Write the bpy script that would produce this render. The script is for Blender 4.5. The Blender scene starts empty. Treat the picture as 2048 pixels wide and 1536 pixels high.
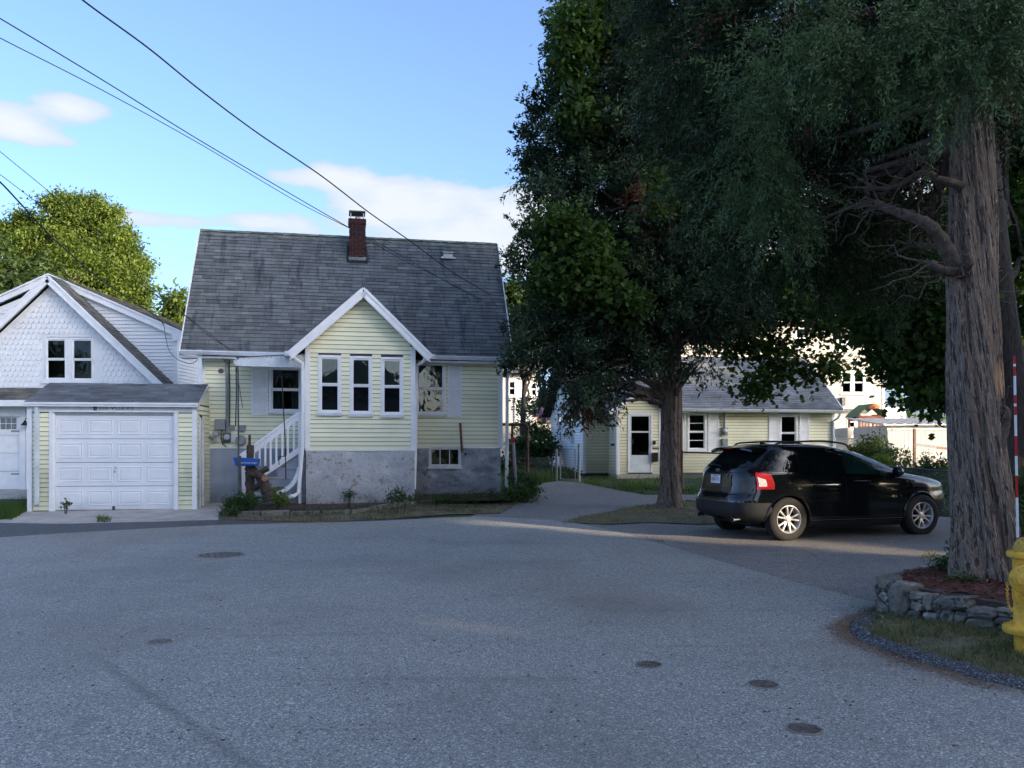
import bpy, math, random
import numpy as np
from mathutils import Vector, Matrix
from mathutils.geometry import tessellate_polygon
rnd = random.Random(7)
R = np.random.default_rng(11)
sc = bpy.context.scene
COL = sc.collection
EYE, F, HZ = 1.65, 1700.0, 890.0      # eye height (m), focal length and horizon row in photo pixels

# ---------------------------------------------------------------- camera
cam_d = bpy.data.cameras.new("camera"); cam = bpy.data.objects.new("camera", cam_d); COL.objects.link(cam)
cam.location = (0, 0, EYE); cam.rotation_euler = (math.radians(90), 0, 0)
cam_d.sensor_fit = 'HORIZONTAL'; cam_d.sensor_width = 36; cam_d.lens = F / 2048 * 36
cam_d.shift_y = (HZ - 768) / 2048; cam_d.clip_start = 0.05; cam_d.clip_end = 4000
sc.camera = cam
# ---------------------------------------------------------------- light
SUN_EL = math.radians(13.0)
SX, SY = 0.855, -0.519                # horizontal direction towards the sun
sun_dir = Vector((SX * math.cos(SUN_EL), SY * math.cos(SUN_EL), math.sin(SUN_EL))).normalized()
sd = bpy.data.lights.new("sun", 'SUN'); sun = bpy.data.objects.new("sun", sd); COL.objects.link(sun)
sd.energy = 2.5; sd.angle = math.radians(0.5); sd.color = (1.0, 0.80, 0.55)
sun.rotation_euler = (-sun_dir).to_track_quat('-Z', 'Y').to_euler()
sc.view_settings.view_transform = 'Standard'; sc.view_settings.look = 'None'
sc.view_settings.gamma = 1.0; sc.view_settings.use_curve_mapping = False
sc.view_settings.exposure = 2.08
world = bpy.data.worlds.new("World"); sc.world = world; world.use_nodes = True
nt = world.node_tree; nt.nodes.clear()
def wn(t, **k):
    n = nt.nodes.new(t)
    for a, b in k.items(): setattr(n, a, b)
    return n
def wm(op, a, b=None, c=None):
    n = wn('ShaderNodeMath', operation=op)
    for i, v in enumerate((a, b, c)):
        if v is None: continue
        if isinstance(v, (int, float)): n.inputs[i].default_value = v
        else: nt.links.new(v, n.inputs[i])
    return n.outputs[0]
sky = wn('ShaderNodeTexSky', sky_type='NISHITA'); sky.sun_disc = False
sky.sun_elevation = SUN_EL; sky.sun_rotation = math.atan2(SX, SY)
sky.altitude = 0; sky.air_density = 0.5; sky.dust_density = 3.4; sky.ozone_density = 2.5
tc = wn('ShaderNodeTexCoord'); sep = wn('ShaderNodeSeparateXYZ'); nt.links.new(tc.outputs['Generated'], sep.inputs[0])
hx, hy, hz = sep.outputs
hlen = wm('SQRT', wm('ADD', wm('ADD', wm('MULTIPLY', hx, hx), wm('MULTIPLY', hy, hy)), 1e-5))
az = wm('ARCTAN2', hx, hy); te = wm('DIVIDE', hz, hlen)
comb = wn('ShaderNodeCombineXYZ'); nt.links.new(wm('MULTIPLY', az, 3.0), comb.inputs[0]); nt.links.new(wm('MULTIPLY', te, 8.0), comb.inputs[1])
no = wn('ShaderNodeTexNoise'); no.inputs['Scale'].default_value = 3.6; no.inputs['Detail'].default_value = 11; no.inputs['Roughness'].default_value = .56
nt.links.new(comb.outputs[0], no.inputs['Vector'])
no2 = wn('ShaderNodeTexNoise'); no2.inputs['Scale'].default_value = 7.0; no2.inputs['Detail'].default_value = 8; nt.links.new(comb.outputs[0], no2.inputs['Vector'])
nv = wm('ADD', wm('MULTIPLY', wm('SUBTRACT', no.outputs[0], .5), 2.2), wm('MULTIPLY', wm('SUBTRACT', no2.outputs[0], .5), .9))
# cumulus banks low over the horizon: azimuth, tangent of elevation, half sizes, density
banks = [(-.56, .335, .055, .020, 1.0), (-.465, .352, .035, .014, 1.0), (-.52, .315, .05, .012, .8), (-.41, .245, .055, .010, .95), (-.27, .25, .06, .014, .85), (-.27, .305, .03, .012, .6),
         (-.15, .285, .055, .028, 1.1), (-.21, .31, .035, .020, .8), (-.06, .27, .075, .028, 1.25), (.00, .262, .06, .028, 1.2), (-.02, .22, .12, .022, .8), (.06, .25, .10, .03, .9), (.3, .24, .25, .05, .9),
         (.9, .25, .4, .06, .9), (-1.2, .22, .4, .05, .9), (2.2, .25, .5, .05, .8), (-2.3, .28, .5, .06, .8)]
acc = None
for a0, t0, wa, wt, k in banks:
    da = wm('MULTIPLY', wm('SUBTRACT', az, a0), 1 / wa); dt = wm('MULTIPLY', wm('SUBTRACT', te, t0), 1 / wt)
    g = wm('MULTIPLY', wm('EXPONENT', wm('MULTIPLY', wm('ADD', wm('MULTIPLY', da, da), wm('MULTIPLY', dt, dt)), -.7)), k)
    acc = g if acc is None else wm('ADD', acc, g)
dens = wm('SUBTRACT', wm('MINIMUM', acc, 1.15), .46)
dens = wm('ADD', dens, wm('MULTIPLY', nv, .62))
mr = wn('ShaderNodeMapRange'); mr.interpolation_type = 'SMOOTHSTEP'; nt.links.new(dens, mr.inputs[0]); mr.inputs[1].default_value = -.02; mr.inputs[2].default_value = .34; mr.inputs[4].default_value = .88
ccol = wn('ShaderNodeMix', data_type='RGBA'); nt.links.new(wm('MINIMUM', wm('MULTIPLY', wm('MAXIMUM', dens, 0), 1.3), 1), ccol.inputs[0])
CLOUD = 1.55
ccol.inputs[6].default_value = (.62 * CLOUD, .76 * CLOUD, .92 * CLOUD, 1); ccol.inputs[7].default_value = (.96 * CLOUD, .98 * CLOUD, 1.0 * CLOUD, 1)
mixc = wn('ShaderNodeMix', data_type='RGBA'); nt.links.new(mr.outputs[0], mixc.inputs[0]); tint = wn('ShaderNodeVectorMath', operation='MULTIPLY'); nt.links.new(sky.outputs[0], tint.inputs[0]); tint.inputs[1].default_value = (1.0, .99, .95); nt.links.new(tint.outputs[0], mixc.inputs[6]); nt.links.new(ccol.outputs[2], mixc.inputs[7])
bg = wn('ShaderNodeBackground'); bg.inputs[1].default_value = 0.15; nt.links.new(mixc.outputs[2], bg.inputs[0])
wo = wn('ShaderNodeOutputWorld'); nt.links.new(bg.outputs[0], wo.inputs[0])

# ---------------------------------------------------------------- terrain helpers
KY = np.arange(-60, 200.1, .5)
KH = np.clip(.04 * (KY - 14.8), 0, .62)
KH = np.convolve(np.pad(KH, 3, 'edge'), np.ones(7) / 7, 'valid')
def H(y): return float(np.interp(y, KY, KH))
def ray(px, py, Y): return Vector(((px - 1024) / F * Y, Y, EYE + (HZ - py) / F * Y))
def gp(px, py, dz=0.0):
    lo, hi = 2.0, 150.0
    for _ in range(50):
        m = (lo + hi) / 2
        if EYE - (py - HZ) / F * m > H(m) + dz: lo = m
        else: hi = m
    return ((px - 1024) / F * lo, lo)

# ---------------------------------------------------------------- materials
MATS = {}
def mat(name, col, rough=.7, nz=(3, .12), bump=None, metal=0, spec=.4, stretch=(1, 1, 1), tone=0, spots=None, trans=0, coat=0, dirt=None, second=None, rot=None):
    """procedural principled material: broad noise, optional fine bump, per-piece tone, thresholded spots (scale, thr, colour, softness)"""
    if name in MATS: return MATS[name]
    m = bpy.data.materials.new(name); m.use_nodes = True; MATS[name] = m
    t = m.node_tree; b = t.nodes['Principled BSDF']; L = t.links.new
    def N(ty, **k):
        n = t.nodes.new(ty)
        for a, v in k.items(): setattr(n, a, v)
        return n
    c = N('ShaderNodeTexCoord'); mp = N('ShaderNodeMapping'); mp.inputs['Scale'].default_value = stretch
    if rot:
        m0 = N('ShaderNodeMapping'); m0.inputs['Rotation'].default_value = rot; L(c.outputs['Object'], m0.inputs[0]); L(m0.outputs[0], mp.inputs[0])
    else: L(c.outputs['Object'], mp.inputs[0])
    n1 = N('ShaderNodeTexNoise'); n1.inputs['Scale'].default_value = nz[0]; n1.inputs['Detail'].default_value = 6; n1.inputs['Roughness'].default_value = .6; L(mp.outputs[0], n1.inputs['Vector'])
    def mix(fac, a, bb):
        x = N('ShaderNodeMix', data_type='RGBA')
        if isinstance(fac, float): x.inputs[0].default_value = fac
        else: L(fac, x.inputs[0])
        for i, v in ((6, a), (7, bb)):
            if isinstance(v, tuple): x.inputs[i].default_value = (*v, 1)
            else: L(v, x.inputs[i])
        return x.outputs[2]
    lo = tuple(max(0, v * (1 - nz[1] * 1.6)) for v in col); hi = tuple(min(1, v * (1 + nz[1] * 1.6)) for v in col)
    if second: hi = second
    rr = N('ShaderNodeMapRange'); rr.inputs[1].default_value = .3; rr.inputs[2].default_value = .7; L(n1.outputs[0], rr.inputs[0])
    out = mix(rr.outputs[0], lo, hi)
    if spots:
        for (s, thr, sc_, soft) in spots:
            n2 = N('ShaderNodeTexNoise'); n2.inputs['Scale'].default_value = s; n2.inputs['Detail'].default_value = 8; n2.inputs['Roughness'].default_value = .65; L(mp.outputs[0], n2.inputs['Vector'])
            r2 = N('ShaderNodeMapRange'); r2.interpolation_type = 'SMOOTHSTEP'; r2.inputs[1].default_value = thr; r2.inputs[2].default_value = thr + soft; L(n2.outputs[0], r2.inputs[0])
            out = mix(r2.outputs[0], out, sc_)
    if dirt:  # (z0, z1, colour): splash dirt near the ground, broken up by noise
        s3 = N('ShaderNodeSeparateXYZ'); L(c.outputs['Object'], s3.inputs[0])
        r3 = N('ShaderNodeMapRange'); r3.inputs[1].default_value = dirt[1]; r3.inputs[2].default_value = dirt[0]; L(s3.outputs[2], r3.inputs[0])
        m3 = N('ShaderNodeMath', operation='MULTIPLY'); L(r3.outputs[0], m3.inputs[0]); L(rr.outputs[0], m3.inputs[1])
        out = mix(m3.outputs[0], out, dirt[2])
    if tone:
        at = N('ShaderNodeAttribute', attribute_name='tone'); m4 = N('ShaderNodeMapRange'); L(at.outputs['Fac'], m4.inputs[0]); m4.inputs[3].default_value = 1 - tone; m4.inputs[4].default_value = 1 + tone
        vm = N('ShaderNodeVectorMath', operation='SCALE'); L(out, vm.inputs[0]); L(m4.outputs[0], vm.inputs['Scale']); out = vm.outputs[0]
    L(out, b.inputs['Base Color'])
    b.inputs['Roughness'].default_value = rough; b.inputs['Metallic'].default_value = metal; b.inputs['Specular IOR Level'].default_value = spec
    b.inputs['Coat Weight'].default_value = coat
    if bump:
        n5 = N('ShaderNodeTexNoise'); n5.inputs['Scale'].default_value = bump[0]; n5.inputs['Detail'].default_value = 5; L(mp.outputs[0], n5.inputs['Vector'])
        bp = N('ShaderNodeBump'); bp.inputs['Strength'].default_value = 1; bp.inputs['Distance'].default_value = bump[1]; L(n5.outputs[0], bp.inputs['Height']); L(bp.outputs[0], b.inputs['Normal'])
    return m
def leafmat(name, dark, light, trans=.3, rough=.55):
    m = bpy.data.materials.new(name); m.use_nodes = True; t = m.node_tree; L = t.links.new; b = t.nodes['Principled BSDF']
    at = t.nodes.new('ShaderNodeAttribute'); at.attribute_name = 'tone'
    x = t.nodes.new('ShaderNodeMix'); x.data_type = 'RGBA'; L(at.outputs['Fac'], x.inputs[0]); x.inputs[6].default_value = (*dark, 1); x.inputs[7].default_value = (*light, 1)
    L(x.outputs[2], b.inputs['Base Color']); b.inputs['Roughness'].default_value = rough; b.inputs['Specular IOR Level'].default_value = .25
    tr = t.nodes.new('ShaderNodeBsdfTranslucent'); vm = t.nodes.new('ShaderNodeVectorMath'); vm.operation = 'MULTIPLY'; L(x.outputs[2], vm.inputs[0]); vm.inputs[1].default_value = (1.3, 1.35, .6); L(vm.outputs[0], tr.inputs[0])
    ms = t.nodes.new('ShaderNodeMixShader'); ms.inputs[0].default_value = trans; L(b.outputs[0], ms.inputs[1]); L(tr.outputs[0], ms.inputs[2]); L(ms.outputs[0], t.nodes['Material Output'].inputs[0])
    return m
def glassmat(name, tint=(.55, .62, .6), bumpd=.0016):
    m = bpy.data.materials.new(name); m.use_nodes = True; t = m.node_tree; L = t.links.new; t.nodes.remove(t.nodes['Principled BSDF'])
    tr = t.nodes.new('ShaderNodeBsdfTransparent'); tr.inputs[0].default_value = (*tint, 1)
    gl = t.nodes.new('ShaderNodeBsdfGlossy'); gl.inputs['Roughness'].default_value = .015; gl.inputs[0].default_value = (.9, .95, 1, 1)
    fr = t.nodes.new('ShaderNodeFresnel'); fr.inputs[0].default_value = 1.5
    c = t.nodes.new('ShaderNodeTexCoord'); n = t.nodes.new('ShaderNodeTexNoise'); n.inputs['Scale'].default_value = 4; L(c.outputs['Object'], n.inputs[0])
    bp = t.nodes.new('ShaderNodeBump'); bp.inputs['Distance'].default_value = bumpd * 1.6; L(n.outputs[0], bp.inputs['Height']); L(bp.outputs[0], gl.inputs['Normal'])
    ms = t.nodes.new('ShaderNodeMixShader'); L(fr.outputs[0], ms.inputs[0]); L(tr.outputs[0], ms.inputs[1]); L(gl.outputs[0], ms.inputs[2]); L(ms.outputs[0], t.nodes['Material Output'].inputs[0])
    return m

M = {}
M['siding'] = mat('pale_yellow_vinyl', (.88, .86, .62), .5, (1.3, .05), tone=.05, dirt=(.9, 1.9, (.40, .44, .30)))
M['siding_cottage'] = mat('pale_yellow_vinyl_weathered', (.80, .77, .56), .55, (.9, .08), tone=.05, spots=[(1.1, .60, (.30, .31, .19), .16)], dirt=(.5, 1.5, (.30, .30, .19)))
M['siding_white'] = mat('white_vinyl', (.86, .86, .87), .5, (1.1, .04), tone=.02)
M['siding_beige'] = mat('light_beige_vinyl', (.42, .395, .35), .55, (1, .04), tone=.02)
M['white'] = mat('white_trim_paint', (.87, .87, .88), .45, (5, .04), spots=[(9, .66, (.52, .53, .52), .1)])
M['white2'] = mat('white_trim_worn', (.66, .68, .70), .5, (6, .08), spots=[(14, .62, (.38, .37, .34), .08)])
M['door'] = mat('garage_door_paint', (.84, .85, .87), .42, (1.5, .04), dirt=(.15, .55, (.50, .53, .56)))
M['gutter'] = mat('gutter_aluminium', (.68, .72, .76), .35, (4, .08), spots=[(5, .6, (.40, .42, .42), .15)])
M['shingle'] = mat('asphalt_shingle', (.150, .158, .160), .9, (1.5, .20), bump=(180, .003), tone=.34, stretch=(2.0, .30, .30), spots=[(1.5, .50, (.070, .078, .090), .16), (4, .60, (.055, .060, .070), .14)])
M['shingle2'] = mat('asphalt_shingle_grey', (.15, .16, .175), .9, (1.2, .2), bump=(180, .003), tone=.28)
M['shingle_moss'] = mat('ridge_shingle_mossy', (.17, .19, .16), .95, (5, .3), tone=.2)
M['shingle3'] = mat('asphalt_shingle_brown', (.13, .125, .11), .9, (2, .3), tone=.35)
M['found_blue'] = mat('foundation_blue_grey_paint', (.30, .34, .41), .7, (1.6, .12), bump=(25, .004), dirt=(.3, .75, (.055, .065, .05)))
M['found_peel'] = mat('foundation_peeling_paint', (.50, .50, .50), .85, (2.5, .14), bump=(14, .02), spots=[(1.3, .48, (.38, .39, .41), .2), (6, .58, (.33, .27, .20), .04), (17, .60, (.28, .23, .18), .03), (2.2, .60, (.27, .27, .28), .1)], dirt=(.35, .8, (.12, .12, .11)))
M['found_rub'] = mat('foundation_rubble_stucco', (.32, .34, .37), .85, (2.2, .28), bump=(4, .09), spots=[(2.6, .56, (.12, .13, .15), .1), (20, .66, (.10, .10, .10), .04)], dirt=(.3, .9, (.08, .085, .08)))
M['sunlit_white'] = mat('sunlit_vinyl', (.50, .485, .46), .5, (1, .05), tone=.04)
M['shed_paint'] = mat('shed_paint', (.46, .45, .44), .6, (1.2, .06), stretch=(3, 1, 1))
M['concrete'] = mat('old_concrete', (.42, .39, .35), .9, (2.2, .14), bump=(60, .004), spots=[(6, .60, (.17, .15, .13), .1), (40, .66, (.15, .14, .13), .05)])
M['edging'] = mat('dirty_concrete', (.20, .18, .155), .95, (4, .3), bump=(30, .012), spots=[(5, .55, (.09, .085, .06), .1)])
M['soil'] = mat('mulched_soil', (.085, .060, .047), .95, (9, .35), bump=(40, .03), spots=[(20, .62, (.14, .095, .065), .06)])
M['redmulch'] = mat('red_bark_mulch', (.105, .040, .026), .95, (14, .4), bump=(50, .03), spots=[(30, .6, (.19, .08, .05), .06)])
M['earth'] = mat('grassy_earth', (.055, .075, .028), .95, (1.5, .3), bump=(20, .03), spots=[(3, .58, (.12, .095, .055), .12)])
M['dryearth'] = mat('dry_grass_dirt', (.15, .125, .075), .95, (4, .3), bump=(40, .015), spots=[(9, .55, (.09, .10, .045), .1), (2.2, .60, (.20, .155, .11), .1)])
M['metal'] = mat('galvanised_metal', (.42, .44, .46), .4, (12, .15), metal=.7)
M['dkmetal'] = mat('dark_weathered_metal', (.10, .10, .105), .55, (9, .25), metal=.4)
M['rust'] = mat('rusty_pipe', (.15, .085, .06), .8, (15, .4), bump=(60, .003))
M['black'] = mat('black_paint', (.012, .012, .013), .45, (8, .1))
M['cable'] = mat('black_cable', (.015, .015, .018), .6, (8, .1))
M['greybox'] = mat('grey_utility_paint', (.25, .265, .28), .5, (6, .1))
M['blue'] = mat('blue_plastic', (.012, .085, .36), .4, (5, .08))
M['textw'] = mat('white_print', (.75, .78, .85), .5)
M['textb'] = mat('black_letter', (.015, .015, .02), .5)
M['textg'] = mat('faded_letter', (.34, .36, .40), .6)
M['brick'] = mat('dark_red_brick', (.055, .019, .016), .85, (18, .3), tone=.35, bump=(60, .004))
M['mortar'] = mat('mortar', (.20, .16, .14), .95, (20, .2))
M['tar'] = mat('roof_tar', (.012, .013, .014), .6, (10, .3), bump=(20, .02))
M['lead'] = mat('grey_flashing', (.20, .215, .225), .6, (20, .3), spots=[(12, .6, (.5, .5, .5), .05)])
M['bark_cedar'] = mat('cedar_bark', (.27, .195, .145), .95, (1.6, .25), stretch=(22, 22, 1.5), bump=(1.8, .05), rot=(0, .13, 0), spots=[(1.6, .49, (.06, .046, .037), .07), (4.5, .57, (.46, .39, .33), .05)])
M['bark_limb'] = mat('cedar_limb_bark', (.10, .078, .062), .95, (2, .3), stretch=(8, 8, 8), bump=(5, .01), spots=[(5, .58, (.19, .16, .14), .06)])
M['bark'] = mat('grey_brown_bark', (.06, .05, .042), .95, (3, .3), stretch=(12, 12, 2), bump=(3, .03))
M['bark_dead'] = mat('dead_vine_bark', (.075, .055, .045), .95, (8, .3), bump=(15, .03))
M['cut'] = mat('sawn_wood', (.30, .17, .10), .8, (20, .2))
M['stone'] = mat('lichened_fieldstone', (.17, .155, .13), .9, (4, .35), tone=.3, bump=(16, .03), spots=[(6, .57, (.32, .31, .26), .07), (7, .56, (.045, .046, .036), .06)])
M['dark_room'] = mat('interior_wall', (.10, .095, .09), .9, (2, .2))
M['blind'] = mat('venetian_blind', (.50, .52, .44), .6, (4, .1))
M['curtain'] = mat('curtain_cloth', (.30, .31, .33), .85, (5, .3), stretch=(6, 6, 1))
M['glass'] = glassmat('window_glass')
M['yellow'] = mat('hydrant_yellow_paint', (.80, .45, .055), .42, (14, .12), bump=(30, .004), spots=[(40, .63, (.14, .07, .03), .02), (5, .56, (.50, .30, .05), .12)])
M['yellow_top'] = mat('hydrant_yellow_worn', (.52, .32, .05), .6, (14, .2), bump=(30, .003), spots=[(18, .55, (.12, .09, .03), .06)])
M['red'] = mat('red_plastic', (.45, .012, .02), .4, (6, .1))
M['whitep'] = mat('white_plastic', (.72, .74, .76), .4, (6, .05))
M['green_tarp'] = mat('green_canvas', (.01, .10, .055), .7, (6, .2))
M['redwood'] = mat('redwood_stain', (.14, .045, .03), .7, (10, .3))
M['orange'] = mat('orange_plastic', (.6, .14, .06), .5)
M['tarp'] = mat('cream_cover', (.62, .57, .45), .8, (2, .1))

# ---------------------------------------------------------------- mesh builder
class MB:
    SPLIT = {'corner_trim', 'bay_corner_trim', 'door_frame', 'gable_wall', 'cap_leg', 'rake_board', 'rake_moulding', 'side_door_frame', 'door_surround', 'gable_beam', 'bay_gutter', 'bay_soffit', 'soffit', 'dormer_soffit'}
    def __init__(s): s.p = []; s.v = []; s.f = []; s.t = []; s.m = []; s.tone = .5; s.mi = 0
    def add(s, vs, fs):
        o = len(s.v); s.p.append((o, len(s.f))); s.v += [tuple(v) for v in vs]
        for f in fs: s.f.append(tuple(i + o for i in f)); s.t.append(s.tone); s.m.append(s.mi)
        return s
    def hexa(s, p):   # 8 points: bottom ring 0-3, top ring 4-7
        return s.add(p, [(0, 3, 2, 1), (4, 5, 6, 7), (0, 1, 5, 4), (1, 2, 6, 5), (2, 3, 7, 6), (3, 0, 4, 7)])
    def box(s, x0, x1, y0, y1, z0, z1):
        return s.hexa([(x0, y0, z0), (x1, y0, z0), (x1, y1, z0), (x0, y1, z0), (x0, y0, z1), (x1, y0, z1), (x1, y1, z1), (x0, y1, z1)])
    def beam(s, a, b, w, h, up=(0, 0, 1)):
        a = Vector(a); b = Vector(b); d = (b - a).normalized(); u = Vector(up); sd = d.cross(u).normalized(); u = sd.cross(d).normalized()
        q = lambda p, i, j: p + sd * i * w / 2 + u * j * h / 2
        return s.hexa([q(a, -1, -1), q(a, 1, -1), q(b, 1, -1), q(b, -1, -1), q(a, -1, 1), q(a, 1, 1), q(b, 1, 1), q(b, -1, 1)])
    def prism(s, poly, y0, y1):  # poly in x,z
        n = len(poly); vs = [(x, y0, z) for x, z in poly] + [(x, y1, z) for x, z in poly]
        return s.add(vs, [tuple(range(n)), tuple(range(2 * n - 1, n - 1, -1))] + [(i, i + n, (i + 1) % n + n, (i + 1) % n) for i in range(n)])
    def zprism(s, poly, z0, z1):
        n = len(poly); vs = [(x, y, z0) for x, y in poly] + [(x, y, z1) for x, y in poly]
        return s.add(vs, [tuple(range(n - 1, -1, -1)), tuple(range(n, 2 * n))] + [(i, (i + 1) % n, (i + 1) % n + n, i + n) for i in range(n)])
    def tube(s, pts, r, n=8, cap=True, fn=None):
        pts = [Vector(p) for p in pts]; k = len(pts); rr = r if isinstance(r, (list, tuple)) else [r] * k
        vs = []; prev = None
        for i, p in enumerate(pts):
            d = (pts[min(i + 1, k - 1)] - pts[max(i - 1, 0)])
            d = d.normalized() if d.length > 1e-9 else Vector((0, 0, 1))
            if prev is None: u = d.cross(Vector((0, 1, .01)) if abs(d.y) < .9 else Vector((1, 0, 0))).normalized()
            else:
                u = prev - d * prev.dot(d); u = u.normalized() if u.length > 1e-6 else d.orthogonal().normalized()
            prev = u; w = d.cross(u)
            for j in range(n):
                a = 2 * math.pi * j / n; q = rr[i] * (fn(i / (k - 1), a) if fn else 1)
                vs.append(p + (u * math.cos(a) + w * math.sin(a)) * q)
        fs = [(i * n + j, i * n + (j + 1) % n, (i + 1) * n + (j + 1) % n, (i + 1) * n + j) for i in range(k - 1) for j in range(n)]
        if cap: fs += [tuple(range(n - 1, -1, -1)), tuple((k - 1) * n + j for j in range(n))]
        return s.add(vs, fs)
    def lathe(s, prof, c=(0, 0, 0), axis=(0, 0, 1), n=24):
        c = Vector(c); a = Vector(axis).normalized(); u = a.orthogonal().normalized(); w = a.cross(u); k = len(prof)
        vs = [c + a * h + (u * math.cos(2 * math.pi * j / n) + w * math.sin(2 * math.pi * j / n)) * r for r, h in prof for j in range(n)]
        fs = [(i * n + j, i * n + (j + 1) % n, (i + 1) * n + (j + 1) % n, (i + 1) * n + j) for i in range(k - 1) for j in range(n)]
        fs += [tuple(range(n - 1, -1, -1)), tuple((k - 1) * n + j for j in range(n))]
        return s.add(vs, fs)
    def build(s, name, m, parent=None, smooth=False, label=None, kind=None, bevel=0):
        if name in MB.SPLIT and len(s.p) > 1:      # pieces that are separate boards become separate objects
            E = s.p + [(len(s.v), len(s.f))]; r = None
            for (v0, f0), (v1, f1) in zip(E, E[1:]):
                q = MB(); q.add(s.v[v0:v1], [tuple(i - v0 for i in f) for f in s.f[f0:f1]]); q.t = s.t[f0:f1]; r = q.build(name, m, parent, smooth, label, kind, bevel)
            return r
        me = bpy.data.meshes.new(name); me.from_pydata(s.v, [], s.f)
        for q in (m if isinstance(m, (list, tuple)) else [m]): me.materials.append(q)
        if any(s.m): me.polygons.foreach_set('material_index', s.m)
        a = me.attributes.new('tone', 'FLOAT', 'FACE'); a.data.foreach_set('value', np.array(s.t, dtype=np.float32))
        if smooth:
            me.polygons.foreach_set('use_smooth', [True] * len(s.f))
            try: me.set_sharp_from_angle(angle=math.radians(38))
            except Exception: pass
        me.update(); o = bpy.data.objects.new(name, me); COL.objects.link(o)
        if parent: o.parent = parent
        if label: o['label'] = label
        if kind: o['kind'] = kind
        if bevel:
            b = o.modifiers.new('bevel', 'BEVEL'); b.width = bevel; b.segments = 2; b.limit_method = 'ANGLE'
        return o
def thing(name, label, cat, loc=(0, 0, 0), rz=0, group=None):
    o = bpy.data.objects.new(name, None); COL.objects.link(o); o.location = loc; o.rotation_euler = (0, 0, rz)
    o['label'] = label; o['category'] = cat
    if group: o['group'] = group
    return o
def tag(o, label, cat, group=None):
    o['label'] = label; o['category'] = cat
    if group: o['group'] = group
    return o
class Frame:
    """a building's own axes: origin, turned by th about z"""
    def __init__(s, ox, oy, th): s.o = Vector((ox, oy, 0)); s.th = th; s.u = Vector((math.cos(th), math.sin(th), 0)); s.w = Vector((-math.sin(th), math.cos(th), 0))
    def L(s, px, py, yl):    # survey a point seen in the photo on the plane y = yl
        d = Vector(((px - 1024) / F, 1, (HZ - py) / F)); t = (yl + s.o.dot(s.w)) / d.dot(s.w); p = d * t
        return (p - s.o).dot(s.u), EYE + p.z
    def W(s, x, y, z): return s.o + s.u * x + s.w * y + Vector((0, 0, z))
    def inv(s, P): q = Vector(P) - s.o; return Vector((q.dot(s.u), q.dot(s.w), P[2]))

def tri_sheet(name, poly, off, m, zf=None, kind='structure', step=.5):
    """a sheet that follows the terrain: the outline cut into strips along the terrain's own knots"""
    b = MB(); ys = [p[1] for p in poly]; ya = math.floor(min(ys) / step) * step
    def clip(P, c, keep):
        out = []
        for i in range(len(P)):
            a, q = P[i], P[(i + 1) % len(P)]; ia, iq = keep(a[1] - c), keep(q[1] - c)
            if ia: out.append(a)
            if ia != iq:
                t = (c - a[1]) / (q[1] - a[1]); out.append((a[0] + (q[0] - a[0]) * t, c))
        return out
    y = ya
    while y < max(ys):
        y1 = y + step if y >= 10 else (10 if y + step < 10 and zf is None else y + step)
        P = clip(clip(poly, y, lambda d: d >= -1e-9), y1, lambda d: d <= 1e-9)
        if len(P) > 2:
            Q = []
            for p in P:
                if not Q or (abs(p[0] - Q[-1][0]) + abs(p[1] - Q[-1][1])) > 1e-6: Q.append(p)
            if len(Q) > 2:
                V = [(p[0], p[1], (zf(*p) if zf else H(p[1])) + off) for p in Q]
                for t in tessellate_polygon([[Vector((p[0], p[1], 0)) for p in Q]]):
                    a, c, d = (Vector(V[i]) for i in t); n = (c - a).cross(d - a)
                    if abs(n.z) < 1e-9: continue
                    b.add([V[i] for i in (t if n.z > 0 else t[::-1])], [(0, 1, 2)])
        y = y1
    return b.build(name, m, kind=kind)

def bilin(P, a, b):
    P00, P10, P01, P11 = P; return P00 * (1 - a) * (1 - b) + P10 * a * (1 - b) + P01 * (1 - a) * b + P11 * a * b
def shingle_roof(parent, P, expo, tw, m, single=300, name='shingle', keep=None, lift=.020, seed=1):
    """deck's courses of tabs from eave to ridge; the nearest ones are objects of their own"""
    P = [Vector(p) for p in P]; rr = random.Random(seed)
    sl = ((P[2] - P[0]).length + (P[3] - P[1]).length) / 2; rows = max(1, round(sl / expo)); wd = ((P[1] - P[0]).length + (P[3] - P[2]).length) / 2
    nrm = (P[1] - P[0]).cross(P[2] - P[0]).normalized()
    if nrm.z < 0: nrm = -nrm
    rest = MB(); n = 0
    for r in range(rows):
        x = -rr.random() * tw
        while x < wd:
            w = tw * rr.uniform(.62, 1.35); a0, a1 = max(0, x / wd), min(1, (x + w - .007) / wd); x += w
            if a1 - a0 < .003: continue
            b0, b1 = r / rows, min(1, (r + 1.12) / rows)
            if keep and not keep(bilin(P, (a0 + a1) / 2, (b0 + b1) / 2)): continue
            j = rr.uniform(-.004, .004) / sl; L0 = lift * rr.uniform(.8, 1.25); L1 = .003
            c = [bilin(P, a, b) for a, b in ((a0, b0 + j), (a1, b0 + j), (a1, b1), (a0, b1))]
            tone = min(1, max(0, rr.gauss(.45, .22)))
            k = MB() if n < single else rest
            k.tone = tone
            k.hexa([c[0], c[1], c[2], c[3], c[0] + nrm * L0, c[1] + nrm * L0, c[2] + nrm * L1, c[3] + nrm * L1])
            if n < single: k.build(name, m, parent)
            n += 1
    if rest.v: rest.build(name + '_courses', m, parent, kind='stuff')
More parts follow.
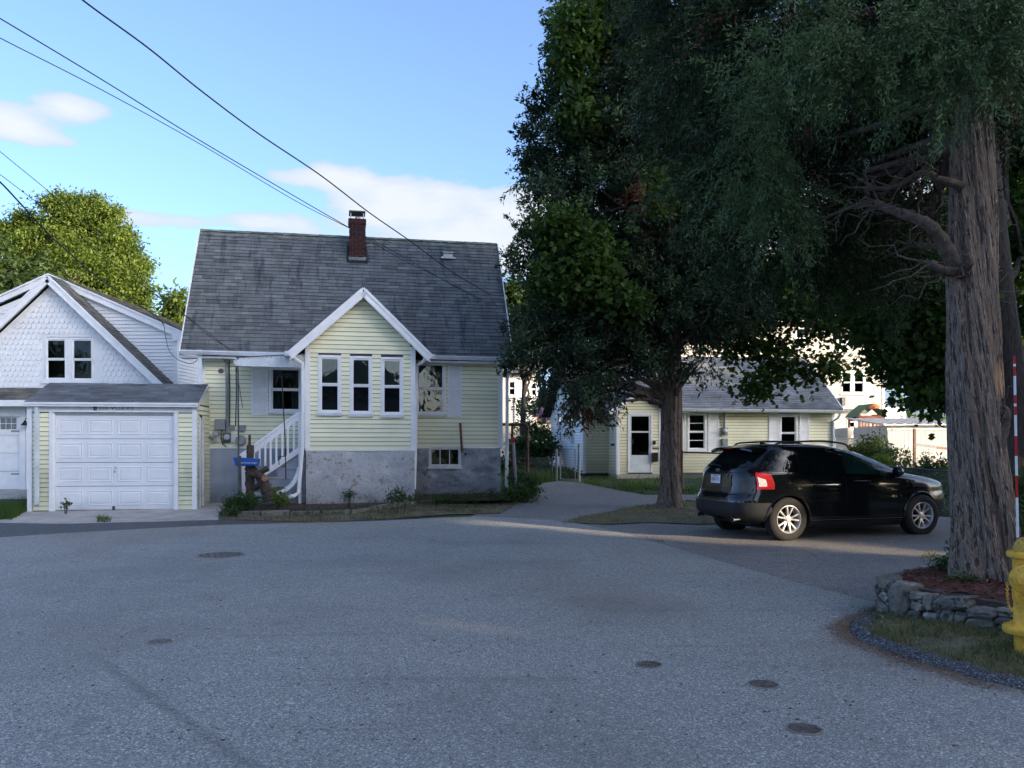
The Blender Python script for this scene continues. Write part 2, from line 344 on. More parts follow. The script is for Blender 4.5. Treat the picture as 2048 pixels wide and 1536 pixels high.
def siding(parent, x0, x1, z0, z1, expo, y, m, holes=(), clipf=None, axis='x', joined=False, proud=.026, sgn=-1):
    """clapboard courses, each an object; holes = (xa, xb, za, zb); clipf(z) -> x range under a gable; axis y lays them along a side wall"""
    n = max(1, round((z1 - z0) / expo)); e = (z1 - z0) / n; J = MB()
    for i in range(n):
        za, zb = z0 + i * e, z0 + (i + 1) * e
        segs = [(x0, x1)]
        for (ha, hb, hc, hd) in holes:
            if hc < zb - .01 and hd > za + .01:
                ns = []
                for (a, b) in segs:
                    if hb <= a or ha >= b: ns.append((a, b)); continue
                    if ha > a: ns.append((a, ha))
                    if hb < b: ns.append((hb, b))
                segs = ns
        tn = rnd.random(); cutm = []
        for (a, c) in segs:     # long courses are lapped from two or more boards
            if c - a > 2.6 and not clipf and not joined:
                x_ = a + rnd.uniform(.8, 2.4)
                while x_ < c - .5: cutm.append((a, x_ - .0015)); a = x_ + .0015; x_ += rnd.uniform(2.4, 3.6)
            cutm.append((a, c))
        for (a, c) in cutm:
            b = J if joined else MB(); b.tone = tn; zb = za + e - .010  # gap to the darker wall behind stands in for each course's shadow line
            a0, c0, a1, c1 = a, c, a, c
            if clipf:
                l0, r0 = clipf(za); l1, r1 = clipf(zb - .001); a0, c0, a1, c1 = max(a, l0), min(c, r0), max(a, l1), min(c, r1)
            if c0 - a0 < .015: continue
            if c1 < a1: a1 = c1 = (a1 + c1) / 2
            q = []
            for (xx, yy, zz) in ((a0, sgn * proud, za), (c0, sgn * proud, za), (c0, 0, za), (a0, 0, za), (a1, sgn * .003, zb), (c1, sgn * .003, zb), (c1, 0, zb), (a1, 0, zb)):
                q.append((xx, y + yy, zz) if axis == 'x' else (y + yy, xx, zz))
            b.hexa(q)
            if not joined: b.build('siding_board', m, parent)
    if joined: J.build('siding_boards', m, parent, kind='stuff')
def wall_holes(b, x0, x1, z0, z1, y0, y1, holes):
    xs = sorted({x0, x1, *[h[0] for h in holes], *[h[1] for h in holes]}); xs = [x for x in xs if x0 <= x <= x1]
    for a, c in zip(xs, xs[1:]):
        hs = sorted([h for h in holes if h[0] <= a + 1e-6 and h[1] >= c - 1e-6], key=lambda h: h[2]); z = z0
        for h in hs:
            if h[2] > z: b.box(a, c, y0, y1, z, h[2])
            z = h[3]
        if z1 > z: b.box(a, c, y0, y1, z, z1)
    return b
def window(parent, x0, x1, z0, z1, y, casing=.07, sill=True, blind=None, split=.5, m='white', axis='x', sgn=-1, curtain=False, bars=None, sash=.035):
    """double-hung window: casing frame, two sashes with panes, sill, blind; opening x0..x1, z0..z1 in the plane y"""
    def T(b):
        if axis == 'y': b.v = [(y + (v[1] - y) * 1, v[0], v[2]) if sgn < 0 else (y - (v[1] - y), v[0], v[2]) for v in b.v]
        return b
    b = MB(); c = casing; yo = y - .035
    for (a, d, e, f) in ((x0 - c, x0, z0 - c, z1 + c), (x1, x1 + c, z0 - c, z1 + c), (x0, x1, z1, z1 + c), (x0, x1, z0 - c, z0)): b.box(a, d, yo, y + .05, e, f)
    c2 = c * .45
    for (a, d, e, f) in ((x0 - c2, x0, z0 - c2, z1 + c2), (x1, x1 + c2, z0 - c2, z1 + c2), (x0, x1, z1, z1 + c2), (x0, x1, z0 - c2, z0)): b.box(a, d, yo - .012, yo, e, f)
    w = T(b).build('window', M[m], parent)
    zm = z0 + (z1 - z0) * split
    for (za, zb, dy) in ((zm, z1, .0), (z0, zm, .018)) if split else ((z0, z1, 0),):
        s_ = MB(); q = sash
        for (a, d, e, f) in ((x0, x0 + q, za, zb), (x1 - q, x1, za, zb), (x0 + q, x1 - q, zb - q, zb), (x0 + q, x1 - q, za, za + q)): s_.box(a, d, y - .02 + dy, y + .01 + dy, e, f)
        if bars:
            for k in range(1, bars[0]):
                xx = x0 + (x1 - x0) * k / bars[0]; s_.box(xx - .01, xx + .01, y - .018 + dy, y + .008 + dy, za + q, zb - q)
            for k in range(1, bars[1]):
                zz = za + (zb - za) * k / bars[1]; s_.box(x0 + q, x1 - q, y - .016 + dy, y + .006 + dy, zz - .01, zz + .01)
        T(s_).build('sash', M[m], w)
        T(MB().box(x0 + q, x1 - q, y - .006 + dy, y - .001 + dy, za + q, zb - q)).build('pane', M['glass'], w)
    if sill: T(MB().box(x0 - c - .02, x1 + c + .02, y - .075, y - .036, z0 - c - .045, z0 - c + .012)).build('sill', M['white2' if m == 'white' else m], w)
    if blind:
        bl = MB(); z = z1 - .02
        while z > z1 - (z1 - z0) * blind:
            bl.add([(x0 + .02, y + .075, z), (x1 - .02, y + .075, z), (x1 - .02, y + .095, z - .021), (x0 + .02, y + .095, z - .021)], [(0, 1, 2, 3)]); z -= .026
        T(bl).build('blind', M['blind'], w)
    if curtain:
        cu = MB(); n = 26
        for (xa, xb) in ((x0 + .01, x0 + (x1 - x0) * .36), (x1 - (x1 - x0) * .30, x1 - .01)):
            pts = [(xa + (xb - xa) * i / n, y + .12 + .018 * math.sin(i * 1.5)) for i in range(n + 1)]
            cu.add([(p[0], p[1], z0) for p in pts] + [(p[0], p[1], z1) for p in pts], [(i, i + 1, i + n + 2, i + n + 1) for i in range(n)])
        T(cu).build('curtain', M['curtain'], w)
    return w
def shutter(parent, x0, x1, z0, z1, y, m='white'):
    b = MB(); q = .045; yf = y - .03; zm = (z0 + z1) / 2
    b.box(x0, x1, yf + .02, y, z0, z1)
    for (a, d, e, f) in ((x0, x0 + q, z0, z1), (x1 - q, x1, z0, z1), (x0 + q, x1 - q, z1 - q, z1), (x0 + q, x1 - q, z0, z0 + q * 1.5), (x0 + q, x1 - q, zm - q / 2, zm + q / 2)): b.box(a, d, yf - .006, yf + .0195, e, f)
    o = b.build('shutter', M[m], parent)
    s_ = MB(); z = z0 + q * 1.7
    while z < z1 - q - .03:
        if abs(z + .012 - zm) > q: s_.hexa([(x0 + q, yf, z), (x1 - q, yf, z), (x1 - q, yf + .019, z + .004), (x0 + q, yf + .019, z + .004), (x0 + q, yf + .006, z + .026), (x1 - q, yf + .006, z + .026), (x1 - q, yf + .019, z + .03), (x0 + q, yf + .019, z + .03)])
        z += .034
    s_.build('louvres', M[m], o, kind='stuff')
    return o
def text(s, size, m, parent, loc, rot=(math.pi / 2, 0, 0), ext=.001, name='lettering', sx=1, align='CENTER'):
    c = bpy.data.curves.new(name, 'FONT'); c.body = s; c.size = size; c.extrude = ext; c.align_x = align; c.align_y = 'CENTER'; c.materials.append(m)
    t_ = bpy.data.objects.new(name, c); COL.objects.link(t_); bpy.context.view_layer.update(); me = bpy.data.meshes.new_from_object(t_.evaluated_get(bpy.context.evaluated_depsgraph_get())); bpy.data.objects.remove(t_); bpy.data.curves.remove(c)
    o = bpy.data.objects.new(name, me); COL.objects.link(o); o.parent = parent; o.location = loc; o.rotation_euler = rot; o.scale = (sx, 1, 1)
    return o

# ================================================================ GROUND, ROADS
# asphalt: exposed aggregate, worn patches, stains
def asphalt(name, base, light, grain, warm=(.22, .16, .12), seed=0, streak=None, rough=.68, scar=None):
    m = bpy.data.materials.new(name); m.use_nodes = True; t = m.node_tree; L = t.links.new; b = t.nodes['Principled BSDF']
    def N(ty, **k):
        n = t.nodes.new(ty)
        for a, v in k.items(): setattr(n, a, v)
        return n
    c = N('ShaderNodeTexCoord'); mp = N('ShaderNodeMapping'); mp.inputs['Location'].default_value = (seed, seed, 0); L(c.outputs['Object'], mp.inputs[0])
    def noise(s, d=5, st=None):
        n = N('ShaderNodeTexNoise'); n.inputs['Scale'].default_value = s; n.inputs['Detail'].default_value = d; n.inputs['Roughness'].default_value = .6
        if st:
            q = N('ShaderNodeMapping'); q.inputs['Scale'].default_value = st[:3]; q.inputs['Rotation'].default_value = (0, 0, st[3]); L(mp.outputs[0], q.inputs[0]); L(q.outputs[0], n.inputs[0])
        else: L(mp.outputs[0], n.inputs[0])
        return n.outputs[0]
    def rng(v, a, z, lo=0, hi=1, sm=True):
        r = N('ShaderNodeMapRange')
        if sm: r.interpolation_type = 'SMOOTHSTEP'
        L(v, r.inputs[0])
        for i, q in zip((1, 2, 3, 4), (a, z, lo, hi)): r.inputs[i].default_value = q
        return r.outputs[0]
    def mix(f, a, z, bt='MIX'):
        x = N('ShaderNodeMix', data_type='RGBA', blend_type=bt); L(f, x.inputs[0])
        for i, v in ((6, a), (7, z)):
            if isinstance(v, tuple): x.inputs[i].default_value = (*v, 1)
            else: L(v, x.inputs[i])
        return x.outputs[2]
    vo = N('ShaderNodeTexVoronoi'); vo.inputs['Scale'].default_value = grain; L(mp.outputs[0], vo.inputs[0])
    vs = N('ShaderNodeSeparateColor'); L(vo.outputs['Color'], vs.inputs[0])
    st = rng(vs.outputs[0], .50, .98)                       # which stones are pale
    out = mix(st, base, light)
    v2 = N('ShaderNodeTexVoronoi'); v2.inputs['Scale'].default_value = grain * .55; L(mp.outputs[0], v2.inputs[0]); s2 = N('ShaderNodeSeparateColor'); L(v2.outputs['Color'], s2.inputs[0])
    out = mix(rng(s2.outputs[1], .86, .93, 0, .75), out, tuple(min(1, v * 1.45) for v in light))
    out = mix(rng(s2.outputs[2], .80, .88, 0, .7), out, tuple(v * .35 for v in base))
    out = mix(rng(noise(.33, 4), .42, .66, 0, .34), out, tuple(v * .62 for v in base))
    out = mix(rng(noise(.16, 3), .50, .72, 0, .55), out, warm)
    out = mix(rng(noise(1.7, 7), .60, .72, 0, .35), out, tuple(v * .5 for v in base))
    if streak: out = mix(rng(noise(1.0, 5, streak), .58, .70, 0, .22), out, tuple(v * .5 for v in base))
    if scar:   # long soft dark scuff worn across the road
        sp_ = N('ShaderNodeSeparateXYZ'); L(c.outputs['Object'], sp_.inputs[0]); (ax_, ay_), (bx_, by_) = scar; dl_ = math.hypot(bx_ - ax_, by_ - ay_); nx_, ny_ = (by_ - ay_) / dl_, -(bx_ - ax_) / dl_
        def mm(op, a, bb):
            q = N('ShaderNodeMath', operation=op)
            for i, v in enumerate((a, bb)):
                if isinstance(v, (int, float)): q.inputs[i].default_value = v
                else: L(v, q.inputs[i])
            return q.outputs[0]
        dd = mm('ABSOLUTE', mm('ADD', mm('ADD', mm('MULTIPLY', sp_.outputs[0], nx_), mm('MULTIPLY', sp_.outputs[1], ny_)), -(ax_ * nx_ + ay_ * ny_)), 0)
        ww = mm('ADD', dd, mm('MULTIPLY', mm('SUBTRACT', noise(3, 4), .5), .08))
        al = rng(sp_.outputs[1], ay_ - .2, ay_ + 1.2, 1, 0)
        out = mix(mm('MULTIPLY', rng(ww, .0, .075, .42, 0), al), out, tuple(v * .45 for v in base))
    # hairline cracks
    wv = N('ShaderNodeTexVoronoi', feature='DISTANCE_TO_EDGE'); wv.inputs['Scale'].default_value = .55
    nn = N('ShaderNodeTexNoise'); nn.inputs['Scale'].default_value = 1.6; nn.inputs['Detail'].default_value = 6; L(mp.outputs[0], nn.inputs[0])
    ad = N('ShaderNodeMix', data_type='VECTOR'); ad.inputs[0].default_value = .16; L(mp.outputs[0], ad.inputs[4]); L(nn.outputs['Color'], ad.inputs[5]); L(ad.outputs[1], wv.inputs[0])
    out = mix(rng(wv.outputs['Distance'], .0006, .0035, (0 if name == 'road_asphalt' else .75), 0), out, tuple(v * .3 for v in base))
    L(out, b.inputs['Base Color']); b.inputs['Roughness'].default_value = rough; b.inputs['Specular IOR Level'].default_value = .5
    bp = N('ShaderNodeBump'); bp.inputs['Distance'].default_value = .006; bp.inputs['Strength'].default_value = .8; L(vo.outputs['Distance'], bp.inputs['Height']); L(bp.outputs[0], b.inputs['Normal'])
    return m
M['road'] = asphalt('road_asphalt', (.235, .230, .208), (.50, .49, .455), 170, streak=(.25, 3, 1, .95), scar=(gp(250, 1360), gp(500, 1536)))
M['oldroad'] = asphalt('old_driveway_asphalt', (.165, .155, .143), (.33, .31, .29), 120, warm=(.20, .16, .125), seed=13)
M['darkroad'] = asphalt('dark_patch_asphalt', (.065, .066, .07), (.14, .14, .145), 110, warm=(.10, .08, .07), seed=29)
M['berm'] = asphalt('kerb_asphalt', (.032, .033, .037), (.20, .20, .20), 140, warm=(.06, .055, .05), seed=5)

# one terrain sheet to the horizon; its rows sit on the terrain's knots
def terrain():
    ys = [-900, -300, -60] + list(np.arange(-50, 12, 6)) + list(np.arange(12, 34.1, .5)) + [36, 40, 50, 70, 110, 200, 500, 1500]
    xs = [-1500, -400, -120, -60] + list(np.arange(-40, 41, 4)) + [60, 120, 400, 1500]
    b = MB(); n = len(xs); b.add([(x, y, H(min(max(y, -60), 200)) - .012) for y in ys for x in xs], [(j * n + i, j * n + i + 1, (j + 1) * n + i + 1, (j + 1) * n + i) for j in range(len(ys) - 1) for i in range(n - 1)])
    return b.build('ground', M['earth'], kind='structure')
terrain()
G = lambda *pp: [gp(*p) for p in pp]
drive = G((930, 1040), (1000, 1003), (1060, 975), (1085, 966), (1118, 962), (1165, 966), (1225, 978), (1290, 990), (1420, 989)) + [(6.2, 18.6), (9.9, 17.9), (10.2, 14), (7.9, 9.6), (5.6, 8.9), (3.9, 9.0), (3.55, 8.1), (3.0, 7.6), (0, 11), (-3, 15)]
tri_sheet('driveway', drive, .002, M['oldroad'])
apron = G((-60, 1049), (0, 1047), (120, 1049), (445, 1041), (470, 1000)) + [(-6.6, 20.9), (-12.6, 19.6), (-14, 19.0)]
tri_sheet('concrete_apron', apron, .001, M['concrete'])
tri_sheet('neighbour_driveway', [(-18, 21.6), (-12.2, 21.6), (-12.2, 26), (-18, 26)], .003, M['concrete'])
strip = [(-60, 17.6)] + G((-80, 1048), (0, 1046), (120, 1048), (300, 1044), (440, 1040), (640, 1043), (760, 1040), (900, 1034)) + G((900, 1062), (600, 1072), (0, 1100)) + [(-60, 15.5)]
tri_sheet('road_edge_strip', strip, .006, M['darkroad'])
back = G((-300, 1084), (-60, 1079), (0, 1076), (120, 1068), (300, 1058), (440, 1051), (640, 1046), (760, 1043), (900, 1036), (950, 1034), (1010, 1036), (1100, 1041), (1170, 1050), (1250, 1068), (1330, 1091), (1450, 1127), (1600, 1169), (1750, 1206), (1800, 1216), (1740, 1232), (1700, 1246), (1692, 1262), (1715, 1284), (1800, 1318), (1900, 1347), (2048, 1385))
road = [(-60, 14.0)] + back + [(4.6, 4.6), (9, 1.0), (24, -8), (24, -60), (-60, -60)]
tri_sheet('road', road, .012, M['road'])
# tyre-scar and utility trench lines sealed into the road
def ribbon(name, pts, w, off, m, kind='structure'):
    b = MB(); P = [Vector((*p, H(p[1]) + off)) for p in pts]
    for a, c in zip(P, P[1:]):
        d = (c - a); s_ = Vector((-d.y, d.x, 0)).normalized() * w / 2
        b.add([a - s_, c - s_, c + s_, a + s_], [(0, 1, 2, 3)])
    return b.build(name, m, kind=kind)

# verge with the asphalt berm at the right
vk = G((1800, 1216), (1745, 1230), (1706, 1246), (1698, 1262), (1722, 1284), (1805, 1317), (1903, 1345), (2048, 1382)) + [(4.9, 4.75), (6.6, 3.3)]
cx_, cy_ = 6.5, 8.5
def smooth(P, n=6):
    out = []
    for i in range(len(P) - 1):
        p0, p1, p2, p3 = (np.array(P[max(0, min(len(P) - 1, i + k))]) for k in (-1, 0, 1, 2))
        for j in range(n):
            t = j / n; out.append(tuple(.5 * ((2 * p1) + (p2 - p0) * t + (2 * p0 - 5 * p1 + 4 * p2 - p3) * t * t + (3 * p1 - p0 - 3 * p2 + p3) * t ** 3)))
    out.append(tuple(P[-1])); return out
vks = smooth(vk, 16)
def berm():
    b = MB(); rings = []
    for i, p in enumerate(vks):
        q = vks[min(i + 1, len(vks) - 1)]; o = vks[max(i - 1, 0)]; d = Vector((q[0] - o[0], q[1] - o[1], 0)).normalized(); s_ = Vector((-d.y, d.x, 0))
        if s_.dot(Vector((cx_ - p[0], cy_ - p[1], 0))) < 0: s_ = -s_
        k = min(1, i / 22) ; w = .06 + .13 * k; h = .018 + .05 * k
        rings.append([Vector((p[0], p[1], H(p[1]) - .01)) + s_ * (w * a + rnd.uniform(-.012, .012)) + Vector((0, 0, h * z + rnd.uniform(-.008, .008))) for a, z in ((-.05, 0), (.12, .55), (.4, 1), (.75, 1.05), (1.05, .75), (1.2, -.3))])
    n = 6; b.add([v for r in rings for v in r], [(i * n + j, i * n + j + 1, (i + 1) * n + j + 1, (i + 1) * n + j) for i in range(len(rings) - 1) for j in range(n - 1)])
    return b.build('kerb', M['berm'], smooth=True, kind='structure')
berm()
def vz(x, y):   # verge height: from the berm up to the stone wall
    d = min(math.hypot(x - p[0], y - p[1]) for p in vks[::4]); return .02 + .11 * (1 - math.exp(-d * 1.6))
inner = []
for i, p in enumerate(vks):
    d = Vector((cx_ - p[0], cy_ - p[1])).normalized() * .12; inner.append((p[0] + d.x, p[1] + d.y))
verge = inner[4:] + [(9, 4.5), (9, 9), (5.2, 9.2), (4.2, 8.9)]
def grid_sheet(name, poly, zf, m, st=.1, kind='structure'):
    xs = [p[0] for p in poly]; ys = [p[1] for p in poly]; b = MB(); idx = {}
    gx = np.arange(min(xs), max(xs) + st, st); gy = np.arange(min(ys), max(ys) + st, st)
    def v(i, j):
        if (i, j) not in idx: idx[(i, j)] = len(b.v); b.v.append((gx[i], gy[j], zf(gx[i], gy[j])))
        return idx[(i, j)]
    for i in range(len(gx) - 1):
        for j in range(len(gy) - 1):
            if inpoly(gx[i] + st / 2, gy[j] + st / 2, poly): b.f.append((v(i, j), v(i + 1, j), v(i + 1, j + 1), v(i, j + 1))); b.t.append(.5); b.m.append(0)
    return b.build(name, m, kind=kind, smooth=True)
def inpoly(x, y, P):
    c = False; j = len(P) - 1
    for i in range(len(P)):
        if (P[i][1] > y) != (P[j][1] > y) and x < (P[j][0] - P[i][0]) * (y - P[i][1]) / (P[j][1] - P[i][1]) + P[i][0]: c = not c
        j = i
    return c
grid_sheet('verge', verge, lambda x, y: vz(x, y) - .005, M['dryearth'], .09)
# raised bed behind the dry-stone wall
wall_line = smooth([(4.35, 9.0), (3.98, 8.75), (3.72, 8.35), (3.70, 7.95), (3.86, 7.55), (4.06, 7.15), (4.30, 6.8), (4.75, 6.3), (5.4, 5.6), (6.4, 4.9)], 8)
bed = [(p[0] + .10, p[1] + .02) for p in wall_line] + [(9, 5), (9.5, 13.0), (7.4, 13.2), (6.0, 10.8), (5.15, 9.4)]
BEDZ = .37
def bz(x, y):
    d = min(math.hypot(x - p[0], y - p[1]) for p in wall_line[::3]); return min(BEDZ, .33 + .1 * d) + .02 * math.sin(x * 7) * math.cos(y * 6)
grid_sheet('mulch_bed', bed, lambda x, y: bz(x, y) if y < 11 else max(.05, bz(x, y) - (y - 11) * .15), M['redmulch'], .12)
# planting bed before the house, with its edging
HB = [gp(438, 1034), gp(505, 1024, .1), gp(600, 1022, .1), gp(700, 1018, .12), gp(765, 1009, .12), gp(825, 1001, .12), gp(870, 999, .12), gp(960, 1001, .1), gp(1030, 1000, .1)]
house_bed = HB + [(.1, 20.5), (-.2, 23.5), (-4, 22.5), gp(474, 990, .1), gp(462, 1004, .1)]
tri_sheet('planting_bed', house_bed, .10, M['soil'])
low = G((436, 1040), (640, 1046), (760, 1040), (900, 1030), (1000, 1028), (1030, 1010)) + [HB[i] for i in range(8, -1, -1)]
tri_sheet('weedy_strip', low, .016, M['dryearth'])
def edging():
    pts = smooth(HB[:7], 5)
    for i in range(0, len(pts) - 1, 3):
        a, c = pts[i], pts[min(i + 3, len(pts) - 1)]
        if a == c: continue
        b = MB(); b.tone = rnd.random(); za, zc = H(a[1]), H(c[1]); d = Vector((c[0] - a[0], c[1] - a[1], 0)); s_ = Vector((-d.y, d.x, 0)).normalized() * .055; g = d * .012
        A, C = Vector((*a, 0)) + g, Vector((*c, 0)) - g; j = rnd.uniform(-.015, .015)
        b.hexa([A - s_ + Vector((0, 0, za - .05)), C - s_ + Vector((0, 0, zc - .05)), C + s_ + Vector((0, 0, zc - .05)), A + s_ + Vector((0, 0, za - .05)), A - s_ + Vector((0, 0, za + .11 + j)), C - s_ + Vector((0, 0, zc + .12 + j)), C + s_ + Vector((0, 0, zc + .12 + j)), A + s_ + Vector((0, 0, za + .11 + j))])
        o = b.build('edging_stone', M['edging'], kerb_root, bevel=.02)
kerb_root = thing('bed_edging', 'low concrete edging kerb curving round the mulch bed before the yellow house', 'garden edging', (0, 0, 0))
edging()
isl = G((1120, 1046), (1180, 1032), (1240, 1020), (1300, 1010), (1345, 1003), (1400, 1006), (1440, 1012), (1475, 1030), (1480, 1048), (1400, 1050), (1300, 1046), (1220, 1050))
tri_sheet('tree_island', isl, .020, M['dryearth'])
lawn = G((1165, 965), (1225, 977), (1290, 989), (1420, 988)) + [(9.5, 19.6), (16, 19), (16, 60), (-3, 60), (-1, 25)] + G((1040, 975), (1085, 965), (1118, 961))
tri_sheet('lawn', lawn, -.004, M['earth'])
sidelawn = [(-30, 18.2)] + G((-20, 1040), (20, 1038), (56, 1022)) + [(-10.9, 21.4), (-30, 21.4)]
tri_sheet('side_verge', sidelawn, .010, M['earth'])

M['rim_iron'] = mat('worn_iron_rim', (.27, .245, .22), .6, (20, .3), metal=.2)
M['castiron'] = mat('cast_iron', (.15, .13, .112), .6, (20, .4), bump=(80, .003), metal=.3, spots=[(12, .6, (.12, .115, .11), .1)])
def cover(px, py, r, label, rings=2, group='small round utility covers'):
    x, y = gp(px, py); z = H(y) + .012
    o = thing('manhole_cover', label, 'manhole cover', (x, y, z), rnd.random() * 3, group)
    b = MB(); b.lathe([(r, -.02), (r, .006), (r * .9, .008), (r * .9, -.004), (0.001, -.004)], n=36); b.build('frame', M['rim_iron'], o)
    l = MB(); l.lathe([(r * .87, -.02), (r * .87, .003), (.001, .003)], n=32); l.build('lid', M['castiron'], o)
    d = MB()
    for k in range(-3, 4):
        for j in range(-3, 4):
            if math.hypot(k, j) * .24 < .78: d.box((k * .24 - .07) * r, (k * .24 + .07) * r, (j * .24 - .03) * r, (j * .24 + .03) * r, .003, .007)
    d.build('tread', M['castiron'], o, kind='stuff')
cover(442, 1112, .37, 'large manhole cover in the road before the garage', group='manhole covers')
cover(1298, 1333, .105, 'small round cover nearest the middle of the road, leftmost of the row of three')
cover(1527, 1373, .110, 'dark brown small road cover, middle of the row of three')
cover(1609, 1463, .105, 'small ribbed road cover nearest the camera at the bottom')
cover(320, 1287, .10, 'faint small cover worn into the road on the left')
# bits of litter on the road
def bit(px, py, s, col, label):
    x, y = gp(px, py); b = MB(); b.zprism([(math.cos(a) * s * rnd.uniform(.6, 1.2), math.sin(a) * s * .6 * rnd.uniform(.6, 1.2)) for a in np.linspace(0, 6.28, 7)[:-1]], 0, s * .15)
    o = b.build('pebble', col); o.location = (x, y, H(y) + .014); tag(o, label, 'road litter')
M['chip'] = mat('pale_chip', (.5, .47, .42), .8)
bit(580, 1412, .035, M['chip'], 'pale flat chip lying alone on the lower left of the road')
bit(1670, 1237, .03, M['chip'], 'small white stone at the driveway edge near the asphalt kerb')
bit(232, 1008, .0, M['chip'], 'x') if False else None
dl = MB()
for k in range(700):
    px, py = rnd.uniform(20, 2000), rnd.uniform(1060, 1500); x, y = gp(px, py); s = rnd.uniform(.006, .017); a = rnd.random() * 6; z = H(y) + .014
    dl.tone = rnd.random(); dl.add([(x + s * math.cos(a + q), y + s * .6 * math.sin(a + q), z + (.006 if q > 3 else 0)) for q in (0, 1.6, 3.1, 4.7)], [(0, 1, 2, 3)])
o = dl.build('road_debris', mat('leaf_bits', (.17, .13, .09), .9, (30, .6), tone=.6), kind='stuff'); o['label'] = 'scattered leaf bits on the asphalt road'; o['category'] = 'leaf litter'

# ================================================================ STONE WALL
sw = thing('stone_wall', 'low dry-stone retaining wall holding the red mulch round the big cedar', 'stone wall', (0, 0, 0))
def stone(c, sx, sy, sz, ang, seed):
    r2 = random.Random(seed); b = MB(); b.tone = r2.random(); n = 10; rings = []; e = r2.uniform(.22, .5)
    for k, (zz, q) in enumerate(((-.5, .74), (-.42, .93), (-.15, 1.02), (.15, 1.03), (.42, .92), (.5, .72))):
        for j, a in enumerate(np.arange(n) * 2 * math.pi / n + .3):
            g = 1 + r2.uniform(-.15, .13); rings.append(Vector((math.copysign(abs(math.cos(a)) ** e, math.cos(a)) * sx / 2 * q * g, math.copysign(abs(math.sin(a)) ** e, math.sin(a)) * sy / 2 * q * g, zz * sz + r2.uniform(-.05, .05) * sz)))
    b.add(rings, [(i * n + j, i * n + (j + 1) % n, (i + 1) * n + (j + 1) % n, (i + 1) * n + j) for i in range(5) for j in range(n)] + [tuple(range(n - 1, -1, -1)), tuple(range(5 * n, 6 * n))])
    mt = Matrix.Translation(c) @ Matrix.Rotation(ang, 4, 'Z') @ Matrix.Rotation(r2.uniform(-.22, .22), 4, 'Y'); b.v = [tuple(mt @ Vector(v)) for v in b.v]
    return b.build('stone', M['stone'], sw)
def lay_wall():
    L = [0]
    for a, c in zip(wall_line, wall_line[1:]): L.append(L[-1] + math.hypot(c[0] - a[0], c[1] - a[1]))
    def at(s):
        i = min(np.searchsorted(L, s), len(L) - 1); i = max(1, i); t = (s - L[i - 1]) / max(1e-6, L[i] - L[i - 1]); a, c = wall_line[i - 1], wall_line[i]
        return a[0] + (c[0] - a[0]) * t, a[1] + (c[1] - a[1]) * t, math.atan2(c[1] - a[1], c[0] - a[0])
    r2 = random.Random(3); k = 0
    s = 0
    while s < L[-1] - .3:      # stones of uneven size, one tall or two or three courses
        w = r2.uniform(.14, .32); x, y, a = at(s + w / 2); z0 = vz(x, y) - .03; z1 = BEDZ + r2.uniform(-.09, .0); h = z1 - z0; mode = r2.random()
        if mode < .22: parts = [(0, 1)]
        elif mode < .68: q = r2.uniform(.34, .66); parts = [(0, q), (q, 1)]
        else: q = r2.uniform(.3, .38); parts = [(0, q), (q, q * 1.9), (q * 1.9, 1)]
        for (p0, p1) in parts:
            ww = w if len(parts) == 1 or r2.random() < .6 else w * .5
            for e in ([0] if ww == w else [-.25, .25]):
                xx, yy, aa = at(s + w / 2 + e * w)
                stone(Vector((xx, yy, z0 + h * (p0 + p1) / 2)), ww * 1.0, r2.uniform(.22, .30), h * (p1 - p0) * .99, aa + r2.uniform(-.12, .12), k); k += 1
        s += w * .98
    core = MB()
    for i in range(len(wall_line) - 1):
        a, c = wall_line[i], wall_line[i + 1]; core.beam((a[0] + .06, a[1] + .03, .18), (c[0] + .06, c[1] + .03, .18), .12, .30)
    core.build('packing', M['soil'], sw)
lay_wall()

# ================================================================ MAIN HOUSE
FH = Frame(-7.58, 20.72, .2)
FH.o.z = 0
house = thing('yellow_house', 'pale yellow cottage house with steep grey shingle roof, brick chimney and gabled front bay', 'house', (FH.o.x, FH.o.y, 0), FH.th)
WZ0, EZ, RZ, HW, RY = 1.60, 3.91, 7.47, 7.46, 2.38
def LW(px, py, y): return FH.L(px, py, y)
def rect(px0, py0, px1, py1, y, fr=FH):
    a = fr.L(px0, py0, y); c = fr.L(px1, py1, y); return a[0], c[0], c[1], a[1]
YB = -1.7       # bay front plane
bx0, bx1 = FH.L(612, 800, YB)[0], FH.L(829, 800, YB)[0]
ROOF_S = (RZ - EZ) / (RY + .35)
# --- openings (surveyed from the photo)
wl = rect(543, 737, 600, 821, 0); wr = rect(835, 728, 887, 826, 0)
bw = [rect(641, 715, 678, 823, YB), rect(704, 717, 740, 825, YB), rect(766, 719, 802, 827, YB)]
bsm = rect(861, 898, 918, 930, -.0)
def wallset(parent, name, x0, x1, z0, z1, holes, y, extra=None):
    b = MB(); wall_holes(b, x0, x1, z0, z1, y + .012, y + .14, holes)
    if extra: extra(b)
    return b.build(name, M['dark_room'], parent)
H2 = lambda w, c=.0: (w[0] - c, w[1] + c, w[2] - c, w[3] + c)
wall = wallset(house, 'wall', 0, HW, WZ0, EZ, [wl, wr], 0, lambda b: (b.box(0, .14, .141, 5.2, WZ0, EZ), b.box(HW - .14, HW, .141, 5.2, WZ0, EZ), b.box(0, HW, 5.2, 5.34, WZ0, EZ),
    b.prism([(.002, EZ + .001), (.0021, EZ + .002), (.14, EZ + .002)], .2, .21)))
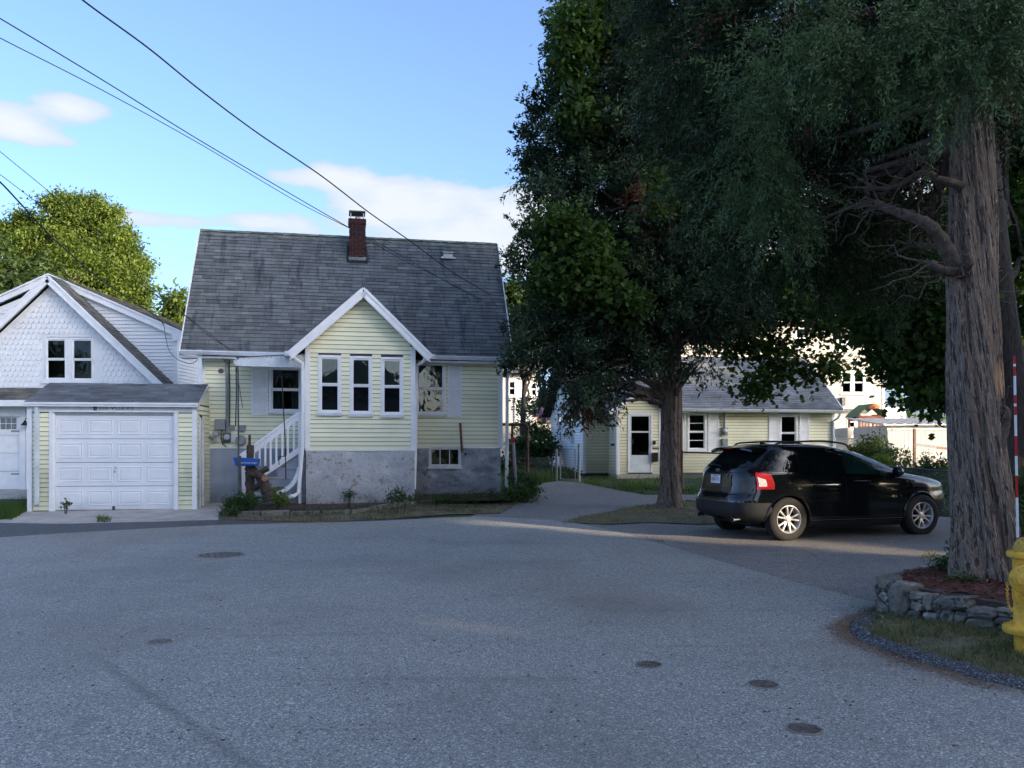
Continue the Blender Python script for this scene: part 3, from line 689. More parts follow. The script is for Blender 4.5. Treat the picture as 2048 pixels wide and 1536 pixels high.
def gable_side(b, x):
    b.add([(x, -.0, EZ), (x, 2 * RY + .4, EZ), (x, RY, RZ - .12), (x + .1, 0, EZ), (x + .1, 2 * RY + .4, EZ), (x + .1, RY, RZ - .12)], [(0, 1, 2), (3, 5, 4), (0, 3, 4, 1), (1, 4, 5, 2), (2, 5, 3, 0)])
g = MB(); gable_side(g, .0); gable_side(g, HW - .1); g.build('gable_wall', M['siding'], house)
siding(wall, 0.09, HW - .09, WZ0, EZ - .12, .102, 0, M['siding'], [H2(wl, .05), H2(wr, .05), (bx0 + .1, bx1 - .1, 0, 9)])
side_b = MB()
siding(wall, .02, 5.1, WZ0, EZ, .102, 0, M['siding'], axis='y', joined=True)
for o_ in [c for c in wall.children if c.name.startswith('siding_boards')][-1:]: pass
t = MB(); t.box(HW - .09, HW + .02, -.026, .012, WZ0 - .01, EZ - .10); t.box(-.02, .09, -.026, .012, WZ0 - .01, EZ - .10); t.box(-.02, HW + .02, -.03, .0, WZ0 - .035, WZ0 - .002)
t.build('corner_trim', M['white'], house)
# foundation
gz = H(21) - .1
f = MB(); wall_holes(f, .03, HW - .03, gz, WZ0 - .036, .03, .2, [bsm]); f.box(.03, .2, .2, 5.3, gz, WZ0 - .036); f.box(HW - .2, HW - .03, .2, 5.3, gz, WZ0 - .036); f.box(.2, HW - .2, 1.4, 1.5, gz, WZ0 - .036); f.box(.03, HW - .03, .21, 5.3, WZ0 - .03, WZ0 - .01)
# the left third is painted blue grey, the right part is bare rubble stucco
fl = MB(); fl.box(.03, bx0 + .05, .0, .029, gz, WZ0 - .036); fl.build('foundation', M['found_blue'], house)
fr_ = MB()
def rub(b, x0, x1, z0, z1, hole):
    nx, nz = 80, 26; vs = []; rr = np.random.default_rng(4)
    for j in range(nz + 1):
        for i in range(nx + 1):
            x = x0 + (x1 - x0) * i / nx; z = z0 + (z1 - z0) * j / nz
            dep = .026 * math.sin(x * 9 + 3 * math.sin(z * 7)) * math.cos(z * 11 + 2 * math.sin(x * 5)) + rr.normal() * .003
            vs.append((x, .0 - dep - (.02 if z < .8 else 0), z))
    fs = []
    for j in range(nz):
        for i in range(nx):
            xc = x0 + (x1 - x0) * (i + .5) / nx; zc = z0 + (z1 - z0) * (j + .5) / nz
            if hole[0] < xc < hole[1] and hole[2] < zc < hole[3]: continue
            a = j * (nx + 1) + i; fs.append((a, a + 1, a + nx + 2, a + nx + 1))
    b.add(vs, fs)
rub(fr_, bx1 - .1, HW - .03, gz, WZ0 - .036, bsm); fr_.build('foundation', M['found_rub'], house, smooth=True, label='grey rubble stucco foundation right of the bay')
f.build('foundation_core', M['dark_room'], house)
window(house, *bsm, 0, casing=.05, sill=True, split=0, bars=(3, 1), sash=.02, m='white2')
window(house, *wl, 0, casing=.06, curtain=True)
window(house, *wr, 0, casing=.06, curtain=True)
s0, s1 = rect(503, 733, 536, 830, 0), rect(895, 725, 923, 834, 0)
shutter(house, *s0, -.004); shutter(house, *s1, -.004)
# --- roof
P = [(-.40, -.35, EZ), (HW + .26, -.35, EZ), (-.40, RY, RZ), (HW + .26, RY, RZ)]
# survey the four corners of the front slope so that its rakes keep the photo's outline
def xat(px, y): return FH.L(px, 700, y)[0]
P[0] = (xat(360, -.35), -.35, EZ - .03); P[1] = (xat(1025, -.35), -.35, EZ - .03); P[2] = (xat(401, RY), RY, RZ); P[3] = (xat(994, RY), RY, RZ)
def slab(b, P, th):
    P = [Vector(p) for p in P]; n = (P[1] - P[0]).cross(P[2] - P[0]).normalized()
    if n.z < 0: n = -n
    b.hexa([P[0] - n * th, P[1] - n * th, P[3] - n * th, P[2] - n * th, P[0], P[1], P[3], P[2]])
rf = MB(); slab(rf, P, .10)
rf.v = [tuple(v) for v in rf.v]
slab(rf, [(P[2][0], RY, RZ), (P[3][0], RY, RZ), (P[0][0], 2 * RY + .35, EZ), (P[1][0], 2 * RY + .35, EZ)], .10)
roof = rf.build('roof', M['tar'], house)
bxm = FH.L(727, 575, YB - .28)[0]; BRZ = FH.L(727, 574, YB - .28)[1]
bel, ber = FH.L(579, 700, YB - .28), FH.L(861, 708, YB - .28)
BEZ = (bel[1] + ber[1]) / 2
def over_bay(p):      # main slope stops at the valleys of the bay roof
    zr = BRZ - abs(p.x - bxm) * (BRZ - BEZ) / ((ber[0] - bel[0]) / 2)
    return p.z > zr + .02 or p.x < bel[0] or p.x > ber[0]
shingle_roof(roof, P, .128, .27, M['shingle'], keep=over_bay, seed=5)
shingle_roof(roof, [P[3], P[2], (P[1][0], 2 * RY + .35, EZ), (P[0][0], 2 * RY + .35, EZ)], .30, .6, M['shingle'], single=0, seed=6)
rc = MB(); n = 34
for i in range(n):
    xa = P[2][0] + (P[3][0] - P[2][0]) * i / n; xb = P[2][0] + (P[3][0] - P[2][0]) * (i + 1.15) / n; xb = min(xb, P[3][0]); zz = RZ + .018 + rnd.uniform(0, .006); rc.tone = rnd.random()
    rc.add([(xa, RY - .13, zz - .16), (xb, RY - .13, zz - .168), (xb, RY, zz), (xa, RY, zz + .008), (xa, RY + .13, zz - .16), (xb, RY + .13, zz - .168)], [(0, 1, 2, 3), (3, 2, 5, 4), (0, 3, 4)])
rc.build('ridge_cap', M['shingle_moss'], roof)
rk = MB()
for (a, c) in ((P[0], P[2]), (P[1], P[3])):
    sx = -1 if a is P[0] else 1
    rk.beam((a[0] + sx * .012, a[1], a[2] - .05), (c[0] + sx * .012, c[1], c[2] - .05), .022, .15)
    rk.beam((a[0] + sx * .012, 2 * RY + .35, EZ - .07), (c[0] + sx * .012, RY, RZ - .05), .022, .15)
rk.build('rake_board', M['white'], house)
# flashing strip where the bay roof meets
# gutters: two runs either side of the bay gable
def gutter(parent, xa, xb, y, z, name='gutter', drop=0.0, fr=None):
    b = MB(); n = 12; prof = [(0, .0), (0, -.085), (-.03, -.10), (-.075, -.10), (-.10, -.06), (-.115, -.03), (-.125, -.03), (-.125, -.0), (-.11, -.0), (-.105, -.02), (-.09, -.055), (-.07, -.09), (-.03, -.09), (-.012, -.08), (-.012, 0)]
    vs = [(xa, y + p[0], z + p[1]) for p in prof] + [(xb, y + p[0], z + p[1] - drop) for p in prof]; k = len(prof)
    b.add(vs, [(i, (i + 1) % k, (i + 1) % k + k, i + k) for i in range(k)] + [tuple(range(k - 1, -1, -1)), tuple(range(k, 2 * k))])
    return b.build(name, M['gutter'], parent)
GY = -.352
gutter(house, P[0][0], bel[0] + .05, GY, EZ + .005, drop=.02); gutter(house, ber[0] - .05, P[1][0], GY, EZ + .0, drop=.01)
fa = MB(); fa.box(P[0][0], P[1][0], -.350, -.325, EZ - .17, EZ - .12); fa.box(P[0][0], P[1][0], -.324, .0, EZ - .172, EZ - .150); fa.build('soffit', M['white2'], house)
# --- bay
BZ0 = FH.L(720, 900, YB)[1]; BZE = BEZ - .02
half = (bx1 - bx0) / 2; bcx = (bx0 + bx1) / 2; slope = (BRZ - BEZ) / ((ber[0] - bel[0]) / 2)
BGZ = BRZ - .13 - abs(bcx - bxm) * slope
def bclip(z):
    if z <= BGZ - slope * half: return (-99, 99)
    r = (BGZ - z) / slope; return (bcx - r, bcx + r)
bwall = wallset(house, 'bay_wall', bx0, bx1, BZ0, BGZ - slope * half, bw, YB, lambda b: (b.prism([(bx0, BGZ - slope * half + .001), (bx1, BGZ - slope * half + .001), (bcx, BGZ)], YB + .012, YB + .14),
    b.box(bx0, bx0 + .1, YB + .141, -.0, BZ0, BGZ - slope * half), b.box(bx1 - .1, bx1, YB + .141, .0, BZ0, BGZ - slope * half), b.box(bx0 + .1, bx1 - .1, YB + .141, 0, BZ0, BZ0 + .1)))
siding(bwall, bx0 + .09, bx1 - .09, BZ0, BZ0 + .102 * 40, .102, YB, M['siding'], [H2(w, .05) for w in bw], clipf=bclip)
siding(bwall, YB + .1, .0, BZ0, BGZ - slope * half, .102, bx1, M['siding'], axis='y', joined=True, sgn=1)
siding(bwall, YB + .1, .0, BZ0, BGZ - slope * half, .102, bx0, M['siding'], axis='y', joined=True, holes=[(YB + .35, YB + 1.25, BZ0, BZ0 + 2.0)])
t = MB(); zt = BGZ - slope * half
t.box(bx0 - .02, bx0 + .09, YB - .028, YB + .0, BZ0, zt + .02); t.box(bx1 - .09, bx1 + .02, YB - .028, YB + .0, BZ0, zt + .02); t.box(bx1 + .002, bx1 + .022, YB + .001, YB + .10, BZ0, zt); t.box(bx0 - .022, bx0 - .002, YB + .001, YB + .1, BZ0, zt)
t.box(bx0 - .01, bx1 + .01, YB - .02, YB - .002, BZ0 - .03, BZ0 - .002); t.build('bay_corner_trim', M['white'], house)
for i, w in enumerate(bw): window(house, *w, YB, casing=.055, blind=(.46, .46, .5)[i])
d = MB(); d.box(bx0 - .035, bx0 - .005, YB + .40, YB + 1.2, BZ0 + .02, BZ0 + 1.96); dr = d.build('door', M['white'], house, label='white side door of the bay behind the stair')
bf = MB(); nx, nz = 60, 24; x0, x1, z0, z1 = bx0 + .0, bx1 - .0, H(19) - .1, BZ0 - .032; vs = []
for j in range(nz + 1):
    for i in range(nx + 1):
        x = x0 + (x1 - x0) * i / nx; z = z0 + (z1 - z0) * j / nz; vs.append((x, YB + .0 - .008 * math.sin(x * 4 + z * 5) * math.sin(z * 6) - rnd.random() * .004 - (.02 * (z1 - z) / (z1 - z0)), z))
bf.add(vs, [(j * (nx + 1) + i, j * (nx + 1) + i + 1, (j + 1) * (nx + 1) + i + 1, (j + 1) * (nx + 1) + i) for j in range(nz) for i in range(nx)])
bf.box(x0, x1, YB + .02, 0, z0, z1); bf.build('bay_foundation', M['found_peel'], house, smooth=True)
yf, yb = YB - .28, (BRZ - EZ) / ROOF_S - .35
ybe = max(-.3, (BEZ - EZ) / ROOF_S - .35)
br = MB(); BL = [(bel[0], yf, BEZ), (bel[0], ybe, BEZ), (bxm, yf, BRZ), (bxm, yb, BRZ)]; BR = [(ber[0], yf, BEZ), (ber[0], ybe, BEZ), (bxm, yf, BRZ), (bxm, yb, BRZ)]
slab(br, [BL[1], BL[0], BL[3], BL[2]], .07); slab(br, BR, .07); broof = br.build('bay_roof', M['tar'], house)
shingle_roof(broof, [BL[1], BL[0], BL[3], BL[2]], .128, .27, M['shingle'], single=0, seed=8); shingle_roof(broof, BR, .128, .27, M['shingle'], single=0, seed=9)
rb = MB()
for e in (bel, ber):
    sx = 1 if e is bel else -1
    rb.beam((e[0], yf - .015, BEZ - .115), (bxm, yf - .015, BRZ - .115), .03, .19, up=(0, 0, 1))
rb.build('rake_board', M['white'], house)
rb = MB()
for e in (bel, ber):
    rb.beam((e[0], yf - .04, BEZ - .035), (bxm, yf - .04, BRZ - .035), .02, .055); rb.beam((e[0], yf - .036, BEZ - .205), (bxm, yf - .036, BRZ - .205), .012, .02)
rb.build('rake_moulding', M['white'], house)
so = MB()
for e, x in ((bel, bx0), (ber, bx1)):
    so.beam((e[0], (yf + YB) / 2, BEZ - .18), (bxm, (yf + YB) / 2, BRZ - .20), .26, .012, up=(0, 0, 1))
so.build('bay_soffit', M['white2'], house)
gb = MB()
for e in (bel, ber):
    s_ = -1 if e is bel else 1
    gb.box(min(e[0], e[0] + s_ * .11), max(e[0], e[0] + s_ * .11), yf + .02, ybe + .1, BEZ - .12, BEZ - .01)
gb.build('bay_gutter', M['gutter'], house)
# --- chimney (bricks one by one)
ca = FH.L(698, 500, RY - .62); cb = FH.L(731, 500, RY - .62); cx0, cx1 = ca[0], cb[0]; cw = cx1 - cx0; cy0 = RY - .62; cy1 = cy0 + .45
ctop = FH.L(715, 437, cy0)[1]
chim = MB().box(cx0 + .012, cx1 - .012, cy0 + .012, cy1 - .012, 5.6, ctop).build('chimney', M['mortar'], house)
row = 0; z = 5.86
zb0 = EZ + (cy0 + .35) * ROOF_S
z = zb0 + .10
while z < ctop - .02:
    for face in range(2):
        L_ = cw if face == 0 else cy1 - cy0; bl = .20; x = -(.10 if row % 2 else 0)
        while x < L_ - .01:
            a, c = max(0, x + .006), min(L_, x + bl - .006); x += bl
            if c - a < .03: continue
            b = MB(); b.tone = rnd.random(); pr = rnd.uniform(0, .008)
            zz = min(z + .062, ctop)
            if face == 0: b.box(cx0 + a, cx0 + c, cy0 - pr, cy0 + .02, z, zz)
            else: b.box(cx1 - .02, cx1 + pr, cy0 + a + .021, cy0 + c, z, zz)
            b.build('brick', M['brick'], chim)
    z += .074; row += 1
cp = MB(); cp.box(cx0 - .02, cx1 + .02, cy0 - .02, cy1 + .02, ctop - .16, ctop); cp.build('chimney_crown', M['brick'], chim, bevel=.02)
cl = MB()
for x in (cx0 + .05, cx1 - .05):
    for y in (cy0 + .05, cy1 - .05): cl.box(x - .012, x + .012, y - .012, y + .012, ctop, ctop + .17)
cl.build('cap_leg', M['metal'], chim)
MB().box(cx0 - .0, cx1 + .0, cy0 - .02, cy1 + .02, ctop + .17, ctop + .215).build('chimney_cap', M['dkmetal'], chim, bevel=.01)
MB().tube([(cx0 + cw * .55, (cy0 + cy1) / 2, ctop), (cx0 + cw * .55, (cy0 + cy1) / 2, ctop + .09)], .08, 14).build('flue', M['metal'], chim)
fz = zb0
fl_ = MB(); fl_.box(cx0 - .02, cx1 + .02, cy0 - .03, cy1, fz - .12, fz + .11); fl_.build('flashing', M['lead'], chim)
tb = MB(); tb.box(cx0 - .05, cx1 + .05, cy0 - .06, cy0 + .1, fz - .16, fz + .02)
for sx, e in ((-1, cx0), (1, cx1)): tb.hexa([(e + sx * .0, cy0 - .05, fz - .12), (e + sx * .07, cy0 - .05, fz - .12), (e + sx * .07, cy1, fz + .46), (e + sx * .0, cy1, fz + .46), (e, cy0 - .05, fz + .05), (e + sx * .055, cy0 - .05, fz + .03), (e + sx * .055, cy1, fz + .6), (e, cy1, fz + .6)])
tb.build('tar_flashing', M['tar'], chim)
# roof vent
vx0, vx1 = FH.L(886, 505, 1.95)[0], FH.L(905, 505, 1.95)[0]; vz_ = EZ + (1.95 + .35) * ROOF_S
v = MB(); v.box(vx0, vx1, 1.86, 2.18, vz_ - .0, vz_ + .12); v.hexa([(vx0 - .02, 1.80, vz_ + .11), (vx1 + .02, 1.80, vz_ + .11), (vx1 + .02, 2.2, vz_ + .16), (vx0 - .02, 2.2, vz_ + .16), (vx0 - .02, 1.80, vz_ + .13), (vx1 + .02, 1.80, vz_ + .13), (vx1 + .02, 2.2, vz_ + .24), (vx0 - .02, 2.2, vz_ + .24)])
v.box(vx0 - .07, vx1 + .07, 1.80, 1.88, vz_ - .05, vz_ - .0); v.build('roof_vent', M['metal'], roof)
# --- downspouts
def wp(px, py, y): x, z = FH.L(px, py, y); return Vector((x, y, z))
def spout(name, pts, w=.045, parent=house, label=None, m='white'):
    return MB().tube(pts, w, 6).build(name, M[m], parent, smooth=True, label=label)
spout('downspout', [wp(583, 703, YB - .24), wp(590, 718, YB - .20), wp(604, 727, YB - .08), wp(606, 740, YB - .07), wp(605, 890, YB - .07), wp(597, 985, YB - .08), wp(588, 992, YB - .22), wp(580, 993, YB - .35)])
spout('downspout', [wp(853, 712, YB - .20), wp(848, 722, YB - .10), wp(834, 731, YB + .2), wp(833, 745, YB + .25), wp(831, 890, YB + .1), wp(828, 978, YB + .05)])
spout('downspout', [wp(1024, 718, -.38), wp(1023, 733, -.36), wp(1016, 746, -.08), wp(1014.5, 760, -.07), wp(1014, 895, -.07), wp(1013, 973, -.07), wp(1016, 981, -.16), wp(1022, 983, -.26)], m='gutter')
MB().box(*rect(396, 700, 404, 769, -.3)[:2], -.36, -.28, rect(396, 700, 404, 769, -.3)[2], rect(396, 700, 404, 769, -.3)[3]).build('downspout', M['gutter'], house)
# --- pipe, hole, meters and conduits on the wall
MB().tube([wp(920.5, 846, -.09), wp(924, 905, -.07)], .032, 8).build('drain_pipe', M['rust'], house)
MB().tube([wp(931, 908, -.03), wp(931, 908, .0)], .035, 12).build('vent_hole', M['black'], house)
MB().tube([wp(442, 742, -.05), wp(442, 742, 0)], [.06, .065], 16).build('wall_vent', M['dkmetal'], house)
MB().tube([wp(400, 708, -.1), wp(432, 709, -.1), wp(445, 713, -.08), wp(452, 724, -.07), wp(454, 742, -.07), wp(454, 862, -.07)], .033, 8).build('conduit', M['greybox'], house, smooth=True)
for (a, c, r) in (((458, 712), (459, 852), .014), ((472, 732), (471, 852), .012)): MB().tube([wp(*a, -.05), wp((a[0] + c[0]) / 2 + 1, (a[1] + c[1]) / 2, -.05), wp(*c, -.05)], r, 5).build('cable', M['cable'], house)
def wbox(name, px0, py0, px1, py1, d, m='greybox'):
    r = rect(px0, py0, px1, py1, -d); return MB().box(r[0], r[1], -d, -.018, r[2], r[3]).build(name, M[m], house, bevel=.012)
wbox('electric_box', 429, 838, 450, 859, .16); wbox('junction_box', 459, 850, 469, 861, .10); wbox('junction_box', 478, 850, 491, 862, .12); wbox('meter_box', 445, 865, 461, 885, .10, 'dkmetal'); wbox('meter_panel', 462, 867, 472, 884, .05, 'whitep')
def dial(px, py, r, d, m='greybox'):
    x, z = FH.L(px, py, -d); o = MB().lathe([(r, 0), (r, .06), (r * .9, .075), (.001, .075)], (x, -d + .07, z), (0, -1, 0), 22).build('meter_dial', M[m], house, smooth=True)
    MB().lathe([(r * .72, 0), (r * .72, .012), (.001, .014)], (x, -d - .004, z), (0, -1, 0), 18).build('dial_glass', M['metal'], o)
dial(432, 867, .075, .16); dial(453.5, 874, .085, .16); dial(432.5, 880, .06, .12, 'whitep')
x, z = FH.L(481, 881, -.14); MB().lathe([(.001, 0), (.12, .01), (.125, .03), (.11, .05), (.001, .055)], (x, -.12, z), (.15, -1, .1), 24).build('meter_cover', M['greybox'], house, smooth=True)
MB().tube([wp(416, 876, -.08), wp(420, 873, -.08), wp(424, 877, -.08), wp(427, 879, -.1)], .03, 8).build('gas_pipe', M['greybox'], house, smooth=True)
MB().tube([wp(443, 860, -.06), wp(442, 875, -.05), wp(445, 888, -.05), wp(453, 894, -.05)], .012, 6).build('cable', M['cable'], house)
# --- awning over the side door
aw = MB(); ax0, az0 = FH.L(470, 732, YB + .1); ax1 = bx0 - .03; yA, yC = YB + .05, YB + 1.55
zt0, zt1 = FH.L(476, 716, yA)[1], FH.L(600, 709, yA)[1]; zl0, zl1 = FH.L(476, 732, yA)[1], FH.L(600, 735, yA)[1]
AW = thing('metal_awning', 'white ribbed metal awning over the side door stair of the yellow house', 'awning', (FH.o.x, FH.o.y, 0), FH.th)
n = 30; top = MB()
for i in range(n):
    a, c = i / n, (i + 1) / n; L = lambda t: (ax0 + (ax1 - ax0) * t, zt0 + (zt1 - zt0) * t)
    (xa, za), (xc, zc) = L(a), L(c); k = .012 if i % 2 else 0; top.hexa([(xa, yA, za - .03 + k), (xc, yA, zc - .03 + k), (xc, yC, zc - .03 + k), (xa, yC, za - .03 + k), (xa, yA, za + k), (xc, yA, zc + k), (xc, yC, zc + k), (xa, yC, za + k)])
top.build('canopy', M['white2'], AW)
for i in range(n):
    b = MB(); a, c = i / n, (i + .93) / n; e = .30 * 0
    zb = lambda t: zl0 + (zl1 - zl0) * t + (.10 * (1 - min(1, t / .06)) ** 2)
    f_ = lambda t: ax0 + (ax1 - ax0) * t
    zt = lambda t: zt0 + (zt1 - zt0) * t - .035 - (.07 * (1 - min(1, t / .06)) ** 2)
    k = .008 * (i % 2)
    b.hexa([(f_(a), yA - .012 - k, zb(a)), (f_(c), yA - .012 - k, zb(c)), (f_(c), yA, zb(c)), (f_(a), yA, zb(a)), (f_(a), yA - .012 - k, zt(a)), (f_(c), yA - .012 - k, zt(c)), (f_(c), yA, zt(c)), (f_(a), yA, zt(a))]); b.build('slat', M['gutter'], AW)
MB().tube([(ax0 + .03, yA, zt0 - .02), (ax0 - .02, yA, zt0 - .07), (ax0 + .02, yA, zl0 + .01), (ax1, yA, zl1)], .013, 6).build('awning_frame', M['white2'], AW)
MB().tube([(ax0 + .03, yA, zt0 + .01), (ax1, yA, zt1 + .015)], .014, 6).build('front_rail', M['dkmetal'], AW)
pz = FH.L(479, 985, yA)[1]
MB().tube([FH.inv(FH.W(ax0 + .07, yA, zt0)), (ax0 + .09, yA, pz)], .018, 6).build('support_post', M['dkmetal'], AW)
MB().tube([(ax0 + .03, yA, zl0 + .02), (ax0 + .02, yC - .1, zl0 - .9)], .008, 5).build('support_post', M['dkmetal'], AW)

# --- stair with railing
ST = thing('stair', 'concrete side stair with white wooden railing left of the bay', 'stair', (FH.o.x, FH.o.y, 0), FH.th)
ys0, ys1 = YB + .25, YB + 1.3
r0 = FH.L(480, 911, ys0 - .05); r1 = FH.L(602, 822, ys0 - .05); q0 = FH.L(521, 952, ys0 - .05); q1 = FH.L(600, 899, ys0 - .05)
land = BZ0 - .02; stz = H(19.6) + .05; nst = 6; xs0 = r0[0] + .25; xs1 = bx0 - .02
st = MB()
for i in range(nst):
    za = stz + (land - stz) * (i + 1) / nst; xa = xs0 + (xs1 - .25 - xs0) * i / (nst - 1)
    b = MB(); b.box(xa, xs1, ys0, ys1, za - (land - stz) / nst, za - .002); b.build('step', M['found_blue'], ST)
    MB().box(xa - .03, xs1, ys0 - .02, ys1, za - .001, za + .03).build('tread', M['concrete'], ST)
yR = ys0 - .05
rl = MB(); rl.beam((r0[0], yR, r0[1]), (r1[0], yR, r1[1]), .07, .05); rl.build('handrail', M['white'], ST)
rl = MB(); rl.beam((r0[0] + .03, yR, r0[1] - .11), (r1[0], yR, r1[1] - .10), .03, .10); rl.build('upper_rail', M['white'], ST)
MB().beam((q0[0], yR, q0[1]), (q1[0], yR, q1[1]), .035, .12).build('lower_rail', M['white'], ST)
for px in (508, 519.5, 531, 541.5, 553, 565, 576, 588, 598.5):
    x = FH.L(px, 870, yR)[0]; t = (x - r0[0]) / (r1[0] - r0[0]); zt = r0[1] + (r1[1] - r0[1]) * t - .06; t2 = (x - q0[0]) / (q1[0] - q0[0]); zb = max(q0[1] - .08, q0[1] + (q1[1] - q0[1]) * t2 - .03)
    if px == 519.5: zb += .28
    b = MB(); b.box(x - .022, x + .022, yR - .04, yR - .018, zb, zt); b.build('baluster', M['white'], ST)
x = FH.L(487.5, 960, yR)[0]; MB().box(x - .05, x + .05, yR - .05, yR + .05, H(19.4), r0[1] - .02 + .08).build('newel_post', M['white'], ST)
x = FH.L(601, 960, yR)[0]; MB().box(x - .045, x + .02, yR - .05, yR + .04, H(19.4), r1[1] + .02).build('newel_post', M['white'], ST)
# corrugated drain hose
dp = [wp(599, 935, YB - .02), wp(595, 950, YB - .03), wp(585, 968, YB - .05), wp(570, 981, YB - .08), wp(553, 987.5, YB - .10), wp(530, 989, YB - .1), wp(506, 989, YB - .1)]
pp = smooth([tuple(p) for p in dp], 14)
hz_ = MB().tube(pp, [.052 + .007 * (i % 2) for i in range(len(pp))], 10).build('drain_hose', M['whitep'], None)
hz_.location = FH.o; hz_.rotation_euler = (0, 0, FH.th); tag(hz_, 'white corrugated drain hose curving down beside the stair', 'drain hose')

# ================================================================ YELLOW GARAGE
GA = gp(57, 1021); 
def solve_garage():
    Yl = 18.95; Xl = (57 - 1024) / F * Yl; W = 3.80
    best = None
    for th in np.linspace(0, .25, 500):
        X = Xl + W * math.cos(th); Y = Yl + W * math.sin(th); e = abs((X / Y) * F + 1024 - 392)
        if best is None or e < best[0]: best = (e, th)
    return Xl, Yl, best[1], W
gxl, gyl, gth, GW = solve_garage()
gth = .13; GWx = ((392 - 1024) / F)
GW = (GWx * gyl - gxl) / (math.cos(gth) - GWx * math.sin(gth))
FG = Frame(gxl, gyl, gth)
gar = thing('garage', 'small pale yellow one-car garage with white panelled door left of the yellow house', 'garage', (gxl, gyl, 0), gth)
gz0 = H(19) + .0; ge = FG.L(200, 806, 0)[1]
od = rect(107, 824, 349, 1015, 0, FG); od = (od[0], od[1], gz0, od[3])
depth = 5.4
b = MB(); wall_holes(b, 0, GW, gz0, ge, .012, .12, [od]); b.box(0, .1, .121, depth, gz0, ge); b.box(GW - .1, GW, .121, depth, gz0, ge + .0); b.box(0, GW, depth - .1, depth, gz0, ge)
b.box(.1, GW - .1, .9, .95, gz0, ge)
gw = b.build('wall', M['dark_room'], gar)
siding(gw, .09, od[0] - .09, gz0 + .02, ge - .22, .102, 0, M['siding']); siding(gw, od[1] + .09, GW - .06, gz0 + .02, ge - .22, .102, 0, M['siding'])
siding(gw, 0.0, depth, gz0 + .02, ge - .03, .102, GW, M['siding'], axis='y', sgn=1, holes=[(.30, .62, gz0, gz0 + 2.1)], joined=True)
siding(gw, 0.0, depth, gz0 + .02, ge, .102, 0, M['siding'], axis='y', joined=True)
t = MB(); t.box(-.02, .08, -.026, .012, gz0 + .0, ge - .06); t.box(GW - .08, GW + .02, -.026, .012, gz0, ge - .06); t.box(GW + .001, GW + .022, -.0, .09, gz0, ge - .05)
t.build('corner_trim', M['white'], gar)
t = MB(); t.box(od[0] - .085, od[0], -.03, .012, gz0, od[3]); t.box(od[1], od[1] + .085, -.03, .012, gz0, od[3]); t.box(od[0], od[0] + .02, -.01, .08, gz0, od[3]); t.box(od[1] - .02, od[1], -.01, .08, gz0, od[3]); t.build('door_frame', M['white'], gar)
hd = MB(); hd.box(.08, GW - .08, -.028, .012, od[3] + .0, ge - .06); header = hd.build('header_board', M['white2'], gar)
hd = MB(); hd.box(od[0] - .09, od[1] + .09, -.045, -.029, od[3] - .0, od[3] + .035); hd.build('drip_cap', M['white'], gar)
# side door strip
sd_ = MB(); sd_.box(GW - .03, GW + .005, .32, .60, gz0 + .05, gz0 + 2.08); sdo = sd_.build('side_door', M['white2'], gar, label='rotting narrow white side door')
t = MB()
for y in (.29, .60): t.box(GW + .0, GW + .04, y, y + .05, gz0, gz0 + 2.12)
t.build('side_door_frame', M['white2'], gar)
# sectional door: four sections of four raised panels
nD = 4; hD = (od[3] - .06 - gz0 - .02) / nD
for k in range(nD):
    za = gz0 + .02 + k * hD; zb = za + hD - .010
    s_ = MB().box(od[0] + .022, od[1] - .022, .05, .085, za, zb).build('door_section', M['door'], gar, bevel=.006)
    wD = (od[1] - od[0] - .044) / 4
    for j in range(4):
        xa = od[0] + .022 + j * wD + .05; xb = xa + wD - .10; p0, p1 = za + hD * .17, zb - hD * .15
        b = MB(); o1, o2 = .045, .075
        r = lambda d, y: [(xa + d, y, p0 + d), (xb - d, y, p0 + d), (xb - d, y, p1 - d), (xa + d, y, p1 - d)]
        b.add(r(0, .0495) + r(.016, .039) + r(.050, .0495) + r(.072, .041), [(0, 1, 5, 4), (1, 2, 6, 5), (2, 3, 7, 6), (3, 0, 4, 7), (4, 5, 9, 8), (5, 6, 10, 9), (6, 7, 11, 10), (7, 4, 8, 11), (8, 9, 13, 12), (9, 10, 14, 13), (10, 11, 15, 14), (11, 8, 12, 15), (12, 13, 14, 15)])
        b.build('raised_panel', M['door'], s_)
MB().box(od[0] + .02, od[1] - .02, .045, .09, od[3] - .06, od[3] - .002).build('top_seal', M['white2'], gar)
hx_, hz1 = FG.L(229, 941, .03); hb = MB(); hb.tube([(hx_ + .01, .045, hz1 + .09), (hx_ + .03, .02, hz1 + .06), (hx_, .02, hz1 + .02)], .010, 6); hb.lathe([(.022, 0), (.022, .02), (.001, .02)], (hx_, .05, hz1 - .03), (0, -1, 0), 12); hb.build('door_handle', M['metal'], gar)
hx_, hz1 = FG.L(227, 1011, .03); MB().box(hx_ - .03, hx_ + .03, .035, .05, gz0 + .01, gz0 + .10).build('latch_plate', M['dkmetal'], gar)
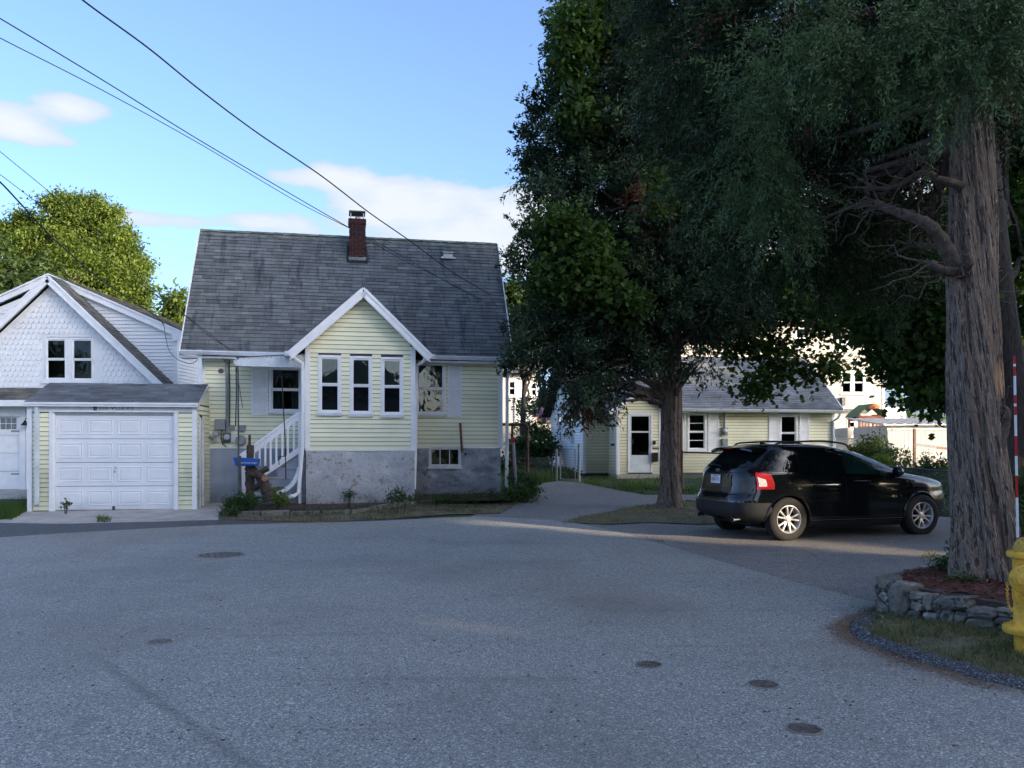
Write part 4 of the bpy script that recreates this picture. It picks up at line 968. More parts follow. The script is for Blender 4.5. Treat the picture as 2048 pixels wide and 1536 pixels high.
# roof: mono-pitch front slope, low ridge
zr = FG.L(250, 768.5, 1.25)[1]
xl0, xr0 = -.05, GW + .07
rl_, rr_ = FG.L(98, 769, 1.25)[0], FG.L(415, 770, 1.25)[0]
GP = [(xl0, -.10, ge + .005), (xr0, -.10, ge + .005), (rl_, 1.25, zr), (rr_, 1.25, zr)]
b = MB(); slab(b, GP, .05); slab(b, [GP[2], GP[3], (xl0, depth + .1, ge - .1), (xr0, depth + .1, ge - .1)], .05); groof = b.build('roof', M['tar'], gar)
shingle_roof(groof, GP, .145, .30, M['shingle2'], seed=15)
shingle_roof(groof, [GP[3], GP[2], (xr0, depth + .1, ge - .1), (xl0, depth + .1, ge - .1)], .2, .3, M['shingle2'], single=0, seed=16)
fb = MB(); fb.box(xl0, xr0, -.13, -.105, ge - .085, ge + .0); fb.box(xl0, xr0, -.155, -.131, ge - .035, ge + .008); fb.build('fascia', M['white'], gar)
# side gable infill at the right
gi = MB(); gi.add([(GW, .0, ge), (GW, depth, ge), (GW, 1.25, zr - .16), (GW - .05, 0, ge), (GW - .05, depth, ge), (GW - .05, 1.25, zr - .16)], [(0, 1, 2), (3, 5, 4), (0, 3, 4, 1)]); gi.build('gable_infill', M['siding'], gar)
rb = MB(); rb.beam((xr0 + .0, -.11, ge - .05), (rr_ + .0, 1.25, zr - .05), .03, .08); rb.build('rake_board', M['white2'], gar)
x = FG.L(200, 900, -.03)[0] * 0 + FG.L(74.5, 900, -.05)[0]; d = MB().box(x - .04, x + .04, -.10, -.030, gz0 + .16, ge - .06).build('downspout', M['gutter'], gar)
# letters on the header: old stick-on address letters, most of them faded
lx = lambda px: FG.L(px, 816, -.03)[0]
lz = (od[3] + ge - .06) / 2 + .012
NP = MB().box(lx(187), lx(193.5), -.034, -.029, lz - .052, lz + .052).build('number_plate', M['textb'], gar)
text('3', .085, M['textg'], NP, (lx(190.2), -.036, lz), name='numeral', sx=1.1)
for ch, px, mm in (('S', 199, 'textg'), ('O', 204, 'textg'), ('M', 209.5, 'textg'), ('E', 215, 'textg'), ('V', 225.5, 'textb'), ('I', 230, 'textg'), ('L', 234, 'textb2'), ('L', 239.5, 'textb2'), ('E', 245.5, 'textb2'), ('A', 256, 'textb2'), ('V', 261, 'textg2'), ('E', 265.5, 'textb2')):
    if mm == 'textb2' and 'textb2' not in M: M['textb2'] = mat('worn_letter', (.12, .13, .15), .6, (60, .5), spots=[(40, .5, (.5, .52, .54), .1)])
    if mm == 'textg2' and 'textg2' not in M: M['textg2'] = mat('ghost_letter', (.45, .46, .48), .6)
    text(ch, .105 if ch != 'V' or mm == 'textg2' else .125, M[mm], header, (lx(px), -.030, lz), name='letter')

# ================================================================ WHITE NEIGHBOUR HOUSE (left)
FN = Frame((352 - 1024) / F * 25.5, 25.5, 0.0)
nb = thing('white_house', 'white two-storey house with scalloped gable at the left edge', 'house', (FN.o.x, FN.o.y, 0), 0)
def nl(px, py, y=0): return FN.L(px, py, y)
yg = -.75
ap = nl(95, 549, yg - .25); e1 = nl(331, 773, yg - .25); sl = (ap[1] - e1[1]) / (e1[0] - ap[0]); xL = ap[0] - (ap[1] - 2.2) / sl
zbase = nl(0, 775, yg)[1]; nb0 = H(25)
win = [rect(94, 679, 132, 758, yg, FN), rect(146, 679, 185, 759, yg, FN)]
gw_ = MB(); xe = ap[0] + (ap[1] - .22 - 2.6) / sl; xw = ap[0] - (ap[1] - .22 - 2.6) / sl
apz = ap[1] - .22
# gable wall as strips round the window pair
def nclip(z): r = (apz - z) / sl; return (ap[0] - r, ap[0] + r)
strip_h = .1; z = 2.6
hole = (win[0][0] - .03, win[1][1] + .03, win[0][2] - .03, win[0][3] + .03)
while z < apz:
    z1 = min(z + strip_h, apz); l, r = nclip(z); l1, r1 = nclip(z1)
    if z1 > hole[2] and z < hole[3]:
        gw_.hexa([(l, yg, z), (hole[0], yg, z), (hole[0], yg + .1, z), (l, yg + .1, z), (l1, yg, z1), (hole[0], yg, z1), (hole[0], yg + .1, z1), (l1, yg + .1, z1)])
        gw_.hexa([(hole[1], yg, z), (r, yg, z), (r, yg + .1, z), (hole[1], yg + .1, z), (hole[1], yg, z1), (r1, yg, z1), (r1, yg + .1, z1), (hole[1], yg + .1, z1)])
    else: gw_.hexa([(l, yg, z), (r, yg, z), (r, yg + .1, z), (l, yg + .1, z), (l1, yg, z1), (r1, yg, z1), (r1, yg + .1, z1), (l1, yg + .1, z1)])
    z = z1
gwall = gw_.build('gable_wall', M['siding_white'], nb)
# scallops
ex = .172; sw_ = .150; cnt = 0; RS = MB(); row = 0; z = zbase - .15
scal = []
while z < apz - .08:
    x = xL; k = 0
    x = ap[0] - 40 * sw_ + (sw_ / 2 if row % 2 else 0)
    while x < ap[0] + 40 * sw_:
        l, r = nclip(z + ex * .9)
        if x > l + .02 and x + sw_ < r - .02 and not (x + sw_ > hole[0] - .10 and x < hole[1] + .10 and z + ex > hole[2] - .10 and z < hole[3] + .12):
            px = 1024 + (x + FN.o.x) / (FN.o.y + yg) * F
            if px > -20: scal.append((x, z))
        x += sw_
    z += ex * .9; row += 1
scal.sort(key=lambda q: (q[0] - ap[0] - .8) ** 2 + (q[1] - 4.2) ** 2)
SCM = None
for i, (x, z) in enumerate(scal):
    b = MB() if i < 300 else RS; b.tone = rnd.random(); g = .004; cxs = x + sw_ / 2; rad = (sw_ - g) / 2; zc = z + rad * .9
    lowp = [(cxs + rad * math.cos(a), zc + rad * .9 * math.sin(a)) for a in np.linspace(math.pi, 2 * math.pi, 7)]
    poly = lowp + [(cxs + rad, z + ex), (cxs - rad, z + ex)]
    n = len(poly); vs = [(p[0], yg - .006 - .022 * (1 - (p[1] - z) / ex), p[1]) for p in poly] + [(p[0], yg - .001, p[1]) for p in poly]
    b.add(vs, [tuple(range(n))] + [(i2, i2 + n, (i2 + 1) % n + n, (i2 + 1) % n) for i2 in range(n)])
    if i < 300: b.build('shingle', M['siding_white'], gwall)
if RS.v: RS.build('scalloped_shingles', M['siding_white'], gwall, kind='stuff')
for w in win: window(nb, *w, yg, casing=.055, sill=False, curtain=False, m='white')
MB().box(win[0][1] + .055, win[1][0] - .055, yg - .04, yg, win[0][2] - .05, win[0][3] + .05).build('mullion', M['white'], nb)
MB().box(win[0][0] - .1, win[1][1] + .1, yg - .07, yg, win[0][2] - .13, win[0][2] - .056).build('window_apron', M['white'], nb)
MB().box(hole[0] - .3, hole[1] + .3, yg + .5, yg + .55, hole[2] - .4, hole[3] + .4).build('inner_wall', M['dark_room'], nb)
# gable roof with its rakes
xe2 = e1[0] + .25; ze2 = ap[1] - (xe2 - ap[0]) * sl; xw2 = 2 * ap[0] - xe2 - 1.2; zw2 = ap[1] - (ap[0] - xw2) * sl
rr_ = MB(); yfN, ybN = yg - .25, 4
slab(rr_, [(xe2, yfN, ze2), (xe2, ybN, ze2), (ap[0], yfN, ap[1]), (ap[0], ybN, ap[1])], .08); slab(rr_, [(xw2, ybN, zw2), (xw2, yfN, zw2), (ap[0], ybN, ap[1]), (ap[0], yfN, ap[1])], .08); nroof = rr_.build('roof', M['tar'], nb)
sf_ = MB()
for (xx, zz_) in ((xe2, ze2), (xw2, zw2)): slab(sf_, [(xx, yfN + .001, zz_ - .125), (xx, yg - .031, zz_ - .125), (ap[0], yfN + .001, ap[1] - .125), (ap[0], yg - .031, ap[1] - .125)], .02)
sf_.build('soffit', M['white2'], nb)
shingle_roof(nroof, [(xe2, yfN, ze2), (xe2, yfN + 1.0, ze2), (ap[0], yfN, ap[1]), (ap[0], yfN + 1.0, ap[1])], .15, .25, M['shingle3'], single=200, seed=31)
rb = MB(); rb.beam((xe2, yfN - .015, ze2 - .13), (ap[0], yfN - .015, ap[1] - .13), .03, .20); rb.beam((xw2, yfN - .015, zw2 - .13), (ap[0], yfN - .015, ap[1] - .13), .03, .20)
rb.build('rake_board', M['white'], nb)
rb = MB(); rb.beam((xe2, yfN - .04, ze2 - .03), (ap[0], yfN - .04, ap[1] - .03), .02, .05); rb.beam((xw2, yfN - .04, zw2 - .03), (ap[0], yfN - .04, ap[1] - .03), .02, .05)
rb.build('rake_moulding', M['white'], nb)
# wide dormer behind: fascia falls gently both ways
d1 = nl(362, 664, -.1); dm = nl(118, 556, -.1); ds = (dm[1] - d1[1]) / (d1[0] - dm[0])
dlx = dm[0] - 5.0; dlz = dm[1] - .10 - 5.0 * ds * .95; dmx = dm[0] - .3
wx1 = nl(354, 700, 0)[0]; zz0 = nl(352, 772, 0)[1]
dw = MB(); topz = lambda x: d1[1] - .17 + (d1[0] - x) * ds if x > dmx else dm[1] - .2 - (dmx - x) * ds * .95
for xa in np.arange(dlx, wx1, .3):
    xb = min(xa + .3, wx1); dw.hexa([(xa, 0.012, 1.0), (xb, .012, 1.0), (xb, .1, 1.0), (xa, .1, 1.0), (xa, .012, topz(xa)), (xb, .012, topz(xb)), (xb, .1, topz(xb)), (xa, .1, topz(xa))])
dw.box(wx1 - .1, wx1, .1, 6, nb0, d1[1] - .25); dwall = dw.build('wall', M['siding_white'], nb)
def dclip(z): return (dlx + max(0, (z - dlz + .1)) / (ds * .95), d1[0] - .05 - max(0, z - d1[1] + .17) / ds)
siding(dwall, dlx, wx1 - .1, 2.3, dm[1] - .2, .105, 0, M['siding_white'], clipf=dclip)
siding(dwall, .02, 6, nb0, d1[1] - .2, .105, wx1, M['siding_white'], axis='y', joined=True, sgn=1)
t = MB(); t.box(wx1 - .1, wx1 + .02, -.03, .01, nb0, d1[1] - .18); t.box(wx1 + .001, wx1 + .022, .011, .1, nb0, d1[1] - .18); t.build('corner_trim', M['white'], nb)
fz_ = MB(); fz_.beam((d1[0], -.12, d1[1] - .09), (dmx, -.12, dm[1] + .02), .03, .20); fz_.beam((dmx, -.12, dm[1] + .02), (dlx, -.12, dlz + .1), .03, .20); fz_.beam((d1[0] + .04, -.15, d1[1] + .0), (dmx, -.15, dm[1] + .11), .03, .05); fz_.beam((dmx, -.15, dm[1] + .11), (dlx, -.15, dlz + .19), .03, .05)
fz_.box(d1[0] - .25, d1[0] + .02, -.14, -.10, d1[1] - .26, d1[1] - .10); fz_.build('dormer_fascia', M['white'], nb)
sf_ = MB(); slab(sf_, [(dlx, -.10, dlz + .03), (dlx, .011, dlz + .03), (dmx, -.10, dm[1] - .03), (dmx, .011, dm[1] - .03)], .03); slab(sf_, [(d1[0], -.10, d1[1] - .14), (d1[0], .011, d1[1] - .14), (dmx, -.10, dm[1] - .03), (dmx, .011, dm[1] - .03)], .03); sf_.build('dormer_soffit', M['white2'], nb)
dr_ = MB(); D0 = [(d1[0] + .06, -.16, d1[1] + .03), (d1[0] + .06, 5, d1[1] + .03), (dmx, -.16, dm[1] + .14), (dmx, 5, dm[1] + .14)]; slab(dr_, D0, .05)
slab(dr_, [(dlx, 5, dlz + .2), (dlx, -.16, dlz + .2), (dmx, 5, dm[1] + .14), (dmx, -.16, dm[1] + .14)], .05); droof = dr_.build('dormer_roof', M['tar'], nb)
shingle_roof(droof, D0, .2, .3, M['shingle3'], single=0, seed=33, lift=.02)
ca_ = MB(); s_ = lambda x, z: (x, -.2, z)
# lower storey: pent roof, white panelled garage door, lamp
yl = -.55
pz0, pz1 = nl(30, 801, yl - .25)[1], nl(30, 776, yg)[1]; xr = nl(75, 800, yl)[0]; xl = xr - 6
pr = MB(); PP = [(xl, yl - .25, pz0), (xr + 1.6, yl - .25, pz0), (xl, yg + .02, pz1 + .25), (xr + 1.6, yg + .02, pz1 + .25)]
PP = [(xl, yl - .35, pz0), (xr + 1.6, yl - .35, pz0), (xl, yg - .03, pz1), (xr + 1.6, yg - .03, pz1)]
yq = yg - .9
PP = [(xl, yq, nl(30, 800, yq)[1]), (xr + 1.6, yq, nl(30, 800, yq)[1]), (xl, yg - .03, pz1), (xr + 1.6, yg - .03, pz1)]; slab(pr, PP, .04); prf = pr.build('pent_roof', M['tar'], nb); shingle_roof(prf, PP, .14, .25, M['shingle3'], single=120, seed=35)
zf_ = PP[0][2]; MB().box(xl, xr + 1.6, yq - .03, yq - .002, zf_ - .17, zf_ + .0).build('fascia', M['white'], nb); MB().box(xl, xr + 1.6, yq, yg, zf_ - .19, zf_ - .17).build('soffit', M['white2'], nb)
yw = yg - .45; gdr = rect(-160, 834, 40, 979, yw, FN); gb0 = H(24.3)
lw = MB(); wall_holes(lw, xl, xr + 1.6, gb0, zf_ - .19, yw + .012, yw + .1, [(gdr[0], gdr[1], gb0, gdr[3])]); lwall = lw.build('lower_wall', M['siding_white'], nb)
siding(lwall, gdr[1] + .17, xr + 1.6, gb0, zf_ - .2, .105, yw, M['siding_white'])
t = MB(); t.box(gdr[1], gdr[1] + .16, yw - .03, yw + .01, gb0, gdr[3] + .02); t.box(gdr[0], gdr[1] + .16, yw - .03, yw + .01, gdr[3] + .021, zf_ - .2); t.build('door_surround', M['white'], nb)
for k in range(4):
    hh = (gdr[3] - gb0) / 4; s_ = MB().box(gdr[0], gdr[1] - .002, yw + .05, yw + .085, gb0 + k * hh + .005, gb0 + (k + 1) * hh - .005).build('door_section', M['white'], nb, bevel=.004)
    if k == 3:
        for j in range(2):
            xa = gdr[1] - .12 - .62 - j * .75; za = gb0 + k * hh + .16; wv = MB()
            for i in range(4):
                for q in range(2):
                    MB().box(xa + i * .155 + .01, xa + i * .155 + .145, yw + .044, yw + .049, za + q * .17 + .01, za + q * .17 + .16).build('pane', M['glass_bright'] if 'glass_bright' in M else M['lead'], s_)
for zz in (nl(20, 862, yw)[1], nl(20, 948, yw)[1]): MB().beam((gdr[1] - .28, yw + .04, zz), (gdr[1] - .02, yw + .04, zz), .01, .025).build('strap_hinge', M['black'], nb)
lp = nl(50, 846, yw - .2); L_ = MB(); L_.lathe([(.11, 0), (.10, .03), (.04, .10), (.03, .14)], (lp[0], yw - .2, lp[1] - .07), n=16); lamp_ = L_.build('wall_lamp', M['black'], nb, smooth=True)
MB().tube([(lp[0], yw - .2, lp[1] + .06), (lp[0] + .01, yw - .18, lp[1] + .13), (lp[0] + .04, yw - .08, lp[1] + .12), (lp[0] + .06, yw, lp[1] + .04)], .012, 6).build('lamp_arm', M['black'], lamp_)

# ================================================================ REAR COTTAGE (right)
FC = Frame((1167 - 1024) / F * 29.3, 29.3, .105)
ct = thing('yellow_cottage', 'low pale yellow cottage with gabled entry behind the trees and the parked car', 'house', (FC.o.x, FC.o.y, 0), FC.th)
CW = 0
for w in np.arange(6, 12, .01):
    P_ = FC.W(w, 0, 0)
    if P_.x / P_.y * F + 1024 >= 1667: CW = w; break
CD = 6.6; cb0 = H(29) + .0; cE = FC.L(1400, 817, -.35)[1]; cR = FC.L(1450, 714, 3.3)[1]
ye = -1.25; ex0, ex1 = FC.L(1234, 900, ye)[0], FC.L(1323, 900, ye)[0]
cw1 = rect(1377, 829, 1409, 898, 0, FC); cw2 = rect(1561, 832, 1591, 900, 0, FC)
cb = MB(); wall_holes(cb, 0, CW, cb0, cE, .012, .12, [cw1, cw2]); cb.box(CW - .12, CW, .12, CD, cb0, cE); cb.box(0, CW, CD, CD + .1, cb0, cE)
def sy(px):  # position along the left side wall
    for y in np.arange(0, 9, .01):
        P_ = FC.W(0, y, 0)
        if P_.x / P_.y * F + 1024 <= px: return y
    return 8
lw1 = (sy(1149), sy(1142), FC.L(1145, 890, 0)[1] * 1.0, FC.L(1145, 824, 0)[1]); lw2 = (sy(1124), sy(1117), lw1[2], lw1[3])
CD = max(CD, sy(1102))
sb = MB(); wall_holes(sb, .12, CD, cb0, cE, .012, .12, [lw1, lw2]); sb.v = [(v[1], v[0], v[2]) for v in sb.v]; cb.add(sb.v, sb.f)
cwall = cb.build('wall', M['dark_room'], ct)
siding(cwall, .08, CW - .08, cb0 + .12, cE - .05, .102, 0, M['siding_cottage'], [H2(cw1, .05), H2(cw2, .05), (ex0 + .05, ex1 - .05, 0, 9)])
siding(cwall, .05, CD, cb0 + .12, cE, .102, 0, M['siding_white'], [H2(lw1, .05), H2(lw2, .05)], axis='y')
gs = MB(); gs.add([(0, 0, cE), (0, CD, cE), (0, CD / 2, cR - .1), (.1, 0, cE), (.1, CD, cE), (.1, CD / 2, cR - .1)], [(0, 1, 2), (3, 5, 4)]); gs.add([(CW - .1, 0, cE), (CW - .1, CD, cE), (CW - .1, CD / 2, cR - .1), (CW, 0, cE), (CW, CD, cE), (CW, CD / 2, cR - .1)], [(0, 1, 2), (3, 5, 4)]); gs.build('gable_wall', M['siding_white'], ct)
t = MB(); t.box(-.02, .08, -.03, .01, cb0 + .1, cE); t.box(-.022, -.001, .011, .1, cb0 + .1, cE); t.box(CW - .08, CW + .02, -.03, .01, cb0 + .1, cE); t.build('corner_trim', M['white'], ct)
MB().box(.03, CW - .03, .02, .2, cb0 - .1, cb0 + .12).build('foundation', M['found_rub'], ct)
window(ct, *cw1, 0, casing=.07, blind=.45, split=.5, bars=(1, 2)); window(ct, *cw2, 0, casing=.07, split=.5)
window(ct, *lw1, 0, casing=.05, axis='y', sill=False, split=.5, blind=.5); window(ct, *lw2, 0, casing=.05, axis='y', sill=False, split=.5, blind=.5)
for a, c in ((1355, 1371), (1416, 1437), (1537, 1557), (1598, 1618)): shutter(ct, *rect(a, 827, c, 905, 0, FC), -.004)
mx_, mz_ = FC.L(1450, 863, -.1); MB().tube([(mx_, -.07, cE - .1), (mx_, -.07, mz_ + .1)], .04, 8).build('conduit', M['greybox'], ct); MB().box(mx_ - .11, mx_ + .11, -.09, -.018, mz_ - .14, mz_ + .14).build('meter_box', M['greybox'], ct); MB().lathe([(.09, 0), (.09, .08), (.001, .1)], (mx_, -.09, mz_), (0, -1, 0), 18).build('meter_dial', M['metal'], ct); MB().box(mx_ - .1, mx_ + .1, -.12, -.018, mz_ - .52, mz_ - .24).build('junction_box', M['greybox'], ct, bevel=.01)
# entry
eAp = FC.L(1290, 773, ye - .2); eL = FC.L(1219, 822, ye - .2); esl = (eAp[1] - eL[1]) / (eAp[0] - eL[0]); eR = (2 * eAp[0] - eL[0], eL[1])
ecx = (ex0 + ex1) / 2; eg = eAp[1] - .10 - abs(ecx - eAp[0]) * esl; ezE = eg - esl * (ex1 - ex0) / 2
od2 = rect(1259, 829, 1301, 945, ye, FC)
eb = MB(); wall_holes(eb, ex0, ex1, cb0 + .05, ezE, ye + .012, ye + .12, [od2]); eb.prism([(ex0, ezE), (ex1, ezE), (ecx, eg)], ye + .012, ye + .1)
eb.box(ex1 - .1, ex1, ye + .12, 0, cb0, ezE)
nw = (ye + .35, ye + .85, FC.L(1229, 884, ye + .5)[1], FC.L(1229, 843, ye + .5)[1]); s2 = MB(); wall_holes(s2, ye + .12, 0, cb0 + .05, ezE, ex0 + .012, ex0 + .1, [nw]); s2.v = [(v[1], v[0], v[2]) for v in s2.v]; eb.add(s2.v, s2.f)
ew = eb.build('entry_wall', M['dark_room'], ct)
def eclip(z):
    if z <= ezE: return (-99, 99)
    r = (eg - z) / esl; return (ecx - r, ecx + r)
siding(ew, ex0 + .09, ex1 - .09, cb0 + .12, cb0 + .12 + .102 * 32, .102, ye, M['siding_cottage'], [H2(od2, .06)], clipf=eclip)
siding(ew, ye + .1, 0, cb0 + .12, ezE, .102, ex0, M['siding_cottage'], [H2(nw, .05)], axis='y')
window(ct, *nw, ex0, axis='y', casing=.05, sill=False, blind=.9, split=0)
t = MB(); t.box(ex0 - .02, ex0 + .09, ye - .03, ye + .01, cb0 + .1, ezE); t.box(ex0 - .022, ex0 - .001, ye + .011, ye + .1, cb0 + .1, ezE); t.box(ex1 - .09, ex1 + .02, ye - .03, ye + .01, cb0 + .1, ezE); t.build('corner_trim', M['white'], ct)
MB().box(ex0, ex1, ye + .0, 0, cb0 - .1, cb0 + .115).build('entry_step', M['concrete'], ct)
x0, x1, z0, z1 = od2; t = MB()
for (a, c, e, f_) in ((x0 - .06, x0, z0, z1 + .06), (x1, x1 + .06, z0, z1 + .06), (x0, x1, z1, z1 + .06)): t.box(a, c, ye - .035, ye + .03, e, f_)
t.build('door_frame', M['white'], ct)
t = MB(); q = .06; zk = z0 + .58; zm = z0 + 1.35
for (a, c, e, f_) in ((x0, x0 + q, z0, z1), (x1 - q, x1, z0, z1), (x0 + q, x1 - q, z1 - q, z1), (x0 + q, x1 - q, z0, zk), (x0 + q, x1 - q, zm - .025, zm + .025)): t.box(a + .001, c - .001, ye - .02, ye + .015, e, f_ - .001)
sdr = t.build('storm_door', M['gutter'], ct); MB().box(x0 + q, x1 - q, ye - .004, ye + .001, zk, z1 - q).build('pane', M['glass'], sdr); MB().box(x0, x1, ye + .04, ye + .09, z0, z1).build('inner_door', M['redwood'], sdr); MB().box(x0 + .09, x0 + .12, ye - .05, ye - .02, z0 + .95, z0 + 1.1).build('handle', M['dkmetal'], sdr)
r = rect(1305, 905, 1316, 923, ye - .1, FC); MB().box(r[0], r[1], ye - .12, ye - .018, r[2], r[3]).build('mailbox', M['black'], ct, bevel=.01); r = rect(1307, 882, 1312, 889, ye - .1, FC); MB().box(r[0], r[1], ye - .08, ye - .018, r[2], r[3]).build('door_light', M['black'], ct)
r = rect(1305, 895, 1318, 898, ye - .05, FC); MB().box(r[0], r[1], ye - .03, ye - .018, r[2], r[3]).build('number_plaque', M['redwood'], ct)
# roofs
def cx(px, y): return FC.L(px, 800, y)[0]
CP = [(cx(1150, -.35), -.35, cE), (cx(1686, -.35), -.35, cE), (cx(1170, 3.3), 3.3, cR), (cx(1611, 3.3), 3.3, cR)]
CP[2] = (CP[0][0], 3.3, cR)
b = MB(); slab(b, CP, .08); slab(b, [CP[2], CP[3], (CP[0][0], CD + .3, cE), (CP[1][0], CD + .3, cE)], .08)
slab(b, [(eL[0], 0.6, eL[1]), (eL[0], ye - .2, eL[1]), (eAp[0], 1.6, eAp[1]), (eAp[0], ye - .2, eAp[1])], .05); slab(b, [(eR[0], ye - .2, eR[1]), (eR[0], .6, eR[1]), (eAp[0], ye - .2, eAp[1]), (eAp[0], 1.6, eAp[1])], .05)
croof = b.build('roof', M['tar'], ct)
shingle_roof(croof, CP, .135, .3, M['shingle2'], seed=41, single=200)
shingle_roof(croof, [(eR[0], ye - .2, eR[1]), (eR[0], .6, eR[1]), (eAp[0], ye - .2, eAp[1]), (eAp[0], 1.6, eAp[1])], .135, .3, M['shingle2'], single=0, seed=42); shingle_roof(croof, [(eL[0], .6, eL[1]), (eL[0], ye - .2, eL[1]), (eAp[0], 1.6, eAp[1]), (eAp[0], ye - .2, eAp[1])], .135, .3, M['shingle2'], single=0, seed=43)
t = MB(); t.beam((eL[0], ye - .22, eL[1] - .08), (eAp[0], ye - .22, eAp[1] - .08), .03, .15); t.beam((eR[0], ye - .22, eR[1] - .08), (eAp[0], ye - .22, eAp[1] - .08), .03, .15); t.beam((CP[1][0] + .01, -.35, cE - .05), (CP[3][0] + .01, 3.3, cR - .05), .03, .12); t.build('rake_board', M['white'], ct)
gutter(ct, CP[0][0], eL[0], -.352, cE - .0); gutter(ct, eR[0], CP[1][0], -.352, cE - .0, drop=.03)
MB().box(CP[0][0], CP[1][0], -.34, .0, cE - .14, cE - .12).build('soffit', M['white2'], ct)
P1 = lambda px, py, y: (*[FC.L(px, py, y)[0]], y, FC.L(px, py, y)[1])
MB().tube([P1(1680, 828, -.38), P1(1676, 836, -.3), P1(1667, 842, -.06), P1(1666, 940, -.06)], .045, 6).build('downspout', M['gutter'], ct)
for zc_ in (1470, 1560): pass

# ================================================================ BACKGROUND BUILDINGS
FT = Frame((1768 - 1024) / F * 50, 50, .02)
tb_ = thing('apartment_house', 'tall beige three-storey house lit by the sun behind the cottage', 'house', (FT.o.x, FT.o.y, 0), FT.th)
# its right corner is at x = 0; the front runs to the left
tz0, tz1 = H(50), FT.L(1600, 604, 0)[1]
def tr(a, b_, c, d_): return rect(a, b_, c, d_, 0, FT)
tw = [tr(1676, 678, 1693, 700), tr(1684, 745, 1701, 785), tr(1708, 745, 1726, 785), tr(1697, 832, 1709, 855), tr(1592, 657, 1607, 694), tr(1484, 675, 1502, 697), tr(1545, 745, 1562, 785), tr(1470, 745, 1487, 785)]
b = MB(); wall_holes(b, -16, 0, tz0, tz1, .012, .15, tw); b.box(-.15, 0, .15, 9, tz0, tz1); b.box(-16, -15.8, .15, 9, tz0, tz1); b.box(-16, 0, 9, 9.1, tz0, tz1); twl = b.build('wall', M['dark_room'], tb_)
siding(twl, -16, -.12, tz0 + .3, tz1, .14, 0, M['siding_beige'], [H2(w, .05) for w in tw], proud=.022)
siding(twl, 0.1, 9, tz0 + .3, tz1, .14, 0, M['siding_beige'], axis='y', joined=True, sgn=1)
for w in tw: window(tb_, *w, 0, casing=.09, sill=True, blind=.4 if w[3] - w[2] > 1 else None)
t = MB(); t.box(-.12, .03, -.04, .01, tz0, tz1); t.box(.001, .032, .011, .14, tz0, tz1); t.build('corner_trim', M['white'], tb_)
zc = FT.L(1600, 648, 0)[1]; MB().box(-16, -3.5, -.16, -.03, zc - .1, zc + .1).build('belt_trim', M['dkmetal'], tb_)
zc = FT.L(1600, 822, 0)[1]; MB().box(-16, -.13, -.10, -.03, zc - .12, zc + .12).build('belt_trim', M['dkmetal'], tb_)
b = MB(); slab(b, [(-16.4, -.5, tz1), (.5, -.5, tz1), (-16.4, 4.5, tz1 + 2.2), (.5, 4.5, tz1 + 2.2)], .12); slab(b, [(-16.4, 4.5, tz1 + 2.2), (.5, 4.5, tz1 + 2.2), (-16.4, 9.5, tz1), (.5, 9.5, tz1)], .12); b.box(-16.4, .5, -.54, -.51, tz1 - .25, tz1); tro = b.build('roof', M['shingle2'], tb_)
b = MB(); r = tr(1680, 795, 1687, 812); b.box(r[0], r[1], -.3, -.03, r[2], r[3]); b.build('wall_lamp', M['dkmetal'], tb_)
MB().box(.01, 1.6, .6, 8, tz0, FT.L(1790, 815, 1)[1]).build('side_wing', M['siding_white'], tb_)

FS = Frame((1775 - 1024) / F * 38, 38, -.02)
sh = thing('white_shed', 'long white shed with pale metal roof behind the hedge at the right', 'shed', (FS.o.x, FS.o.y, 0), FS.th)
sw1 = FS.L(1893, 900, 0)[0]; sz0, sz1 = H(38), FS.L(1780, 851, 0)[1]
b = MB(); n = 14
for i in range(n):
    b2 = MB(); b2.box(sw1 * i / n + .006, sw1 * (i + 1) / n - .006, 0, .04, sz0, sz1); b2.build('wall_panel', M['shed_paint'], sh)
b.box(0, sw1, .041, 4, sz0, sz1); b.build('body', M['shed_paint'], sh)
MB().box(-.04, sw1 + .04, -.05, -.002, sz1 - .22, sz1).build('fascia', M['white2'], sh)
sz2 = FS.L(1860, 831, 4)[1]; b = MB(); n = 24
for i in range(n):
    xa = -.3 + (sw1 + .8) * i / n; xb = xa + (sw1 + .8) / n; k = .03 if i % 3 == 0 else 0; b.hexa([(xa, -.3, sz1), (xb, -.3, sz1), (xb, 4, sz2 - .2), (xa, 4, sz2 - .2), (xa, -.3, sz1 + .05 + k), (xb, -.3, sz1 + .05 + k), (xb, 4, sz2 - .15 + k), (xa, 4, sz2 - .15 + k)])
b.build('roof', M['shed_paint'], sh)
MB().box(sw1 + .01, sw1 + 2.2, .3, 3.5, sz0, sz1 - .1).build('lean_to', M['shed_paint'], sh)
# garden post frame before the shed, small flag
FP = 36.5
def rp(px, py, Y=FP): return ray(px, py, Y)
pf = thing('clothes_frame', 'rusty post frame with a grey cross board before the white shed', 'post frame', (rp(1829, 940).x, FP, H(FP)))
def loc(o, P): return tuple(Vector(P) - o.location)
b = MB().beam(loc(pf, (rp(1829, 0).x, FP, H(FP))), loc(pf, rp(1829, 857)), .09, .09, up=(0, 1, 0)); b.build('post', M['rust'], pf)
MB().beam(loc(pf, rp(1829, 858.5)), loc(pf, rp(1910, 860)), .04, .05).build('top_bar', M['white2'], pf); MB().beam(loc(pf, rp(1830, 889)), loc(pf, rp(1872, 894)), .04, .13).build('cross_board', M['greybox'], pf); MB().beam(loc(pf, rp(1872, 895)), loc(pf, rp(1912, 899)), .04, .11).build('cross_board', M['cut'], pf)
b = MB().beam(loc(pf, (rp(1925, 0).x, FP, H(FP))), loc(pf, rp(1925, 857)), .09, .09, up=(0, 1, 0)); b.build('post', M['rust'], pf)
